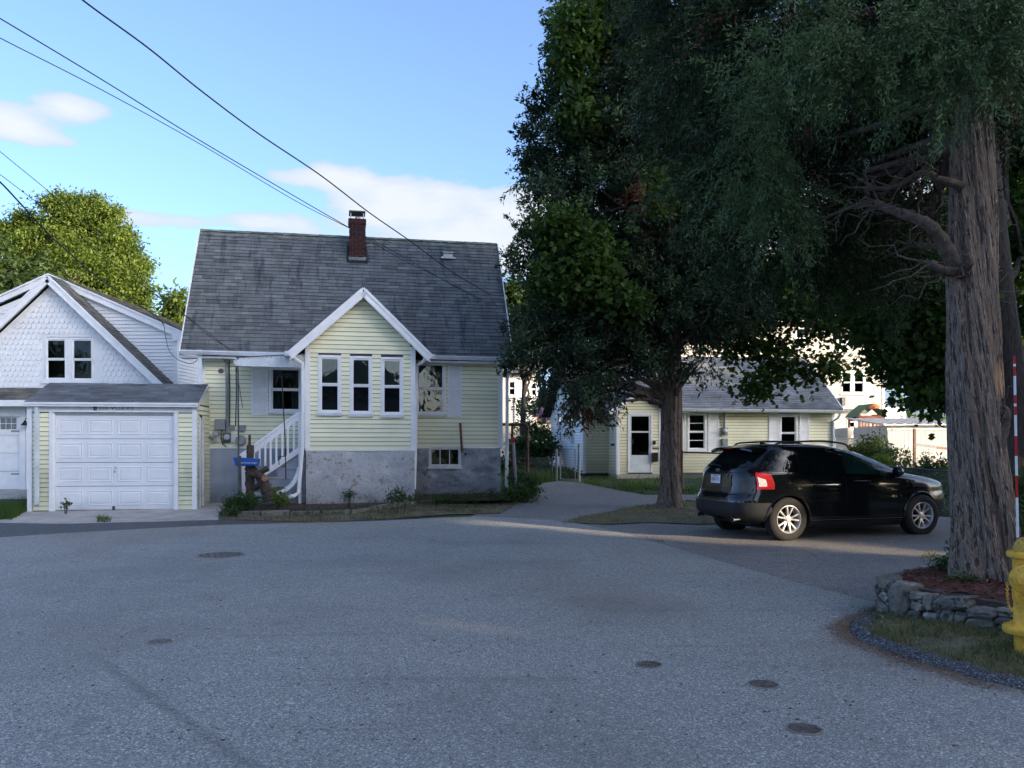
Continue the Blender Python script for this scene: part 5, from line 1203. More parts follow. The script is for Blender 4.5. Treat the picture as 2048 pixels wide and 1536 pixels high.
q = rp(1884, 931); fg = thing('garden_flag', 'small faded striped flag leaning before the white shed', 'flag', (q.x, FP - .2, H(FP)))
z = q.z - H(FP); MB().tube([(0.35, 0, 0), (-.20, 0, z + .30)], .012, 5).build('stick', M['cut'], fg)
for k in range(6):
    t0, t1 = k / 6, (k + 1) / 6; L = lambda t, s: (-.20 + .42 * t - (.32 - .05 * t) * s, .0 + .02 * math.sin(s * 6), z + .28 - .44 * t - .30 * s)
    MB().add([L(t0, 0), L(t1, 0), L(t1, .9), L(t0, .9)], [(0, 1, 2, 3)]).build('stripe', M['red'] if k % 2 == 0 else M['whitep'], fg)
MB().add([(-.205, -.004, z + .285), (-.04, -.004, z + .11), (-.13, -.004, z + .02), (-.30, -.004, z + .18)], [(0, 1, 2, 3)]).build('canton', M['blue'], fg)

# play tower
YP = 46
pt = thing('play_tower', 'wooden play tower with green canvas roof before the beige house', 'play tower', (ray(1742, 880, YP).x, YP, H(YP)))
def pl(px, py, dy=0): v = ray(px, py, YP); return (v.x - pt.location.x, dy, v.z - pt.location.z)
for px in (1719, 1768):
    for dy in (0, 1.4): a = pl(px, 828, dy); MB().box(a[0] - .05, a[0] + .05, dy - .05, dy + .05, 0, a[2]).build('post', M['redwood'], pt)
z1_, z2_ = pl(0, 833)[2], pl(0, 857)[2]; xa, xb = pl(1719, 0)[0], pl(1768, 0)[0]
for dy in (0, 1.4):
    MB().box(xa, xb, dy - .06, dy - .03, z1_ - .1, z1_ + .05).build('rail', M['redwood'], pt); MB().box(xa, xb, dy - .06, dy - .03, z2_ - .15, z2_).build('rail', M['redwood'], pt)
for px in (1724, 1730, 1736, 1752, 1758, 1763): a = pl(px, 0)[0]; MB().box(a - .06, a + .06, -.08, -.061, z2_, z1_).build('slat', M['redwood'], pt)
MB().box(xa, xb, 0, 1.4, z2_ - .05, z2_).build('deck', M['redwood'], pt)
A = pl(1712, 834); B = pl(1741, 812); C = pl(1773, 834); zp = B[2] + .12
for s_, e in ((0, A), (1, C)):
    pts = [(e[0] + (B[0] - e[0]) * t, e[2] + (zp - e[2]) * (t ** .8)) for t in np.linspace(0, 1, 7)]
    b = MB()
    for i in range(6):
        (x0, z0), (x1, z1) = pts[i], pts[i + 1]; b.add([(x0, -.2, z0), (x1, -.2, z1), (x1, 1.6, z1), (x0, 1.6, z0)], [(0, 1, 2, 3)])
    b.build('canopy', M['green_tarp'], pt)
b = MB(); b.lathe([(.001, 0), (.28, .02), (.30, .12), (.001, .3)], (B[0] + .1, -.25, zp - .28), (0, 0, 1), 12); b.build('canopy_ball', M['orange'], pt)
MB().prism([(A[0] + .5, z1_ + .1), (B[0] + .3, z1_ + .1), (B[0], zp - .3)], -.16, -.13).build('gable_panel', M['tarp'], pt)
# covered pool mound
b = MB(); P0, P1_ = ray(1655, 880, 43), ray(1778, 880, 43); n = 16; zt = ray(1700, 855, 43).z
b.add([(P0.x + (P1_.x - P0.x) * i / n, 43 + j * 1.2 + .2 * math.sin(i), H(43) if j == 0 else (zt - .25 * (1 - math.sin(math.pi * min(1, i / n + .1))) if j < 4 else H(43))) for j in (0, .05, 2, 4) for i in range(n + 1)], [(j * (n + 1) + i, j * (n + 1) + i + 1, (j + 1) * (n + 1) + i + 1, (j + 1) * (n + 1) + i) for j in range(3) for i in range(n)])
tag(b.build('pool_cover', M['tarp'], smooth=True), 'cream tarpaulin covered pool below the play tower', 'pool')

# sunlit porch house between the two yellow houses
FW_ = Frame((1016 - 1024) / F * 45, 45, .0)
wh = thing('sunlit_house', 'sunlit white house with porch door seen between the two yellow houses', 'house', (FW_.o.x, 45, 0), 0)
wz1 = FW_.L(1040, 744, 0)[1]; hx0 = -3; hx1 = FW_.L(1074, 800, 0)[0]; wz0 = H(45)
ws_ = [rect(1018, 763, 1030, 790, 0, FW_), rect(1063, 766, 1072, 791, 0, FW_)]
b = MB(); wall_holes(b, hx0, hx1, wz0, wz1, .012, .12, ws_); b.box(hx1 - .1, hx1, .12, 6, wz0, wz1); b.box(hx0, hx1, 2, 2.1, wz0, wz1); whw = b.build('wall', M['dark_room'], wh)
siding(whw, hx0, hx1, wz0, wz1, .14, 0, M['sunlit_white'], [H2(w, .06) for w in ws_])
for w in ws_: window(wh, *w, 0, casing=.1, blind=.6)
r = rect(1034, 764, 1059, 850, 0, FW_); MB().box(*r[:2], -.06, -.02, wz0, r[3]).build('door', M['white'], wh, bevel=.01); b = MB(); b.box(r[0] - .12, r[0] - .001, -.08, -.02, wz0, r[3] + .1); b.box(r[1] + .001, r[1] + .12, -.08, -.02, wz0, r[3] + .1); b.build('door_frame', M['white'], wh)
b = MB(); slab(b, [(hx0 - .3, -.5, wz1), (hx1 + .3, -.5, wz1), (hx0 - .3, 3, wz1 + 1.5), (hx1 + .3, 3, wz1 + 1.5)], .1); slab(b, [(hx0 - .3, 3, wz1 + 1.5), (hx1 + .3, 3, wz1 + 1.5), (hx0 - .3, 6.5, wz1), (hx1 + .3, 6.5, wz1)], .1); b.build('roof', M['shingle2'], wh)
# low sunlit boundary wall before it
b = MB(); a = ray(1000, 840, 41); c = ray(1110, 840, 41); zt = ray(1050, 848, 41).z
gwl = thing('garden_wall', 'low pale sunlit garden wall in front of the sunlit white house', 'garden wall', (a.x, 41, H(41)))
n = 8
for i in range(n): MB().box((c.x - a.x) * i / n + .005, (c.x - a.x) * (i + 1) / n - .005, 0, .12, 0, zt - H(41)).build('panel', M['siding_beige'], gwl)
a = ray(1066, 843, 40); c = ray(1086, 832, 40); b = MB().beam(a, c, .05, .05); tag(b.build('red_pole', M['red']), 'short red slanted pole below the purple bush', 'pole')

# ================================================================ FENCES, POSTS
def chain_panel(parent, A, B, z0, z1, pitch=.075, r=.0022):
    A, B = Vector(A), Vector(B); L = (B - A).length; d = (B - A) / L; b = MB(); hgt = z1 - z0
    k = -int(hgt / pitch) - 1
    nrm = Vector((-d.y, d.x, 0))
    while k * pitch < L:
        for s in (1, -1):
            x0 = k * pitch; x1 = x0 + hgt; 
            za, zb = (z0, z1) if s > 0 else (z1, z0)
            t0, t1 = max(0, -x0 / hgt), min(1, (L - x0) / hgt)
            if t1 - t0 > .02:
                p = A + d * (x0 + hgt * t0) + Vector((0, 0, za + (zb - za) * t0)); q = A + d * (x0 + hgt * t1) + Vector((0, 0, za + (zb - za) * t1))
                e = (q - p).normalized(); u = e.cross(nrm).normalized() * r
                b.add([p - u, q - u, q + u, p + u], [(0, 1, 2, 3)])
        k += 1
    return b.build('chain_mesh', M['metal'], parent, kind='stuff')
def chain_fence(label, pts, h, posts=True, name='chain_fence', rail='dkmetal', mesh='metal'):
    o = thing(name, label, 'fence', (pts[0][0], pts[0][1], H(pts[0][1])))
    for i, (a, c) in enumerate(zip(pts, pts[1:])):
        A = Vector((a[0], a[1], H(a[1]))) - o.location; C = Vector((c[0], c[1], H(c[1]))) - o.location
        MB().tube([A + Vector((0, 0, h)), C + Vector((0, 0, h))], .022, 8).build('top_rail', M[rail], o); chain_panel(o, A + Vector((0, .03, 0)), C + Vector((0, .03, 0)), .05, h - .02)
        n = max(1, round((C - A).length / 2.6))
        for k in range(n if i < len(pts) - 2 else n + 1): p = A + (C - A) * k / n; MB().tube([p, p + Vector((0, 0, h + .05))], .03, 8).build('post', M[rail], o)
    return o
g0, g1 = gp(1113, 962), gp(1158, 964)
gt = thing('chain_gate', 'open-mesh chain link gate between two posts beside the cottage', 'gate', (g0[0], g0[1], H(g0[1])))
for p, zz in ((g0, 898), (g1, 889)):
    q = Vector((p[0] - g0[0], p[1] - g0[1], 0)); ht = EYE - (zz - HZ) / F * p[1] - H(p[1]); MB().tube([q, q + Vector((0, 0, ht))], .042, 10).build('post', M['greybox'], gt)
A = Vector((.12, 0, 0)); B = Vector((g1[0] - g0[0] - .12, g1[1] - g0[1], 0)); zt = EYE - (898 - HZ) / F * g0[1] - H(g0[1])
MB().tube([A + Vector((0, 0, .06)), A + Vector((0, 0, zt - .08)), A + Vector((.05, 0, zt)), B + Vector((0, 0, zt)), B + Vector((0, 0, .06)), A + Vector((0, 0, .06))], .020, 8).build('gate_frame', M['greybox'], gt)
chain_panel(gt, A, B, .08, zt - .02)
a_, c_ = gp(1024, 962), gp(1107, 962); chain_fence('dark chain link fence overgrown by weeds left of the gate', [(a_[0], a_[1]), (c_[0] - .05, c_[1])], EYE - (917 - HZ) / F * c_[1] - H(c_[1]))
ra, rb2 = (4.9, 23.6), (8.4, 22.6); o = chain_fence('low chain link fence between the middle cedar and the parked car', [ray(1364, 900, 24)[:2], ray(1540, 900, 22.6)[:2]], 1.08, rail='rust')
chain_fence('chain link fence in the bushes behind the car bonnet', [ray(1640, 900, 20.5)[:2], ray(1760, 900, 19.5)[:2], ray(1960, 900, 17)[:2]], .98, rail='dkmetal')
chain_fence('short chain link fence beside the sunlit pool cover', [ray(1670, 900, 36)[:2], ray(1775, 900, 36)[:2]], 1.3, rail='dkmetal')
# log lying behind the car
tag(MB().tube([ray(1372, 1005, 21.0) + Vector((0, 0, -.02)), ray(1430, 1012, 20.6)], .09, 10).build('log', M['bark_dead']), 'short dark log lying on the grass behind the middle cedar', 'log')
# pipe arch
Y0 = 24.3; pa = ray(1021, 0, Y0).x; pb = ray(1055, 0, Y0).x; zt = ray(0, 849, Y0).z - H(Y0)
ar = thing('pipe_arch', 'rusty bent pipe arch standing in the weeds beside the yellow house', 'pipe frame', (pa, Y0, H(Y0)))
w_ = pb - pa; MB().tube([(-.25, 0, zt - .0), (w_ - .1, 0, zt), (w_ - .03, 0, zt - .03), (w_, 0, zt - .1), (w_, 0, 0)], .045, 8).build('pipe', M['rust'], ar, smooth=True); MB().tube([(.05, 0, 0), (.05, 0, zt)], .035, 8).build('upright', M['rust'], ar)
x, y = gp(1035, 998); rmk = thing('driveway_marker', 'leaning grey driveway marker with round red reflector', 'driveway marker', (x, y, H(y)))
tp = ray(1026, 880, y) - rmk.location; MB().tube([(0, 0, 0), tp], [.03, .04], 6).build('stake', M['greybox'], rmk); MB().lathe([(.07, 0), (.07, .02), (.001, .025)], tp + Vector((0, -.03, 0)), (0, -1, 0), 16).build('reflector', M['red'], rmk)

# newspaper tube, post, shepherd hook, dead vine
Yt = 18.9; q = ray(479, 923, Yt); nb_ = thing('newspaper_tube', 'blue plastic newspaper delivery tube with white lettering on a dark post', 'newspaper tube', (q.x, Yt, H(Yt)))
def tl(px, py, dy=0): v = ray(px, py, Yt + dy) - nb_.location; return v
a, b1, c, d1_ = tl(466, 914.5), tl(515.5, 917.5), tl(514, 932), tl(471, 932)
b = MB(); b.add([a, b1, c, d1_] + [v + Vector((0, .22, 0)) for v in (a, b1, c, d1_)], [(0, 3, 2, 1), (4, 5, 6, 7), (0, 1, 5, 4), (2, 3, 7, 6), (1, 2, 6, 5)]); b.build('tube', M['blue'], nb_, bevel=.02)
text('The Patriot Ledger', .062, M['textw'], nb_, tuple(tl(497, 925.5) + Vector((0, -.012, 0))), sx=.86)
b = MB(); b.tube([tl(480, 990), tl(479, 912)], .04, 6); b.build('post', M['dkmetal'], nb_)
Yv = 19.1; v0 = thing('dead_vine', 'gnarled dead vine trunk with sawn ends beside the newspaper tube', 'dead vine', (*ray(540, 0, Yv)[:2], H(Yv)))
def vl(px, py, dy=0): return tuple(ray(px, py, Yv + dy) - v0.location)
def knot(pts, r, name, nn=10):
    pp = smooth(pts, 6); k = len(pp); rr = np.interp(np.linspace(0, 1, k), np.linspace(0, 1, len(r)), r); b = MB(); b.tube(pp, [float(q) * rnd.uniform(.9, 1.12) for q in rr], nn); return b.build(name, M['bark_dead'], v0, smooth=True)
knot([vl(541, 1000), vl(535, 985), vl(527, 968), vl(516, 951), vl(507, 938), vl(501, 926)], [.17, .14, .12, .085, .07, .06], 'trunk')
knot([vl(529, 957, -.1), vl(518, 951, -.1), vl(505, 947, -.08), vl(497, 945, 0)], [.075, .08, .085, .07], 'branch')
knot([vl(494, 940), vl(500, 932, -.05), vl(502, 927, -.1)], [.07, .06, .055], 'branch')
knot([vl(495, 943), vl(497, 958), vl(496, 970), vl(503, 976), vl(514, 974), vl(521, 965, -.05), vl(524, 958, -.05)], [.06, .065, .07, .065, .06, .055, .05], 'branch')
knot([vl(510, 955), vl(520, 946), vl(536, 936)], [.05, .06, .065], 'branch'); knot([vl(500, 990), vl(500, 940), vl(500.5, 912), vl(500.5, 890)], [.09, .1, .085, .08], 'trunk'); knot([vl(499, 892), vl(499, 880), vl(499.5, 870)], [.033, .03, .03], 'branch')
for (px, py, r) in ((529, 957, .07), (501.5, 926.5, .055)): MB().lathe([(r, 0), (r * .9, .01), (.001, .012)], Vector(vl(px, py, -.17)), (.3, -1, .1), 12).build('cut_end', M['cut'], v0)
Yk = 19.4; k0 = ray(572, 932, Yk); sk = thing('shepherd_hook', 'thin black shepherd hook standing before the stair railing', 'garden hook', (k0.x, Yk, k0.z - .3))
kl = lambda px, py: tuple(ray(px, py, Yk) - sk.location)
MB().tube(smooth([kl(551, 768), kl(553, 762), kl(557, 753), kl(561, 752), kl(564, 757), kl(565, 780), kl(567, 819), kl(570, 880), (0, 0, 0)], 5), .012, 6).build('rod', M['black'], sk, smooth=True)
MB().tube([kl(558, 930), kl(558, 914), kl(570, 912)], .010, 5).build('foot', M['black'], sk)

# ================================================================ HYDRANT AND MARKER
hx_c, hy_c = (2056 - 1024) / F * 6.37, 6.37; hz0 = vz(hx_c, hy_c)
hy_ = thing('fire_hydrant', 'yellow cast-iron fire hydrant cut off by the right edge', 'fire hydrant', (hx_c, hy_c, hz0))
zz = lambda py: EYE - (py - HZ) / F * 6.37 - hz0
r_ = lambda px: px / F * 6.37
b = MB(); b.lathe([(r_(24), -.05), (r_(25), zz(1262)), (r_(26), zz(1257))], n=36); b.build('lower_barrel', M['yellow'], hy_, smooth=True)
b = MB(); b.lathe([(r_(26), zz(1268)), (r_(43), zz(1266)), (r_(46), zz(1260)), (r_(45), zz(1254)), (r_(40), zz(1250)), (r_(28), zz(1247))], n=40); b.build('base_flange', M['yellow'], hy_, smooth=True)
b = MB(); b.lathe([(r_(27), zz(1250)), (r_(26), zz(1245)), (r_(25.5), zz(1205)), (r_(27), zz(1200)), (r_(28), zz(1196)), (r_(27.5), zz(1120)), (r_(29), zz(1116))], n=40); b.build('barrel', M['yellow'], hy_, smooth=True)
b = MB(); b.lathe([(r_(30), zz(1117)), (r_(37), zz(1114)), (r_(38.5), zz(1109)), (r_(38), zz(1105)), (r_(34), zz(1103)), (r_(26), zz(1102))], n=40); b.build('top_flange', M['yellow'], hy_, smooth=True)
b = MB(); b.lathe([(r_(26), zz(1103)), (r_(26), zz(1096)), (r_(24), zz(1087)), (r_(19), zz(1080)), (r_(11), zz(1075)), (r_(7), zz(1074)), (r_(6), zz(1068)), (.001, zz(1067))], n=36); b.build('bonnet', M['yellow_top'], hy_, smooth=True)
ax = Vector((-.62, -.76, 0)).normalized(); zc = zz(1153)
b = MB(); b.lathe([(r_(24), .06), (r_(24), .135)], (0, 0, zc), ax, 32); b.build('nozzle', M['yellow'], hy_, smooth=True)
b = MB(); b.lathe([(r_(25), .136), (r_(27), .14), (r_(27), .185), (r_(25.5), .195), (r_(18), .20), (r_(17), .207), (r_(12), .21), (r_(11), .222), (r_(7), .226), (r_(6.5), .262), (.001, .264)], (0, 0, zc), ax, 36); cap = b.build('nozzle_cap', M['yellow'], hy_, smooth=True)
b = MB(); b.lathe([(r_(7.5), .24), (r_(7.5), .275), (.001, .275)], (0, 0, zc), ax, 5); b.build('cap_nut', M['yellow'], cap)
ax2 = Vector((.9, -.44, 0)).normalized(); b = MB(); b.lathe([(r_(15), .05), (r_(15), .13), (r_(18), .131), (r_(18), .17), (r_(8), .18), (r_(5), .21), (.001, .21)], (0, 0, zc), ax2, 28); b.build('side_nozzle_cap', M['yellow'], hy_, smooth=True)
for k in range(8):
    a = k * math.pi / 4 + .3
    for zz_, rr in ((zz(1107), r_(33)), (zz(1253), r_(39))):
        b = MB(); b.lathe([(.011, -.0), (.011, .022), (.001, .023)], (rr * math.cos(a), rr * math.sin(a), zz_), n=6); b.build('flange_bolt', M['yellow_top'], hy_)
def chain(parent, pts, n):
    pp = smooth(pts, 20); L = [0]
    for a, c in zip(pp, pp[1:]): L.append(L[-1] + (Vector(c) - Vector(a)).length)
    for i in range(n):
        s = L[-1] * (i + .5) / n; p = Vector([np.interp(s, L, [q[k] for q in pp]) for k in range(3)]); p2 = Vector([np.interp(min(s + .01, L[-1]), L, [q[k] for q in pp]) for k in range(3)]); d = (p2 - p).normalized() if (p2 - p).length > 1e-6 else Vector((0, 0, 1))
        side = d.cross(Vector((.5, 1, .2))).normalized(); 
        if i % 2: side = d.cross(side).normalized()
        h = L[-1] / n * .72; ring = [p + d * math.cos(a) * h + side * math.sin(a) * h * .62 for a in np.linspace(0, 2 * math.pi, 11)]
        MB().tube(ring, .0028, 5, cap=False).build('chain_link', M['yellow'], parent)
hl = lambda px, py, dy: tuple(ray(px, py, hy_c + dy) - hy_.location)
ch_ = thing('cap_chain', 'yellow chain hanging from the hydrant nozzle cap', 'chain', tuple(hy_.location))
chain(ch_, [hl(2014, 1166, -.20), hl(2015, 1190, -.20), hl(2017, 1208, -.18), hl(2023, 1221, -.15), hl(2029, 1216, -.13), hl(2034, 1200, -.12), hl(2040, 1192, -.12), hl(2048, 1198, -.13)], 24)
chain(ch_, [hl(2026, 1178, -.14), hl(2027, 1192, -.13), hl(2030, 1204, -.12), hl(2036, 1206, -.12)], 9)
mkz = ray(2029, 680, hy_c).z; mk = thing('hydrant_marker', 'tall red and white striped marker rod rising behind the hydrant', 'marker rod', (ray(2036, 0, hy_c).x, hy_c + .05, hz0 + .75))
segs = [(1075, 995, 'whitep'), (995, 951, 'red'), (951, 912, 'whitep'), (912, 872, 'red'), (872, 830, 'whitep'), (830, 813, 'red'), (813, 807, 'whitep'), (807, 790, 'red'), (790, 752, 'whitep'), (752, 733, 'red'), (733, 728, 'whitep'), (728, 712, 'red'), (712, 700, 'black')]
px_ = lambda py: 2028.5 + (py - 700) / 375 * 7
MB().tube([(0, 0, -.3), (0, 0, .02)], .012, 8).build('foot', M['dkmetal'], mk)
for a, c, m_ in segs: MB().tube([tuple(ray(px_(a), a, hy_c + .05) - mk.location), tuple(ray(px_(c), c, hy_c + .05) - mk.location)], .0095 if m_ != 'black' else .006, 8, cap=True).build('band', M[m_], mk)

# ================================================================ OVERHEAD WIRES
def wire(name, label, pts, r=.011, sag=0):
    P = smooth([tuple(ray(*p)) for p in pts], 10); a_, c_ = Vector(P[0]), Vector(P[8]); P = [tuple(a_ + (a_ - c_).normalized() * k + Vector((0, 0, -.004 * k * k * (1 if k < 16 else 1)))) for k in ((30, 22, 14, 7) if name != 'drop_cable' else ())] + P; o = MB().tube(P, r, 5).build(name, M['cable'], smooth=True); tag(o, label, 'wire'); return o
wire('utility_wire', 'thick twisted overhead wire crossing in front of the chimney cap', [(60, -90, 11), (165, 0, 12), (295, 95, 13), (400, 180, 14.2), (515, 266, 15.4), (640, 350, 17), (738, 425, 18.4), (820, 482, 19.8), (900, 541, 21.3), (960, 577, 22.7), (1035, 619, 24.8), (1110, 655, 27)], .014)
wire('utility_wire', 'upper of the two thin parallel overhead wires', [(-60, 3, 10), (0, 37, 11), (200, 157, 12.8), (400, 281, 14.8), (602, 400, 17), (704, 459, 18.3), (800, 517, 19.8), (868, 550, 21), (954, 594, 22.8), (1028, 625, 24.8), (1090, 652, 27)], .009)
wire('utility_wire', 'lower of the two thin parallel overhead wires', [(-60, 40, 10), (0, 76, 11), (200, 178, 12.8), (400, 288, 14.8), (588, 400, 17), (696, 455, 18.3), (760, 488, 19.2), (830, 527, 20.5), (954, 597, 22.8), (1028, 628, 24.8), (1090, 655, 27)], .007)
wire('service_wire', 'thin service wire running past the leafy tree to the corner of the yellow house', [(-60, 250, 15), (0, 303, 15.8), (106, 390, 16.8), (198, 470, 18), (272, 548, 18.8), (365, 626, 19.5), (420, 668, 20), (473, 712, 20.6)], .007)
wire('service_wire', 'lower service wire meeting the awning corner of the yellow house', [(-60, 305, 15), (0, 349, 15.8), (62, 396, 16.5), (140, 455, 17.2), (198, 505, 18), (290, 575, 18.9), (365, 628, 19.5), (430, 680, 20.2), (492, 712, 20.6)], .007)
wire('service_cable', 'heavy sagging cable running down to the white house corner', [(-60, 310, 14), (0, 364, 15), (37, 403, 15.8), (99, 470, 17), (138, 505, 17.8), (188, 549, 19), (240, 586, 20.5), (272, 606, 22), (313, 633, 24.0), (328, 650, 24.6)], .016)
wire('drop_cable', 'thin looping drop cable between the white house and the yellow house', [(328, 650, 24.6), (331, 672, 24.4), (338, 700, 24), (350, 715, 23.4), (362, 722, 22.8), (378, 727, 22), (390, 724, 21.2), (398, 714, 20.7)], .009)

# ================================================================ THE BLACK CAR
def make_car():
    th = math.atan2(.85, 2.689); fwd = Vector((math.cos(th), math.sin(th), 0)); rgt = Vector((math.sin(th), -math.cos(th), 0))
    Pr = Vector((554 / F * 14.5, 14.5, 0)); O = Pr - fwd * .93 - rgt * .94
    car = thing('parked_car', 'black five-door crossover SUV parked beside the cedar, seen from its right rear', 'car', (O.x, O.y, .004), th)
    paint = mat('black_car_paint', (.004, .005, .007), .10, (3, .05), coat=.35, spec=.5); plast = mat('grey_plastic_cladding', (.013, .0145, .017), .55, (60, .15))
    glass = mat('tinted_car_glass', (.004, .007, .008), .03, (2, .1), spec=.5, coat=0); glass2 = mat('green_car_glass', (.010, .030, .028), .04, (2, .2), spec=.5, coat=0); dark = mat('wheel_well', (.006, .006, .006), .9); rub_ = mat('tyre_rubber', (.012, .012, .012), .8, (30, .2), bump=(90, .002)); alu = mat('alloy_silver', (.46, .46, .47), .35, (8, .05), metal=.35); chrome = mat('chrome', (.6, .62, .64), .12, (4, .02), metal=1); lens = mat('red_lens', (.33, .003, .006), .25, (30, .25), coat=.2); clear = mat('clear_lens', (.55, .52, .52), .1, (30, .2), coat=.8)
    T = [(.20, .62, 4.35, .78), (.26, .50, 4.56, .88), (.36, .20, 4.70, .945), (.44, .03, 4.745, .960), (.60, .0, 4.76, .968), (.70, .005, 4.75, .966), (.76, .03, 4.735, .962), (.82, .065, 4.70, .962), (.90, .08, 4.665, .958), (.96, .088, 4.60, .952), (1.00, .092, 4.49, .943), (1.035, .096, 4.32, .934), (1.07, .10, 4.10, .924), (1.11, .108, 3.82, .912), (1.15, .118, 3.62, .900), (1.22, .145, 3.43, .872), (1.30, .21, 3.24, .842), (1.38, .30, 3.04, .815), (1.46, .39, 2.84, .797), (1.53, .47, 2.62, .775), (1.585, .54, 2.40, .748), (1.625, .62, 2.20, .705), (1.65, .72, 2.0, .61), (1.668, .95, 1.78, .42), (1.674, 1.2, 1.55, .15)]
    T = np.array(T); zs = T[:, 0]
    def cub(z, col):
        i = np.clip(np.searchsorted(zs, z) - 1, 0, len(zs) - 2); h = zs[i + 1] - zs[i]; t = (z - zs[i]) / h; y = T[:, col]
        m = lambda k: (y[min(k + 1, len(y) - 1)] - y[max(k - 1, 0)]) / (zs[min(k + 1, len(y) - 1)] - zs[max(k - 1, 0)])
        m0, m1 = m(i), m(i + 1)
        return (2 * t**3 - 3 * t**2 + 1) * y[i] + (t**3 - 2 * t**2 + t) * h * m0 + (-2 * t**3 + 3 * t**2) * y[i + 1] + (t**3 - t**2) * h * m1
    def prm(z):
        xr, xf, w = cub(z, 1), cub(z, 2), cub(z, 3); return xr, xf, w
    def nexp(z, front):
        if front: return np.interp(z, [.2, .8, 1.0, 1.2, 1.6], [3.2, 3.2, 3.4, 5.0, 3.0])
        return np.interp(z, [.2, .8, 1.0, 1.2, 1.6], [5.0, 5.2, 5.0, 4.6, 3.4])
    def side(x, z):   # half width at x, z
        xr, xf, w = prm(z); xc = xr + (xf - xr) * .5; a = (xf - xr) / 2; t = (x - xc) / a; n = nexp(z, t > 0)
        return w * max(0, 1 - min(1, abs(t)) ** n) ** (1 / n)
    def endx(y, z, front=False):
        xr, xf, w = prm(z); xc = xr + (xf - xr) * .5; a = (xf - xr) / 2; n = nexp(z, front); q = max(0, 1 - min(1, abs(y) / w) ** n) ** (1 / n)
        return xc + a * q if front else xc - a * q
    # body shell
    N_ = 144; Z = np.concatenate([np.linspace(.20, .7, 16), np.linspace(.715, .83, 9), np.linspace(.845, 1.12, 22), np.linspace(1.14, 1.58, 24), np.linspace(1.595, 1.664, 10)])
    b = MB(); vs = []
    for z in Z:
        xr, xf, w = prm(z); xc = (xr + xf) / 2; a = (xf - xr) / 2
        for k in range(N_):
            f_ = 2 * math.pi * k / N_; c, s = math.cos(f_), math.sin(f_); n = nexp(z, c > 0); # distribute by angle
            rr = (abs(c) ** n + abs(s) ** n) ** (-1 / n); x = xc + a * c * rr; y = w * s * rr
            # shoulder crease and door scoop on the flank
            if .3 < z < 1.06 and abs(s) > .2: y *= 1 - .012 * math.exp(-((z - .93) / .05) ** 2) * 0 - .016 * math.exp(-((z - .52) / .13) ** 2) * (1 - min(1, (abs(x - 2.35) / 1.25) ** 4) if abs(x - 2.35) < 1.25 else 0)
            vs.append((x, y, z))
    nz_ = len(Z); fs = [(i * N_ + j, i * N_ + (j + 1) % N_, (i + 1) * N_ + (j + 1) % N_, (i + 1) * N_ + j) for i in range(nz_ - 1) for j in range(N_)] + [tuple(range(N_ - 1, -1, -1)), tuple((nz_ - 1) * N_ + j for j in range(N_))]
    b.add(vs, fs); body = b.build('body', [paint, dark], car, smooth=True)
    cut = MB(); R_ = .415
    for x in (.93, 3.754):
        for s in (-1, 1): cut.lathe([(R_, 0), (R_, .42)], (x, s * .60, .375), (0, s, 0), 48)
    for s, x in ((1, 0),): pass
    co = cut.build('wheel_arch_cutter', dark, car)
    md = body.modifiers.new('b', 'BOOLEAN'); md.operation = 'DIFFERENCE'; md.object = co; md.solver = 'EXACT'
    dg = bpy.context.evaluated_depsgraph_get(); me = bpy.data.meshes.new_from_object(body.evaluated_get(dg)); body.modifiers.clear(); old = body.data; body.data = me; bpy.data.meshes.remove(old)
    bpy.data.objects.remove(co)
    me.materials.clear(); me.materials.append(paint); me.materials.append(dark)
    for p in me.polygons:
        c = p.center; inside = any(math.hypot(c.x - x, c.z - .375) < R_ + .004 for x in (.93, 3.754)) and abs(c.y) < .99
        p.material_index = 1 if inside else 0; p.use_smooth = not inside
    try: me.set_sharp_from_angle(angle=math.radians(40))
    except Exception: pass
    def skin(name, m, f, nu, nv, off=.004, th=.0, parent=car, label=None):
        """panel lying on the body: f(u, v) -> (x, y, z) on the shell, pushed out along the local normal"""
        P = [[Vector(f(i / nu, j / nv)) for i in range(nu + 1)] for j in range(nv + 1)]; vs = []
        for j in range(nv + 1):
            for i in range(nu + 1):
                du = P[j][min(i + 1, nu)] - P[j][max(i - 1, 0)]; dv = P[min(j + 1, nv)][i] - P[max(j - 1, 0)][i]; n = du.cross(dv); n = n.normalized() if n.length > 1e-9 else Vector((0, 0, 0))
                c = P[j][i]; outw = Vector((c.x - 2.3 if abs(c.x - 2.3) > 1.9 else 0, c.y, .25 * (c.z > 1.0))); n = -n if n.dot(outw) < 0 else n; vs.append(c + n * off)
        return MB().add(vs, [(j * (nu + 1) + i, j * (nu + 1) + i + 1, (j + 1) * (nu + 1) + i + 1, (j + 1) * (nu + 1) + i) for j in range(nv) for i in range(nu)]).build(name, m, parent, smooth=True, label=label)
    def side_panel(name, m, xa, xb, zl, zh, s, off=.004, nu=16, nv=8, **k):
        """between the curves zl(x) and zh(x)"""
        def f(u, v):
            x = xa + (xb - xa) * u; z = zl(x) + (zh(x) - zl(x)) * v; return (x, s * side(x, z), z)
        return skin(name, m, f, nu, nv, off, **k)
    I = lambda xs, ys: (lambda x: float(np.interp(x, xs, ys)))
    belt = I([.45, .9, 2.0, 3.0, 3.5], [1.200, 1.185, 1.150, 1.110, 1.098]); top = I([.50, .66, .95, 1.4, 2.1, 2.6, 3.0, 3.30, 3.5], [1.215, 1.39, 1.525, 1.578, 1.580, 1.515, 1.365, 1.21, 1.10])
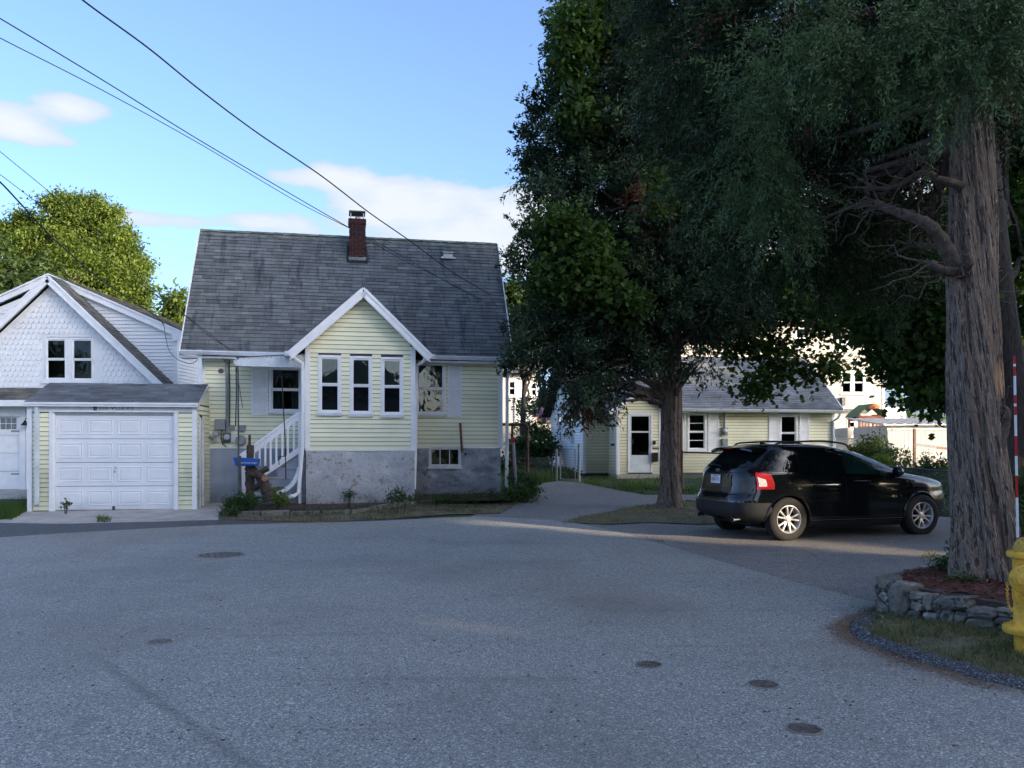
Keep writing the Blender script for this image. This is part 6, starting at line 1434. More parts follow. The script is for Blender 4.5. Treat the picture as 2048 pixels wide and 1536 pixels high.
    for s in (-1, 1):
        side_panel('window_surround', mat('gloss_black_pillar', (.004, .004, .005), .1, coat=1), .46, 3.46, lambda x: belt(x) - .02, lambda x: top(x) + .022, s, .003, 40, 8)
        side_panel('quarter_window', glass, .55, 1.17, belt, lambda x: top(x) - .004, s, .008); side_panel('rear_door_window', glass, 1.21, 1.42, belt, top, s, .008); side_panel('rear_door_window', glass, 1.445, 2.02, belt, top, s, .008); side_panel('front_door_window', glass2, 2.12, 3.20, belt, lambda x: top(x) - .004, s, .008, nu=24)
        side_panel('belt_moulding', chrome if False else mat('gloss_black_pillar', ()), .46, 3.46, lambda x: belt(x) - .028, lambda x: belt(x) - .012, s, .012, 40, 2)
        # door gaps
        for xa, za, zb in ((1.40, .42, 1.16), (2.09, .36, 1.14), (3.22, .36, 1.09)):
            sl_ = .0 if xa != 1.40 else .12
            def f(u, v, xa=xa, za=za, zb=zb, sl_=sl_):
                z = za + (zb - za) * v; x = xa + (u - .5) * .007 + sl_ * (1 - v) ** 2 * (1 if sl_ else 0); return (x, s * side(x, z), z)
            skin('door_gap', dark, f, 1, 16, .0015)
        side_panel('rocker_cladding', plast, 1.36, 3.33, lambda x: .235, lambda x: .335, s, .012, 30, 4); side_panel('rocker_trim', mat('dull_chrome', (.25, .25, .26), .3, metal=.9), 1.38, 3.31, lambda x: .352, lambda x: .364, s, .016, 30, 1)
        for xh in (1.50, 2.32): 
            pts = [(xh + .17 * math.cos(a) + .1, s * (side(xh, 1.0) + .012 + .03 * math.sin(a)), 1.01) for a in np.linspace(0, math.pi, 9)]
            MB().tube(pts, .013, 6).build('door_handle', paint, car, smooth=True)
        # fender lips
        for xw in (.93, 3.754):
            pts = []
            for a in np.linspace(-.12, math.pi + .12, 30):
                x, z = xw + .425 * math.cos(a), .375 + .425 * math.sin(a)
                if z < .26: continue
                pts.append((x, s * (side(x, max(.22, z)) + .004), z))
            MB().tube(pts, .016, 6).build('fender_lip', paint, car, smooth=True)
        # mirror
        mm = MB(); c0 = Vector((3.16, s * (side(3.16, 1.12) + .11), 1.17)); prof = []
        for i in range(7):
            for j in range(12):
                u = -1 + 2 * i / 6; a = 2 * math.pi * j / 12; r = (1 - abs(u) ** 3) ** .4 if abs(u) < 1 else .05; prof.append(c0 + Vector((.07 * math.cos(a) * r * (1.2 if math.cos(a) > 0 else .7), u * .125, .085 * math.sin(a) * r)))
        mm.add(prof, [(i * 12 + j, i * 12 + (j + 1) % 12, (i + 1) * 12 + (j + 1) % 12, (i + 1) * 12 + j) for i in range(6) for j in range(12)]); mr_ = mm.build('wing_mirror', paint, car, smooth=True)
        MB().tube([(3.18, s * side(3.18, 1.10), 1.10), (3.16, s * (side(3.16, 1.10) + .09), 1.12)], .03, 8).build('mirror_stalk', plast, mr_)
        # roof rail
        rp_ = [(x, s * np.interp(x, [.75, 2.4], [.63, .60]), z) for x, z in ((.80, 1.600), (.90, 1.665), (1.05, 1.69), (1.6, 1.712), (2.0, 1.705), (2.3, 1.67), (2.42, 1.62))]
        MB().tube(smooth(rp_, 5), .017, 8).build('roof_rail', plast, car, smooth=True)
        # tail lamp wrapping round the corner
        def wrap(u, v, z0=.80, z1=1.04, zi=.80, zo=.83):
            # u 0 inner edge on the tailgate -> 1 on the flank
            zt = 1.175 - .05 * u; zb = .89 + .0 * u; z = zb + (zt - zb) * v; xr, xf, w = prm(z); xc = (xr + xf) / 2; a = (xf - xr) / 2; n = nexp(z, False)
            if u < .5: y = w * (.70 + (.90 - .70) * (u / .5)); 
            else: y = None
            q = u; ang = math.atan2(w * (.72 + .2 * v * 0), 1) 
            t = .87 + u * .38
            if t <= .93: y = w * t; x = xc - a * (1 - t ** n) ** (1 / n)
            else:
                x0_ = xc - a * (1 - .93 ** n) ** (1 / n); x = x0_ + (t - .93) / .33 * .11; tt = abs(x - xc) / a; y = w * max(0, 1 - min(1, tt) ** n) ** (1 / n)
            return (x, s * y, z)
        skin('tail_lamp', lens, wrap, 28, 8, .012); skin('reversing_lamp', clear, lambda u, v: wrap(.03 + u * .11, .16 + v * .58 * (1 - .25 * u)), 6, 6, .018)
        def hw(u, v):
            z = .86 + .08 * v + .03 * u; t = .50 + u * .60; xr, xf, w = prm(z); xc = (xr + xf) / 2; a = (xf - xr) / 2; n = nexp(z, True); t2 = min(t, .90)
            x = xc + a * (1 - t2 ** n) ** (1 / n); y = w * t2
            if t > .90: x = x - (t - .90) / .15 * .30; y = side(x, z)
            return (x, s * y, z)
        skin('headlamp', mat('smoked_headlamp', (.05, .05, .055), .12, (20, .3)), hw, 20, 5, .008)
    skin('windscreen', glass2, lambda u, v: (endx((u * 2 - 1) * .70 * (1 - .08 * v), 1.15 + .40 * v, True), (u * 2 - 1) * .70 * (1 - .08 * v), 1.15 + .40 * v), 20, 10, .006)
    skin('rear_window', glass, lambda u, v: (endx((u * 2 - 1) * (.74 - .08 * v), 1.26 + .28 * v), (u * 2 - 1) * (.74 - .08 * v), 1.26 + .28 * v), 20, 10, .006)
    skin('rear_bumper_cladding', plast, lambda u, v: (endx((u * 2 - 1) * .92, .36 + .30 * v), (u * 2 - 1) * .92, .36 + .30 * v), 30, 6, .010)
    for s in (-1, 1): side_panel('bumper_corner', plast, .10, .50, lambda x: .30, lambda x: .62 - .10 * (x > .3), s, .010, 10, 5); side_panel('front_corner', plast, 4.20, 4.55, lambda x: .25, lambda x: .42, s, .010, 10, 5)
    def line(name, m, pts, r=.006): return MB().tube(pts, r, 5).build(name, m, car, smooth=True)
    line('tailgate_gap', dark, [(endx(y, .80) - .004, y, .80) for y in np.linspace(-.66, .66, 14)], .007)
    line('tailgate_gap', dark, [(endx(y, 1.165) - .002, y, 1.165) for y in np.linspace(-.70, .70, 14)], .005)
    line('bumper_step', mat('dull_chrome', ()), [(endx(y, .675) - .004, y, .675) for y in np.linspace(-.85, .85, 16)], .005)
    # number plate recess, plate, badge
    skin('plate_recess', mat('gloss_black_pillar', ()), lambda u, v: (endx((u * 2 - 1) * .40, .92 + .22 * v), (u * 2 - 1) * .46, .92 + .22 * v), 12, 4, .004)
    yp = .17
    pz = 1.045; px = endx(yp, pz) - .022; ptl = MB().box(-.006, .006, -.152, .152, -.076, .076).build('number_plate', mat('plate_white', (.70, .72, .76), .4), car, bevel=.004); ptl.location = (px, 0.0, pz); ptl.rotation_euler = (0, math.radians(3), 0)
    red_t = mat('plate_print', (.30, .03, .06), .5); tx = text('4SDH 51', .088, red_t, ptl, (-.0075, 0, -.004), rot=(math.pi / 2, 0, -math.pi / 2), name='plate_number', sx=.80); text('Massachusetts', .030, mat('plate_blue', (.03, .06, .3), .5), ptl, (-.0075, 0, .056), rot=(math.pi / 2, 0, -math.pi / 2), name='plate_state', sx=.9)
    bz_ = 1.20; bb = MB(); bb.lathe([(.075, 0), (.075, .008), (.001, .012)], (0, 0, 0), (-1, 0, 0), 24); bb.v = [(v[0], v[1] * 1.0, v[2] * .42) for v in bb.v]; bdg = bb.build('badge', chrome, car, smooth=True); bdg.location = (endx(0, bz_) - .006, 0, bz_)
    b2 = MB(); b2.lathe([(.063, 0), (.063, .002), (.001, .003)], (0, 0, 0), (-1, 0, 0), 24); b2.v = [(v[0], v[1], v[2] * .40) for v in b2.v]; o = b2.build('badge_field', mat('badge_blue', (.02, .04, .16), .3), bdg); o.location = (-.012, 0, 0)
    text('Ford', .045, chrome, bdg, (-.016, 0, -.001), rot=(math.pi / 2, 0, -math.pi / 2), name='badge_lettering', sx=1.1)
    text('EDGE', .045, chrome, car, (endx(.62, .93) - .010, .62, .93), rot=(math.pi / 2, 0, -math.pi / 2), name='badge_lettering', ext=.002)
    # spoiler
    sp = MB(); vs = []; n = 18
    for i in range(n + 1):
        y = -.66 + 1.32 * i / n; e = 1 - (abs(y) / .66) ** 4 * .25
        for (dx, z) in ((.70, 1.640), (.50, 1.634), (.335 + .05 * (1 - e) * 4, 1.605), (.325 + .05 * (1 - e) * 4, 1.575), (.39, 1.555), (.60, 1.575)): vs.append((dx, y, z - .05 * (abs(y) / .66) ** 3))
    sp.add(vs, [(i * 6 + j, i * 6 + (j + 1) % 6, (i + 1) * 6 + (j + 1) % 6, (i + 1) * 6 + j) for i in range(n) for j in range(6)] + [(0, 1, 2, 3, 4, 5), tuple(n * 6 + j for j in (5, 4, 3, 2, 1, 0))]); spo = sp.build('spoiler', paint, car, smooth=True)
    MB().box(.318, .326, -.12, .12, 1.577, 1.595).build('brake_light', lens, spo)
    wp_ = [(endx(-.05, 1.27) - .02, -.05, 1.27), (endx(.2, 1.29) - .03, .22, 1.295), (endx(.42, 1.28) - .02, .45, 1.28)]; MB().tube(wp_, .010, 5).build('rear_wiper', plast, car)
    for s in (-1, 1):
        b = MB(); b.lathe([(.040, 0), (.045, .16), (.036, .16), (.034, .02), (.001, .02)], (.22, s * .56, .385), (-1, 0, -.10), 20); b.build('exhaust_tip', chrome, car, smooth=True)
    MB().tube([(.55, .3, .36), (.55, -.3, .36)], .11, 10).build('silencer', dark, car)
    # rear quarter to roof: shark fin, antenna
    MB().add([(1.0, -.03, 1.655), (1.0, .03, 1.655), (1.16, 0, 1.66), (.98, 0, 1.715)], [(0, 1, 3), (1, 2, 3), (2, 0, 3)]).build('roof_antenna', paint, car)
    # wheels: first one built, then copied with its parts
    wl_ = bpy.data.objects.new('wheel', None); COL.objects.link(wl_); wl_.parent = car
    b = MB(); b.lathe([(.235, .10), (.245, .112), (.30, .120), (.345, .112), (.368, .095), (.376, .06), (.376, -.06), (.368, -.095), (.34, -.115), (.24, -.115)], axis=(0, -1, 0), n=56); b.v = [v for v in b.v]; b.f = b.f[:-2]; b.t = b.t[:-2]; b.m = b.m[:-2]; b.build('tyre', rub_, wl_, smooth=True)
    b = MB(); b.lathe([(.236, -.10), (.225, -.06), (.215, .04), (.222, .094), (.238, .104), (.240, .112), (.232, .114), (.219, .100), (.207, .05), (.205, -.09)], axis=(0, -1, 0), n=56); b.f = b.f[:-2]; b.t = b.t[:-2]; b.m = b.m[:-2]; rim = b.build('rim', alu, wl_, smooth=True)
    b = MB(); b.lathe([(.212, -.02), (.001, -.021)], axis=(0, -1, 0), n=32); b.build('brake_disc', dark, wl_)
    for k in range(5):
        a0 = k * 2 * math.pi / 5 + .15
        for da in (-.21, .21):
            a, a2 = a0 + da * .55, a0 + da * 1.25; p0 = Vector((math.cos(a) * .045, -.080, math.sin(a) * .045)); p1 = Vector((math.cos(a2) * .219, -.095, math.sin(a2) * .219)); b = MB(); d = (p1 - p0).normalized(); sdv = d.cross(Vector((0, 1, 0))).normalized()
            pm = (p0 + p1) / 2 + Vector((0, -.006, 0))
            prof = [(p0, .021), (pm, .015), (p1, .019)]
            for (q0, w0), (q1, w1) in zip(prof, prof[1:]): b.hexa([q0 - sdv * w0 + Vector((0, .03, 0)), q0 + sdv * w0 + Vector((0, .03, 0)), q1 + sdv * w1 + Vector((0, .03, 0)), q1 - sdv * w1 + Vector((0, .03, 0)), q0 - sdv * w0 * .7, q0 + sdv * w0 * .7, q1 + sdv * w1 * .7, q1 - sdv * w1 * .7])
            b.build('spoke', alu, wl_)
    b = MB(); b.lathe([(.062, .05), (.060, .085), (.035, .090), (.032, .094), (.001, .095)], axis=(0, -1, 0), n=24); b.build('hub_cap', alu, wl_, smooth=True)
    for k in range(5):
        a = k * 2 * math.pi / 5 + .15 + math.pi / 5; b = MB(); b.lathe([(.011, .05), (.011, .084), (.001, .086)], (math.cos(a) * .066, 0, math.sin(a) * .066), (0, -1, 0), 8); b.build('lug_nut', dark, wl_)
    wl_.location = (.93, -.83, .376)
    for (x, s, a) in ((3.754, -1, .5), (.93, 1, .2), (3.754, 1, .9)):
        c = wl_.copy(); COL.objects.link(c); c.location = (x, s * .83, .376); c.rotation_euler = (0, a, 0 if s < 0 else math.pi)
        for chd in list(wl_.children): k = chd.copy(); COL.objects.link(k); k.parent = c
make_car()

# ================================================================ VEGETATION
LM = {
 'cedar': leafmat('cedar_foliage', (.006, .015, .006), (.060, .100, .034), .12),
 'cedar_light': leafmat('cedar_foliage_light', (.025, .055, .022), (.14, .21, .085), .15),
 'cedar2': leafmat('cedar_foliage_blue', (.006, .015, .011), (.065, .110, .050), .15),
 'maple': leafmat('maple_leaves', (.026, .055, .014), (.080, .140, .030), .40),
 'ash': leafmat('ash_leaves', (.045, .085, .018), (.22, .28, .06), .5),
 'dark': leafmat('shade_tree_leaves', (.025, .045, .016), (.07, .11, .03), .35),
 'brown': leafmat('dead_cedar_twigs', (.10, .032, .018), (.20, .075, .045), .1),
 'grass': leafmat('grass_blades', (.030, .065, .014), (.085, .150, .030), .35),
 'dry': leafmat('dry_grass_blades', (.10, .10, .045), (.30, .26, .15), .25),
 'weed': leafmat('weed_leaves', (.025, .060, .020), (.075, .125, .040), .3),
 'yellowf': leafmat('yellow_flowers', (.5, .35, .02), (.7, .55, .05), .3),
 'purple': leafmat('purple_flowers', (.16, .10, .30), (.36, .26, .55), .3),
 'litter': leafmat('leaf_litter', (.10, .055, .035), (.33, .22, .15), 0),
 'mulch': leafmat('bark_chips', (.035, .012, .009), (.17, .065, .042), 0),
}
TPL = {
 'sprig': np.array([(0, 0), (.35, .5), (1, 0), (.35, -.5)]),
 'maple': np.array([(0, 0), (.18, .52), (.45, .30), (.62, .62), (1, 0), (.62, -.62), (.45, -.30), (.18, -.52)]),
 'leaf': np.array([(0, 0), (.30, .5), (.7, .38), (1, 0), (.7, -.38), (.30, -.5)]),
 'blade': np.array([(0, .5), (1, 0), (0, -.5)]),
}
def cards(name, pos, ax, sd_, ln, wd, tone, tpl, m, parent=None, kind=None, bend=0):
    T = TPL[tpl]; N, k = len(pos), len(T)
    ax = ax / np.linalg.norm(ax, axis=1, keepdims=True); b = np.cross(ax, sd_); b /= np.linalg.norm(b, axis=1, keepdims=True) + 1e-9
    V = pos[:, None, :] + ax[:, None, :] * (T[None, :, 0:1] * ln[:, None, None]) + b[:, None, :] * (T[None, :, 1:2] * wd[:, None, None])
    if bend:
        nrm = np.cross(ax, b); V = V + nrm[:, None, :] * ((T[None, :, 1:2] ** 2 - .1) * bend * wd[:, None, None])
    me = bpy.data.meshes.new(name); me.vertices.add(N * k); me.vertices.foreach_set('co', V.astype(np.float32).ravel())
    me.loops.add(N * k); me.loops.foreach_set('vertex_index', np.arange(N * k, dtype=np.int32))
    me.polygons.add(N); me.polygons.foreach_set('loop_start', np.arange(0, N * k, k, dtype=np.int32)); me.polygons.foreach_set('loop_total', np.full(N, k, dtype=np.int32))
    a = me.attributes.new('tone', 'FLOAT', 'FACE'); a.data.foreach_set('value', np.clip(tone, 0, 1).astype(np.float32))
    me.materials.append(m); me.update(calc_edges=True)
    o = bpy.data.objects.new(name, me); COL.objects.link(o)
    if parent is not None: o.parent = parent
    if kind: o['kind'] = kind
    return o
def unit(n): v = R.normal(size=(n, 3)); return v / np.linalg.norm(v, axis=1, keepdims=True)
def foliage(name, blobs, n, per, style, m, parent=None, origin=(0, 0, 0), size=.12, sig=.22, droop=.3, shell=.45, outw=.8, tvar=.18, kind=None, hole=None, wr=.2):
    """leaves gathered in clumps spread through overlapping ellipsoids; n clumps of per leaves"""
    B = np.array(blobs, dtype=float); vol = (B[:, 3] * B[:, 4] * B[:, 5]) ** .72; w = vol / vol.sum(); idx = R.choice(len(B), size=n, p=w)
    u = unit(n); rad = R.random(n) ** shell; C = B[idx, :3] + u * B[idx, 3:6] * rad[:, None]
    od = u + np.array([0, 0, -droop]) + .35 * R.normal(size=(n, 3)); od /= np.linalg.norm(od, axis=1, keepdims=True)
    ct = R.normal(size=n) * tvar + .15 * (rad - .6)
    Cn = np.repeat(C, per, 0); on = np.repeat(od, per, 0); t = np.repeat(ct, per); N = n * per
    if style == 'cedar':   # sprays: sprigs along a drooping twig
        s = R.random(N); L = np.repeat(R.uniform(.25, .75, n), per); pos = Cn + on * (s * L)[:, None] + R.normal(size=(N, 3)) * sig * (.35 + .4 * (1 - s))[:, None] + np.array([0, 0, -.22]) * (s * s * L)[:, None]
        ax = on * outw + unit(N) * .75 + np.array([0, 0, -.12]); ln = size * R.uniform(.6, 1.5, N); wd = ln * wr * R.uniform(.7, 1.3, N); tpl = 'sprig'; sdv = unit(N)
    else:
        pos = Cn + R.normal(size=(N, 3)) * sig * np.array([1, 1, .7]); ax = on * .5 + unit(N) + np.array([0, 0, -.35]); ln = size * R.uniform(.6, 1.35, N); wd = ln * R.uniform(.75, 1.0, N) * (1 if style == 'maple' else .55); tpl = 'maple' if style == 'maple' else 'leaf'; sdv = np.array([0, 0, 1.]) + .8 * unit(N); sdv = np.cross(ax, np.cross(ax, sdv)) * -1 + 1e-6
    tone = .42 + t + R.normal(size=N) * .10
    if hole is not None:
        keep = hole(pos); pos, ax, sdv, ln, wd, tone = (q[keep] for q in (pos, ax, sdv, ln, wd, tone))
    return cards(name, pos - np.array(origin), ax, sdv, ln, wd, tone, tpl, m, parent, kind), C
def blob(px, py, Y, rx, rz, ry=None):
    p = ray(px, py, Y); k = Y / F; return (p.x, p.y, p.z, rx * k, (ry if ry else (rx + rz) / 2 * k), rz * k)
def limb(b, p0, p1, r0, r1, sag=.1, wob=.12, n=7, seg=6):
    p0, p1 = Vector(p0), Vector(p1); L = (p1 - p0).length; pts = []
    for i in range(n):
        t = i / (n - 1); p = p0.lerp(p1, t) + Vector((0, 0, sag * L * math.sin(math.pi * t))) + (Vector((rnd.gauss(0, 1), rnd.gauss(0, 1), rnd.gauss(0, 1))) * wob * L / n if 0 < i < n - 1 else Vector()); pts.append(p)
    b.tube(pts, [r0 + (r1 - r0) * i / (n - 1) for i in range(n)], seg); return pts

# ---- big cedar
YC = 8.3
cedar = thing('cedar_tree', 'huge old cedar with fluted grey trunk in the mulch bed at the right', 'tree', (ray(1972, 0, YC).x, YC, .3))
O_ = cedar.location
cl_ = [(1976, 1168, 80), (1975, 1150, 72), (1973, 1100, 66), (1972, 1040, 64), (1966, 980, 60), (1957, 900, 55), (1951, 800, 54), (1945, 700, 52.5), (1942, 600, 51), (1941, 520, 50), (1943, 420, 45), (1944, 300, 41), (1947, 180, 38), (1950, 60, 33), (1953, -120, 28), (1955, -400, 20), (1955, -900, 8)]
pts = [ray(a, b_, YC) - O_ for a, b_, c in cl_]; cp_ = smooth([tuple(p) for p in pts], 12); rr = np.interp(np.linspace(0, len(cl_) - 1, len(cp_)), np.arange(len(cl_)), [c * .90 * YC / F for a, b_, c in cl_])
def flute(t, a):
    tw = a + t * 3.4; h = t * 30
    base = max(0, 1 - t * 9)
    return 1 + .085 * math.sin(3 * tw + .6) + .06 * math.sin(7 * tw + 2 * math.sin(h * .35)) + .022 * math.sin(17 * tw + math.sin(h * .9) * 2) + .014 * math.sin(31 * tw + 3 * math.sin(h * .5)) + .010 * math.sin(53 * tw + 2 * math.sin(h * 1.7)) - .20 * math.exp(-((((a + t * 2.2 + 1.2) % (2 * math.pi)) - math.pi) / .10) ** 2) + base * .22 * abs(math.sin(2.5 * tw))
tb = MB().tube(cp_, [float(q) for q in rr], 168, fn=flute); trunk = tb.build('trunk', M['bark_cedar'], cedar, smooth=False)
trunk.data.polygons.foreach_set('use_smooth', [True] * len(trunk.data.polygons))
def rl_(px, py, Y): return ray(px, py, Y) - O_
def big_limb(pp, r, name='limb', seg=12):
    P = smooth([tuple(Vector(rl_(*p)) + (Vector((rnd.gauss(0, .03), rnd.gauss(0, .03), rnd.gauss(0, .035))) if 1 < i_ else Vector())) for i_, p in enumerate(pp)], 6); k = len(P); b = MB(); b.tube(P, [float(q) * .85 * rnd.uniform(.88, 1.12) for q in np.interp(np.linspace(0, 1, k), np.linspace(0, 1, len(r)), r)], seg)
    for _ in range(int(k / 2)):   # side twigs
        s_ = Vector(P[rnd.randrange(int(k * .4), k)]); limb(b, s_, s_ + Vector((rnd.uniform(-.6, .1), rnd.uniform(-.3, .3), rnd.uniform(-.35, .35))), .010, .003, 0, .5, 6, 4)
    return b.build(name, M['bark_limb'], cedar, smooth=True)
kk = YC / F
big_limb([(1935, 560, 8.3), (1905, 520, 8.2), (1880, 480, 8.15), (1858, 447, 8.1), (1825, 428, 8.1), (1790, 420, 8.2), (1740, 418, 8.4), (1680, 430, 8.8), (1600, 455, 9.3)], [.11, .10, .075, .07, .06, .045, .035, .02, .012])
big_limb([(1930, 400, 8.3), (1920, 372, 8.2), (1885, 356, 8.1), (1840, 352, 8.1), (1780, 362, 8.3), (1700, 375, 8.8)], [.08, .055, .045, .035, .025, .012])
big_limb([(1925, 548, 8.2), (1885, 540, 8.0), (1857, 532, 7.9)], [.07, .05, .035]); big_limb([(1930, 540, 8.05), (1938, 525, 7.95), (1942, 508, 7.93)], [.06, .05, .04], 'branch_stub')
big_limb([(1990, 900, 8.2), (2004, 860, 8.2), (2006, 836, 8.2), (2003, 820, 8.2)], [.10, .07, .04, .02], 'branch_stub'); big_limb([(2000, 880, 8.2), (2012, 855, 8.2), (2024, 842, 8.2)], [.06, .04, .02], 'branch_stub')
for q in [[(1940, 190, 8.3), (1900, 130, 8.2), (1850, 95, 8.3), (1790, 75, 8.8), (1680, 60, 9.5)], [(1945, 90, 8.3), (1985, 60, 8.2), (2005, 50, 8.1), (2060, 90, 8)], [(1950, 230, 8.3), (1990, 205, 8.2), (2048, 170, 8)], [(1940, 230, 8.3), (1860, 215, 8.4), (1760, 240, 9), (1640, 275, 10), (1500, 300, 11), (1400, 270, 11.5), (1330, 235, 12)], [(1950, 20, 8.3), (1880, -40, 8.6), (1750, -60, 9.4), (1600, -40, 10.2), (1500, 20, 11)], [(1945, 330, 8.4), (1880, 330, 9.5), (1780, 340, 11), (1650, 380, 12.5)], [(1945, 520, 8.5), (1900, 500, 9.4), (1820, 495, 10.5), (1740, 520, 11.5)]]:
    big_limb(q, [.055, .045, .035, .024, .010], seg=8)
cb_ = [blob(*q) for q in ((1440, 50, 10.5, 170, 130, .9), (1610, 30, 9.6, 180, 140, .9), (1790, 50, 9.2, 190, 120, .9), (1975, 20, 9.0, 150, 110, .7), (1570, 200, 10.4, 150, 110, .8), (1730, 210, 10, 170, 110, .8), (1870, 200, 9.6, 120, 80, .6), (1640, 370, 11, 150, 90, .8), (1480, 360, 11.5, 140, 110, .9), (1800, 370, 11.5, 120, 100, .8), (1600, 510, 12, 150, 60, .8), (1740, 480, 12, 120, 70, .8), (1840, 560, 12.5, 70, 60, .6), (1700, -260, 9.4, 360, 180, 1.8), (1300, -120, 11, 140, 110, .9), (2060, 110, 8.4, 70, 80, .5), (2080, -150, 8.6, 150, 170, 1), (1500, 250, 12, 150, 160, .9), (1400, 160, 12, 120, 120, .8), (1660, 300, 12.5, 170, 160, .8))]
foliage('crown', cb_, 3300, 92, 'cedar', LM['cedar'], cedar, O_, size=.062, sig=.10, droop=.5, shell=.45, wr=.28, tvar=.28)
lbm = MB(); r5 = random.Random(21)
for i in range(70):
    q = cb_[r5.randrange(20)]; e = Vector((q[0] + r5.uniform(-.8, .8) * q[3], q[1] + r5.uniform(-.8, .8) * q[4], q[2] + r5.uniform(-.7, .7) * q[5])) - O_; hh_ = max(4.3, min(7.5, e.z + r5.uniform(-1.2, .6))); limb(lbm, (-.25, 0, hh_), e, .045, .006, .06, .25, 9, 6)
lbm.build('limbs', M['bark_limb'], cedar, kind='stuff')
# sprays hanging nearest the camera, their lit look put in as paler leaf colour
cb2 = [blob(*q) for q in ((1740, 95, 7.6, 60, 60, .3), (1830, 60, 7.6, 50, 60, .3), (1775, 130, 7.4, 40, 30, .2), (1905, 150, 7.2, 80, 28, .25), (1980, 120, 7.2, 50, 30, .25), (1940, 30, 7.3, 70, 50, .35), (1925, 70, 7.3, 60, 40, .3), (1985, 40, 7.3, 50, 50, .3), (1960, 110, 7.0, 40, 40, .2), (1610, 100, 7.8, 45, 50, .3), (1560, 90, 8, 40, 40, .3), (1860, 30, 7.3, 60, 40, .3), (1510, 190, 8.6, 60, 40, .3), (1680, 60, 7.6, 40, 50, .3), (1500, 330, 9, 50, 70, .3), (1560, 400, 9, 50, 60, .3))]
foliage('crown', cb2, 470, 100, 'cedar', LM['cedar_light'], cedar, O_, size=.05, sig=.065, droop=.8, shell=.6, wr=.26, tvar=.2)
tw_ = MB(); r3 = random.Random(9)
for i in range(420):
    q = cb_[r3.randrange(13)]; e = Vector((q[0] + r3.uniform(-1, 1) * q[3], q[1] + r3.uniform(-1, .4) * q[4], q[2] + r3.uniform(-1, 1) * q[5])); s = e + Vector((r3.uniform(.3, 1.1), r3.uniform(-.3, .3), r3.uniform(-.15, .5))); limb(tw_, s - O_, e - O_, .007, .0025, -.06, .5, 8, 4)
tw_.build('twigs', mat('bare_twigs', (.17, .145, .12), .9, (8, .2)), cedar, kind='stuff')
br_ = [blob(*q) for q in ((1597, 47, 8.0, 16, 12, .1), (1470, 30, 9, 8, 30, .1), (1677, 158, 8, 10, 18, .1), (1605, 302, 8.6, 15, 18, .12), (1280, 360, 15, 12, 18, .2), (2000, 185, 8, 10, 12, .1))]
foliage('dead_sprays', br_, 34, 30, 'cedar', LM['brown'], cedar, O_, size=.05, sig=.05, droop=.8, shell=.6)

# ---- middle cedar
YM = 19.7; k_ = YM / F
mced = thing('cedar_tree', 'tall dark cedar standing on the dirt island left of the black car', 'tree', (ray(1340, 0, YM).x, YM, H(YM))); O2 = mced.location
cl2 = [(1339, 1024, 30), (1340, 1010, 25), (1341, 980, 22), (1340, 900, 19), (1341, 800, 18.5), (1341, 700, 17.5), (1339, 600, 15), (1335, 480, 13), (1333, 300, 11), (1330, 100, 9), (1330, -120, 6), (1330, -350, 2)]
cp2 = smooth([tuple(ray(a, b_, YM) - O2) for a, b_, c in cl2], 10); rr2 = np.interp(np.linspace(0, len(cl2) - 1, len(cp2)), np.arange(len(cl2)), [c * k_ for a, b_, c in cl2])
MB().tube(cp2, [float(q) for q in rr2], 96, fn=flute).build('trunk', M['bark_cedar'], mced, smooth=True)
def limb2(pp, r, par=mced, O=O2, m='bark_cedar', seg=8, name='limb'):
    P = smooth([tuple(ray(*p) - O) for p in pp], 6); k = len(P); return MB().tube(P, [float(q) for q in np.interp(np.linspace(0, 1, k), np.linspace(0, 1, len(r)), r)], seg).build(name, M[m], par, smooth=True)
for q in [[(1332, 762, YM), (1315, 735, YM - .3), (1295, 722, YM - .5), (1270, 716, YM - .7), (1230, 722, YM - 1), (1190, 745, YM - 1.2)], [(1335, 690, YM), (1290, 655, YM - .3), (1220, 640, YM - .8), (1150, 650, YM - 1)], [(1335, 560, YM), (1280, 500, YM), (1200, 450, YM), (1130, 420, YM)], [(1335, 420, YM), (1270, 350, YM), (1190, 300, YM), (1120, 240, YM)], [(1345, 700, YM), (1380, 660, YM), (1440, 640, YM), (1490, 650, YM)], [(1345, 560, YM), (1400, 510, YM), (1470, 490, YM)], [(1335, 250, YM), (1270, 180, YM), (1200, 120, YM), (1160, 60, YM)], [(1342, 770, YM), (1370, 750, YM), (1410, 745, YM - .4)]]: limb2(q, [.09, .06, .045, .02])
mb_ = [blob(*q) for q in ((1215, 60, 19.7, 85, 90), (1190, 190, 19.7, 68, 80), (1180, 280, 19.7, 80, 90), (1130, 320, 19.5, 62, 70), (1155, 410, 19.5, 92, 90), (1170, 520, 19.3, 105, 90), (1115, 545, 19, 52, 60), (1265, 460, 19.7, 120, 140), (1290, 250, 19.7, 130, 180), (1330, 60, 20, 140, 160), (1320, 620, 19.5, 130, 90), (1190, 640, 19, 120, 70), (1110, 690, 18.6, 85, 50), (1065, 720, 18.4, 38, 24), (1145, 775, 18.4, 75, 42), (1200, 758, 18.6, 50, 30), (1262, 695, 18.8, 46, 34), (1400, 640, 19.7, 75, 50), (1450, 590, 19.7, 80, 70), (1405, 715, 19, 36, 26), (1420, 450, 20, 100, 130), (1440, 250, 20.5, 120, 150), (1100, 620, 19, 40, 40), (1390, 560, 20.5, 110, 90), (1290, 560, 20.5, 110, 90))]
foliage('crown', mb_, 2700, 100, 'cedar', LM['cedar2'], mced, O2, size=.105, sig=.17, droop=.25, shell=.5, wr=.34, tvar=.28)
lbm = MB()
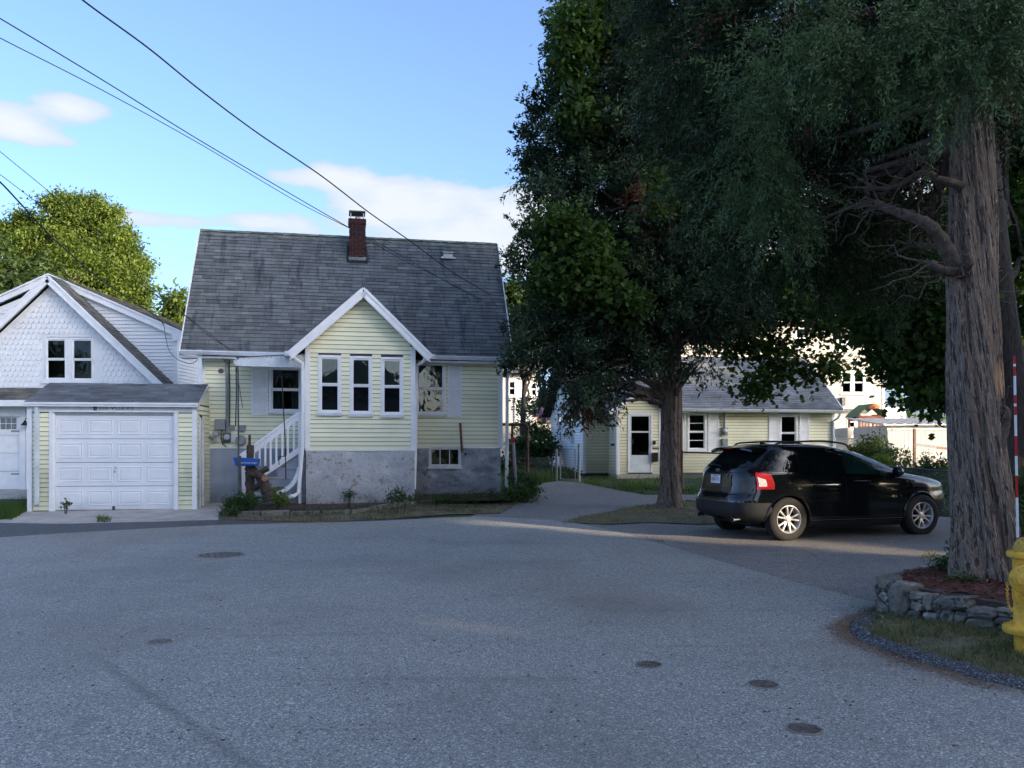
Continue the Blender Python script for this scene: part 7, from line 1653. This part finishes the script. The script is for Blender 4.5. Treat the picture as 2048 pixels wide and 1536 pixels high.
for i in range(90):
    q = mb_[r5.randrange(len(mb_))]; e = Vector((q[0] + r5.uniform(-.8, .8) * q[3], q[1] + r5.uniform(-.8, .8) * q[4], q[2] + r5.uniform(-.7, .7) * q[5])) - O2; hh_ = max(2.4, e.z - r5.uniform(-.3, 1.5)); limb(lbm, (-.05, 0, hh_), e, .06, .008, .05, .2, 9, 6)
lbm.build('limbs', M['bark_cedar'], mced, kind='stuff')
tips = [blob(*q) for q in ((1060, 290, 19.7, 10, 38, .3), (1080, 230, 19.7, 12, 30, .3), (1100, 190, 19.7, 12, 26, .3), (1055, 345, 19.7, 9, 34, .3), (1128, 60, 19.7, 12, 40, .3), (1045, 470, 19.2, 14, 10, .3), (1050, 500, 19.2, 16, 10, .3), (1048, 540, 19, 16, 12, .3), (1125, 140, 19.7, 10, 30, .3))]
foliage('crown', tips, 170, 60, 'cedar', LM['cedar2'], mced, O2, size=.10, sig=.09, droop=-.8, shell=.9, wr=.34)
foliage('dead_sprays', [blob(1170, 812, 18.3, 18, 16, .25), blob(1280, 360, 19, 14, 18, .2), blob(1190, 805, 18.3, 10, 10, .2)], 40, 30, 'cedar', LM['brown'], mced, O2, size=.12, sig=.09, droop=.9, shell=.6)

# ---- maples
def tree(label, px, Y, wbase, blobs_, n, per, m, style='leaf', size=.2, sig=.5, name='tree', trunk_top=None, limbs=10, bark='bark', shell=.5, hole=None, zoff=0, tw=None):
    x = ray(px, 0, Y).x; o = thing(name, label, 'tree', (x, Y, H(Y)))
    B = [blob(*q) for q in blobs_]; zt = trunk_top if trunk_top else np.mean([q[2] for q in B]); O = o.location
    zt -= H(Y); tb_m = MB(); cxm, cym = np.mean([q[0] for q in B]) - x, np.mean([q[1] for q in B]) - Y
    P = [(0, 0, -.1), (rnd.gauss(0, .05), 0, zt * .25), (cxm * .1 + rnd.gauss(0, .1), cym * .1, zt * .5), (cxm * .35, cym * .3, zt * .8), (cxm * .5, cym * .5, zt * 1.05)]
    tb_m.tube(smooth(P, 6), list(np.interp(np.linspace(0, 1, 25), [0, .06, 1], [wbase * 1.4, wbase, wbase * .35])), 12); tb_m.build('trunk', M[bark], o, smooth=True)
    lb = MB()
    for i in range(limbs):
        q = B[i % len(B)]; s = Vector((cxm * .2, cym * .2, zt * rnd.uniform(.45, .9))); e = Vector((q[0] - x + rnd.uniform(-.5, .5) * q[3], q[1] - Y + rnd.uniform(-.5, .5) * q[4], q[2] - H(Y) + rnd.uniform(-.6, .6) * q[5])); limb(lb, s, e, wbase * .35, wbase * .05, .05, .18, 8, 6)
    lb.build('limbs', M[bark], o, kind='stuff')
    foliage('crown', B, n, per, style, LM[m], o, O, size=size, sig=sig, droop=.2, shell=shell, hole=hole); return o
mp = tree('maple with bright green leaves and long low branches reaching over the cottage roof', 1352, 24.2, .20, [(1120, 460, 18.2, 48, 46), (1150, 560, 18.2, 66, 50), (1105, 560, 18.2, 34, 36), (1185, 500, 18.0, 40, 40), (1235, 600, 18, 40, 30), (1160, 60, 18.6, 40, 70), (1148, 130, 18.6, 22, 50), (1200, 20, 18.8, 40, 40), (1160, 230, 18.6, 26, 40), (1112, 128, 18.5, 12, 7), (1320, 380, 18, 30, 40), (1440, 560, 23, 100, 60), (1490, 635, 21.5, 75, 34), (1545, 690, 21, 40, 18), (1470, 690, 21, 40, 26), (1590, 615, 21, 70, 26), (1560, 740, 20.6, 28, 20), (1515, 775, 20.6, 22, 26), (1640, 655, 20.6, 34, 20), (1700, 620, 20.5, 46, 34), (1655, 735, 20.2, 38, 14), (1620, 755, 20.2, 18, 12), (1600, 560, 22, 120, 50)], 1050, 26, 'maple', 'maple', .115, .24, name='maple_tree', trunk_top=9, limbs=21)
lb = MB()
for q in ([(1700, 560, 20.5), (1690, 640, 20.2), (1680, 690, 20), (1662, 735, 20), (1640, 752, 20)], [(1610, 600, 21), (1590, 640, 20.8), (1560, 700, 20.6), (1545, 740, 20.6), (1540, 790, 20.6)], [(1730, 620, 20.6), (1700, 680, 20.2), (1672, 720, 20)]): lb.tube(smooth([tuple(ray(*p) - mp.location) for p in q], 5), .022, 5)
lb.build('hanging_branch', M['bark'], mp)
tree('big shady maple behind the large cedar trunk', 2020, 13.6, .30, [(1800, 600, 14.5, 100, 90), (1850, 700, 14, 75, 70), (1870, 600, 14, 80, 100), (1760, 560, 15, 80, 70), (1745, 650, 15, 40, 40), (1880, 800, 13.6, 45, 26), (1835, 790, 13.8, 40, 26), (1790, 730, 14.2, 40, 36), (1770, 700, 14.5, 26, 24), (1860, 480, 15, 100, 80), (1720, 480, 16, 110, 70), (1980, 450, 16, 90, 90), (1900, 760, 14, 50, 40), (1960, 620, 15.5, 60, 120), (2070, 500, 15, 45, 60), (2060, 640, 15, 30, 30), (2030, 300, 16, 70, 60), (2120, 200, 15, 90, 120)], 1500, 30, 'maple', 'maple', .105, .20, name='maple_tree', trunk_top=8, limbs=18)

# ---- background trees
tree('large sunlit ash tree rising behind the white house', 150, 46, .40, [(150, 455, 46, 62, 48), (230, 500, 46, 46, 40), (80, 500, 46, 50, 50), (268, 535, 46, 24, 32), (200, 570, 45, 80, 55), (52, 450, 47, 36, 30), (115, 415, 46, 34, 26), (180, 412, 46, 22, 26), (275, 600, 45, 22, 32), (95, 580, 45, 80, 36), (15, 475, 47, 24, 30), (240, 620, 45, 60, 40), (215, 440, 46, 24, 30), (250, 470, 46, 18, 22), (135, 395, 46, 14, 14), (150, 520, 45, 60, 40), (290, 570, 45, 12, 14)], 1150, 88, 'ash', 'leaf', .18, .30, trunk_top=10, limbs=26, name='ash_tree')
b = MB(); base = ray(148, 590, 43.5)
ps_ = thing('bare_tree', 'pale bare branched dead tree below the sunlit ash', 'tree', (base.x, 43.5, H(43)))
q0 = Vector((0, 0, 0)); q1 = ray(148, 560, 43.5) - ps_.location; b.tube([q0, q1 * .6, q1], [.10, .08, .05], 7); b.build('trunk', M['cut'] if False else mat('pale_bark', (.34, .28, .20), .9, (6, .2)), ps_)
b = MB()
for i in range(22): s = q1 * rnd.uniform(.82, 1); a = rnd.uniform(0, math.pi); e = s + Vector((math.cos(a) * rnd.uniform(.5, 1.1), rnd.uniform(-.4, .4), .2 + math.sin(a) * rnd.uniform(.2, .8))); limb(b, s, e, .035, .008, .1, .3, 6, 4)
b.build('limbs', mat('pale_bark', ()), ps_, kind='stuff')
tree('darker tree at the left edge behind the white house roof', -5, 38, .25, [(10, 560, 38, 60, 40), (60, 560, 38, 40, 36), (-60, 520, 38, 70, 60), (30, 590, 37, 90, 30)], 330, 30, 'dark', 'leaf', .26, .40, trunk_top=7)
tree('small tree in the gap between the white house and the yellow house', 350, 34, .12, [(352, 600, 34, 26, 26), (345, 625, 34, 20, 22), (365, 640, 34, 26, 36), (350, 665, 34, 24, 24)], 100, 30, 'ash', 'leaf', .20, .26, trunk_top=5)
tree('dark pointed tree just right of the yellow house roof', 1045, 36, .16, [(1030, 590, 36, 22, 32), (1020, 570, 36, 10, 22), (1050, 620, 36, 36, 34), (1080, 610, 36, 30, 40), (1040, 670, 36, 34, 26), (1100, 650, 36, 40, 40)], 300, 30, 'dark', 'leaf', .20, .30, trunk_top=5)
tree('sunlit yellow green tree glowing behind the middle cedar', 1085, 60, .25, [(1060, 650, 60, 45, 36), (1120, 620, 60, 60, 60), (1080, 700, 60, 60, 40), (1035, 700, 60, 30, 36), (1180, 600, 60, 70, 80)], 420, 30, 'ash', 'leaf', .32, .5, trunk_top=6)
tree('tall tree beyond the apartment house', 1450, 62, .4, [(1300, 560, 62, 100, 90), (1440, 560, 62, 110, 80), (1400, 470, 62, 90, 70)], 420, 30, 'ash', 'leaf', .36, .6, trunk_top=10)
tree('sunlit tree beyond the shed at the right edge', 1980, 58, .4, [(1990, 300, 58, 90, 80), (2080, 260, 58, 90, 90), (2060, 420, 58, 70, 60), (1930, 420, 58, 90, 60), (2010, 560, 58, 110, 60), (2060, 690, 56, 60, 60), (1860, 640, 60, 70, 70), (1980, 690, 58, 60, 60)], 620, 30, 'ash', 'leaf', .36, .6, trunk_top=10)
def bush(label, blobs_, n, per, m='weed', size=.10, sig=.12, name='bush', style='leaf', px=None, shell=.5, z=None):
    B = [blob(*q) for q in blobs_]; x, y = np.mean([q[0] for q in B]), np.mean([q[1] for q in B]); zb = z if z is not None else H(y); o = thing(name, label, 'bush', (x, y, zb)); O = o.location
    st = MB()
    for i in range(12):
        q = B[i % len(B)]; limb(st, ((q[0] - x) * .7, (q[1] - y) * .7, 0), (q[0] - x + rnd.uniform(-.6, .6) * q[3], q[1] - y, q[2] - zb + rnd.uniform(-.3, .7) * q[5]) , .0035, .0015, .05, .2, 6, 4)
    st.build('stems', M['bark'], o, kind='stuff'); f_, C = foliage('foliage', B, n, per, style, LM[m], o, O, size=size, sig=sig, droop=-.3, shell=shell); return o
bush('long clipped hedge before the white shed', [(1780, 945, 24, 50, 24), (1840, 950, 23, 50, 22), (1880, 940, 22.6, 40, 26), (1900, 970, 21, 60, 30), (1860, 990, 20.5, 60, 30), (1800, 985, 21, 50, 30), (1740, 960, 24, 40, 24), (1830, 1030, 19.5, 70, 40), (1890, 1050, 18.5, 40, 40)], 620, 26, 'dark', .09, .12, 'hedge')
bush('dark shrub against the left end of the white shed', [(1745, 895, 34, 26, 24), (1760, 915, 33, 30, 22), (1715, 905, 34, 24, 16)], 150, 26, 'dark', .13, .16)
bush('thin leafy climber growing up the shed wall', [(1815, 925, 30, 10, 16), (1812, 905, 30, 4, 10), (1850, 925, 30, 6, 20), (1771, 915, 30, 5, 22), (1755, 918, 30, 6, 6)], 50, 16, 'weed', .08, .07)
bush('leafy undergrowth climbing round the base of the big cedar', [(2010, 1060, 8.9, 36, 70, .3), (2030, 980, 9.2, 30, 50, .3), (2045, 1080, 8.6, 30, 60, .3), (1985, 1120, 8.9, 26, 40, .25), (2060, 1000, 9.5, 40, 80, .4), (2020, 1130, 8.3, 26, 26, .2)], 330, 26, 'weed', .045, .06, z=.35)
bush('low green weeds at the left foot of the big cedar', [(1905, 1135, 8.7, 22, 22, .18), (1885, 1150, 8.8, 18, 10, .15), (1920, 1110, 8.8, 12, 30, .12), (1930, 1160, 7.9, 14, 8, .1)], 90, 22, 'weed', .04, .05, z=.3)
bush('dark overgrown shrubs behind the left chain fence', [(1045, 900, 33, 26, 26), (1075, 905, 33, 30, 28), (1100, 890, 34, 16, 24), (1030, 930, 31, 30, 20), (1070, 940, 31, 40, 18)], 330, 26, 'weed', .13, .16)
bush('tall leafy weeds before the sunlit porch', [(1042, 810, 38, 8, 22), (1048, 850, 37, 12, 22), (1063, 815, 38, 8, 20), (1070, 860, 37, 16, 18), (1090, 870, 37, 14, 14)], 110, 16, 'weed', .14, .14)
bush('purple flowering bush at the corner of the cottage', [(1082, 826, 39, 18, 8), (1066, 823, 39, 8, 5), (1095, 832, 39, 10, 8)], 90, 26, 'purple', .08, .10, 'flowering_bush')
bush('bright yellow green shrub beside the car windscreen', [(1760, 918, 22, 12, 8), (1773, 925, 22, 12, 8)], 30, 22, 'ash', .06, .07)
bush('green weeds sprouting round the railing post of the stair', [(486, 1000, 18.4, 26, 14, .25), (465, 1008, 18.3, 22, 10, .2), (500, 1002, 18.2, 14, 12, .2), (470, 1020, 18.0, 20, 8, .2)], 120, 24, 'weed', .05, .07, 'weed_clump')
bush('yellowish weeds before the corrugated drain hose', [(560, 1002, 18.4, 18, 7, .2), (555, 985, 18.6, 6, 14, .1)], 40, 20, 'ash', .05, .06, 'weed_clump')
bush('small weed against the peeling bay foundation', [(697, 990, 18.7, 9, 7, .1), (699, 980, 18.7, 3, 6, .05)], 16, 12, 'weed', .05, .04, 'weed_clump')
bush('leafy sapling and weeds at the right corner of the bay', [(795, 988, 18.6, 12, 10, .15), (812, 996, 18.6, 18, 5, .2), (785, 996, 18.6, 10, 5, .1)], 34, 16, 'weed', .06, .06, 'weed_clump')
bush('ground ivy along the rubble foundation under the basement window', [(845, 994, 19.2, 24, 3, .2), (900, 994, 19.6, 40, 4, .25), (960, 992, 20.0, 40, 4, .25), (1000, 994, 20.3, 22, 5, .2), (985, 985, 20.2, 12, 8, .1)], 130, 18, 'dark', .035, .06, 'ground_ivy')
bush('grassy weeds round the far corner of the yellow house', [(1045, 985, 21, 18, 20, .4), (1060, 975, 21.5, 16, 22, .4), (1035, 960, 22, 14, 24, .3), (1022, 990, 20.6, 10, 16, .2)], 170, 24, 'weed', .07, .10, 'weed_clump')
bush('small weed growing at the garage door sill', [(130, 1011, 18.4, 9, 4, .06), (134, 1005, 18.4, 4, 5, .05)], 9, 10, 'weed', .06, .04, 'weed_clump')
bush('green shrub behind the chain gate along the cottage wall', [(1142, 950, 28.5, 14, 9, .3), (1128, 955, 28.2, 8, 6, .3)], 60, 20, 'dark', .08, .10)
bush('small yellow flowers beside the big cedar', [(1865, 1113, 9.9, 20, 2.5, .05)], 12, 6, 'yellowf', .03, .03, 'flowers')
# stump
sx_, sy_ = gp(873, 985, .13); so_ = thing('tree_stump', 'small double-pronged stump below the basement window', 'tree stump', (sx_, sy_, H(sy_) + .1)); so_l = so_.location
MB().tube([(0, 0, 0), (.02, 0, .12), (.08, 0, .24)], [.10, .08, .06], 9).build('prong', M['bark_dead'], so_, smooth=True); MB().tube([(0, 0, .05), (-.05, 0, .15), (-.07, 0, .22)], [.06, .05, .04], 9).build('prong', M['bark_dead'], so_, smooth=True)

# ---- grass
def grass(name, label, poly, n, h, m, zf=None, wd=.006, tone=.5, lean=.5, tv=.2, maskf=None):
    P = np.array(poly); lo, hi = P.min(0), P.max(0); pts = []
    X = R.uniform(lo[0], hi[0], n * 4); Y = R.uniform(lo[1], hi[1], n * 4)
    c = np.zeros(n * 4, bool); j = len(P) - 1
    for i in range(len(P)):
        cond = ((P[i][1] > Y) != (P[j][1] > Y)) & (X < (P[j][0] - P[i][0]) * (Y - P[i][1]) / (P[j][1] - P[i][1] + 1e-12) + P[i][0]); c ^= cond; j = i
    X, Y = X[c][:n], Y[c][:n]; 
    pn = np.sin(X * 3.1 + 2 * np.sin(Y * 2.3)) * np.cos(Y * 3.7 + np.sin(X * 1.9)); keep = R.random(len(X)) < .55 + .45 * pn; X, Y, pn = X[keep], Y[keep], pn[keep]
    Z = np.array([zf(x, y) for x, y in zip(X, Y)]) if zf else np.interp(Y, KY, KH); N = len(X)
    ax = np.stack([R.normal(size=N) * lean, R.normal(size=N) * lean, np.ones(N)], 1); ln = R.uniform(*h, N) * (1 + .4 * pn)
    o = cards(name, np.stack([X, Y, Z - .005], 1), ax, unit(N), ln, np.full(N, wd) * R.uniform(.7, 1.4, N), tone + R.normal(size=N) * tv + .15 * pn, 'blade', LM[m], None, 'stuff'); o['label'] = label; o['category'] = 'grass'; return o
vpoly = [p for p in inner[6:]] + [(6.5, 4.9), (5.6, 5.5), (4.7, 6.2), (4.25, 6.75), (3.95, 7.2), (3.72, 7.7), (3.60, 8.2), (3.3, 8.4)]
vzt = {}
def vzq(x, y):
    k = (round(x, 1), round(y, 1))
    if k not in vzt: vzt[k] = vz(*k)
    return vzt[k]
grass('grass', 'dry clipped grass on the verge below the stone wall', vpoly, 34000, (.025, .08), 'dry', vzq, .006, .55, .8)
grass('grass', 'green grass tufts on the verge near the hydrant', vpoly, 8000, (.03, .11), 'grass', vzq, .006, .40, .6)
grass('grass', 'long green grass at the left of the garage', [(-14, 18.4)] + G((0, 1040), (25, 1040), (54, 1022)) + [(-10.95, 19.8), (-14, 19.8)], 6000, (.12, .32), 'grass', None, .010, .45, .45)
grass('grass', 'green lawn before the cottage entry', G((1165, 967), (1225, 979), (1290, 990), (1420, 989)) + [(9.5, 19.6), (12, 27.5), (2.6, 28.6)], 26000, (.05, .13), 'grass', None, .014, .45, .5)
grass('grass', 'overgrown grass between the two yellow houses', G((1035, 985), (1060, 975), (1085, 966), (1118, 962)) + [(2.3, 29), (1.5, 36), (-.4, 36), (-.2, 22)], 14000, (.10, .38), 'grass', None, .014, .42, .5)
grass('grass', 'sparse dry grass on the dirt island round the middle cedar', isl, 15000, (.03, .10), 'dry', None, .011, .55, .8)
grass('grass', 'weedy strip along the edging kerb', low, 7000, (.03, .10), 'dry', None, .010, .25, .8)
grass('grass', 'green weeds mixed into the strip along the kerb', low, 3500, (.04, .11), 'weed', None, .012, .4, .7)
grass('grass', 'scruffy weeds growing over the edging before the bed', [(p[0] + d_, p[1] + e_) for p, d_, e_ in [(q, 0, -.12) for q in HB[:8]] + [(q, 0, .35) for q in HB[7::-1]]], 5000, (.04, .16), 'weed', lambda x, y: H(y) + .06, .014, .45, .7)
grass('grass', 'tuft of grass in the apron crack before the garage door', G((192, 1045), (222, 1045), (220, 1036), (196, 1036)), 260, (.05, .12), 'grass', None, .010, .5, .7)
grass('grass', 'thin line of weeds along the garage door sill', G((145, 1020), (300, 1020), (300, 1016), (145, 1016)), 300, (.02, .07), 'weed', None, .010, .4, .7)
grass('grass', 'weeds in the long crack across the driveway', G((1440, 1112), (1700, 1114), (1700, 1110), (1440, 1108)), 500, (.01, .03), 'dry', None, .008, .4, .8)
grass('grass', 'small green weeds where the road meets the driveway', G((1290, 1076), (1330, 1088), (1326, 1080), (1290, 1070)), 260, (.01, .035), 'grass', None, .010, .4, .8)
# needles and grit swept against the outer edge of the kerb
n = 9000; I_ = R.integers(0, len(vks) - 1, n); base_ = np.array(vks)[I_]; off_ = np.abs(R.normal(size=n)) * .10; dirs = base_ - np.array([cx_, cy_]); dirs /= np.linalg.norm(dirs, axis=1, keepdims=True)
P2 = base_ + dirs * off_[:, None] + R.normal(size=(n, 2)) * .03
o = cards('dead_leaves', np.stack([P2[:, 0], P2[:, 1], np.interp(P2[:, 1], KY, KH) + .014], 1), R.normal(size=(n, 3)) * np.array([1, 1, .12]), np.array([0, 0, 1.]) + .3 * unit(n), R.uniform(.01, .035, n), R.uniform(.004, .010, n), R.random(n), 'leaf', LM['litter'], None, 'stuff'); o['label'] = 'brown needles and grit swept along the asphalt kerb'; o['category'] = 'leaf litter'
# bark chips over the mulch bed
N = 14000; X = R.uniform(3.6, 7.5, N); Y = R.uniform(5.5, 10.5, N); P_ = bed; keep = np.array([inpoly(x, y, P_) for x, y in zip(X, Y)]); X, Y = X[keep], Y[keep]; N = len(X)
bzt = {}
def bzq(x, y):
    k = (round(x, 1), round(y, 1))
    if k not in bzt: bzt[k] = bz(*k)
    return bzt[k]
Z = np.array([bzq(x, y) for x, y in zip(X, Y)]) + R.uniform(0, .02, N); ax = R.normal(size=(N, 3)) * np.array([1, 1, .25])
o = cards('bark_chips', np.stack([X, Y, Z], 1), ax, np.array([0, 0, 1.]) + .5 * unit(N), R.uniform(.03, .09, N), R.uniform(.008, .02, N), R.random(N), 'leaf', LM['mulch'], None, 'stuff'); o['label'] = 'shredded red bark mulch round the big cedar'; o['category'] = 'mulch'
# leaf litter and crumbs on the planting bed and island
for (poly, n, lab, dz) in ((house_bed, 5000, 'loose dead leaves and mulch on the house bed', .135), (isl, 2600, 'dead leaves on the dirt island', .022), (vpoly, 1200, 'dead leaves on the verge', .0)):
    P_ = np.array(poly); X = R.uniform(P_[:, 0].min(), P_[:, 0].max(), n); Y = R.uniform(P_[:, 1].min(), P_[:, 1].max(), n); keep = np.array([inpoly(x, y, poly) for x, y in zip(X, Y)]); X, Y = X[keep], Y[keep]; k = len(X)
    Z = (np.array([vzq(x, y) for x, y in zip(X, Y)]) if dz == 0 else np.interp(Y, KY, KH) + dz) + R.uniform(.002, .012, k)
    o = cards('dead_leaves', np.stack([X, Y, Z], 1), R.normal(size=(k, 3)) * np.array([1, 1, .3]), np.array([0, 0, 1.]) + .4 * unit(k), R.uniform(.02, .06, k), R.uniform(.012, .03, k), R.random(k), 'leaf', LM['mulch'] if dz == .135 else LM['dry'], None, 'stuff'); o['label'] = lab; o['category'] = 'leaf litter'

# ---- woods added out of frame on the sun's side to shade the street; unseen houses
TS = math.tan(SUN_EL)
beams = []   # slots cut in the added belt to shape the sun streak: (q, z at s = 22, half width, half height)
def gap(x, y, z, rq, rz): s = x * SX + y * SY; q = x * -SY + y * SX; beams.append((q, z + (32 - s) * TS, rq, rz))
def sunhole(P):
    s = P[:, 0] * SX + P[:, 1] * SY; q = -P[:, 0] * SY + P[:, 1] * SX; z22 = P[:, 2] + (32 - s) * TS; k = np.ones(len(P), bool)
    for (a, b_, rq, rz) in beams: k &= ~((abs(q - a) < rq + .42) & (abs(z22 - b_) < rz + .42))
    return k
xa, ya = gp(1000, 1045); xb, yb_ = gp(1780, 1105); qa = -xa * SY + ya * SX; qb = -xb * SY + yb_ * SX
sa, sb_ = xa * SX + ya * SY, xb * SX + yb_ * SY
beams.append(((qa + qb) / 2, ((32 - sa) + (32 - sb_)) / 2 * TS, .26 + abs(qa - qb) * .3, abs(sb_ - sa) / 2 * TS))
WB = []
for q in np.arange(-18, 35, 3.4):
    zt = 21 if q < 21 else 16.5
    for zc in np.arange(2.0, zt - 1.5, 2.8): WB.append((SX * 34 - SY * q + rnd.uniform(-.5, .5), SY * 34 + SX * q, zc, 2.8, 2.8, 2.4))
foliage('woods', WB, 3400, 30, 'leaf', LM['dark'], None, (0, 0, 0), size=.75, sig=.75, shell=.45, hole=sunhole)[0]
o = bpy.data.objects['woods']; o['kind'] = 'stuff'; o['label'] = 'unseen tree belt on the sunny side, shaped to shade the street'; o['category'] = 'woods'
# houses across the street behind the camera, seen only in reflections
for (x, y, w, d, hh, mm, lab) in ((-9, -22, 9, 8, 5.5, 'siding_white', 'white gabled house across the street'), (6, -26, 10, 8, 5.2, 'siding_beige', 'beige gabled house across the street')):
    o = thing('street_house', lab, 'house', (x, y, 0), group='houses across the street')
    MB().box(-w / 2, w / 2, -d / 2, d / 2, 0, hh).build('wall', M[mm], o); MB().prism([(-w / 2 - .3, hh), (w / 2 + .3, hh), (0, hh + 3)], -d / 2 - .3, d / 2 + .3).build('roof', M['shingle2'], o)
    for k in (-1, 0, 1): MB().box(k * w * .3 - .5, k * w * .3 + .5, d / 2, d / 2 + .05, 1.2, 2.6).build('window', M['lead'], o)
foliage('street_trees', [(-20, -14, 5, 3.5, 3.5, 4), (-1, -26, 6, 4, 4, 4.5), (16, -16, 6, 4, 4, 5), (-28, 2, 5, 3.5, 3.5, 4), (18.5, 12, 8, 2.6, 2.6, 3), (14.5, 11, 5.6, 2.0, 2.0, 2.4)], 700, 30, 'leaf', LM['dark'], None, (0, 0, 0), size=.6, sig=.6, shell=.45)  # last two clumps added right of the view to darken the car's reflections
FR = [(math.sin(a) * 130, math.cos(a) * 130, 4.0 + 1.5 * math.sin(a * 9), 7, 5, 4.5) for a in np.arange(-1.2, 1.5, .075)]
foliage('far_woods', FR, 700, 40, 'leaf', LM['ash'], None, (0, 0, 0), size=1.1, sig=1.2, shell=.4); o = bpy.data.objects['far_woods']; o['kind'] = 'stuff'; o['label'] = 'far belt of trees closing the view beyond the gardens'; o['category'] = 'woods'
o = bpy.data.objects['street_trees']; o['kind'] = 'stuff'; o['label'] = 'unseen trees behind the camera, and two at the right added to darken the car'; o['category'] = 'woods'
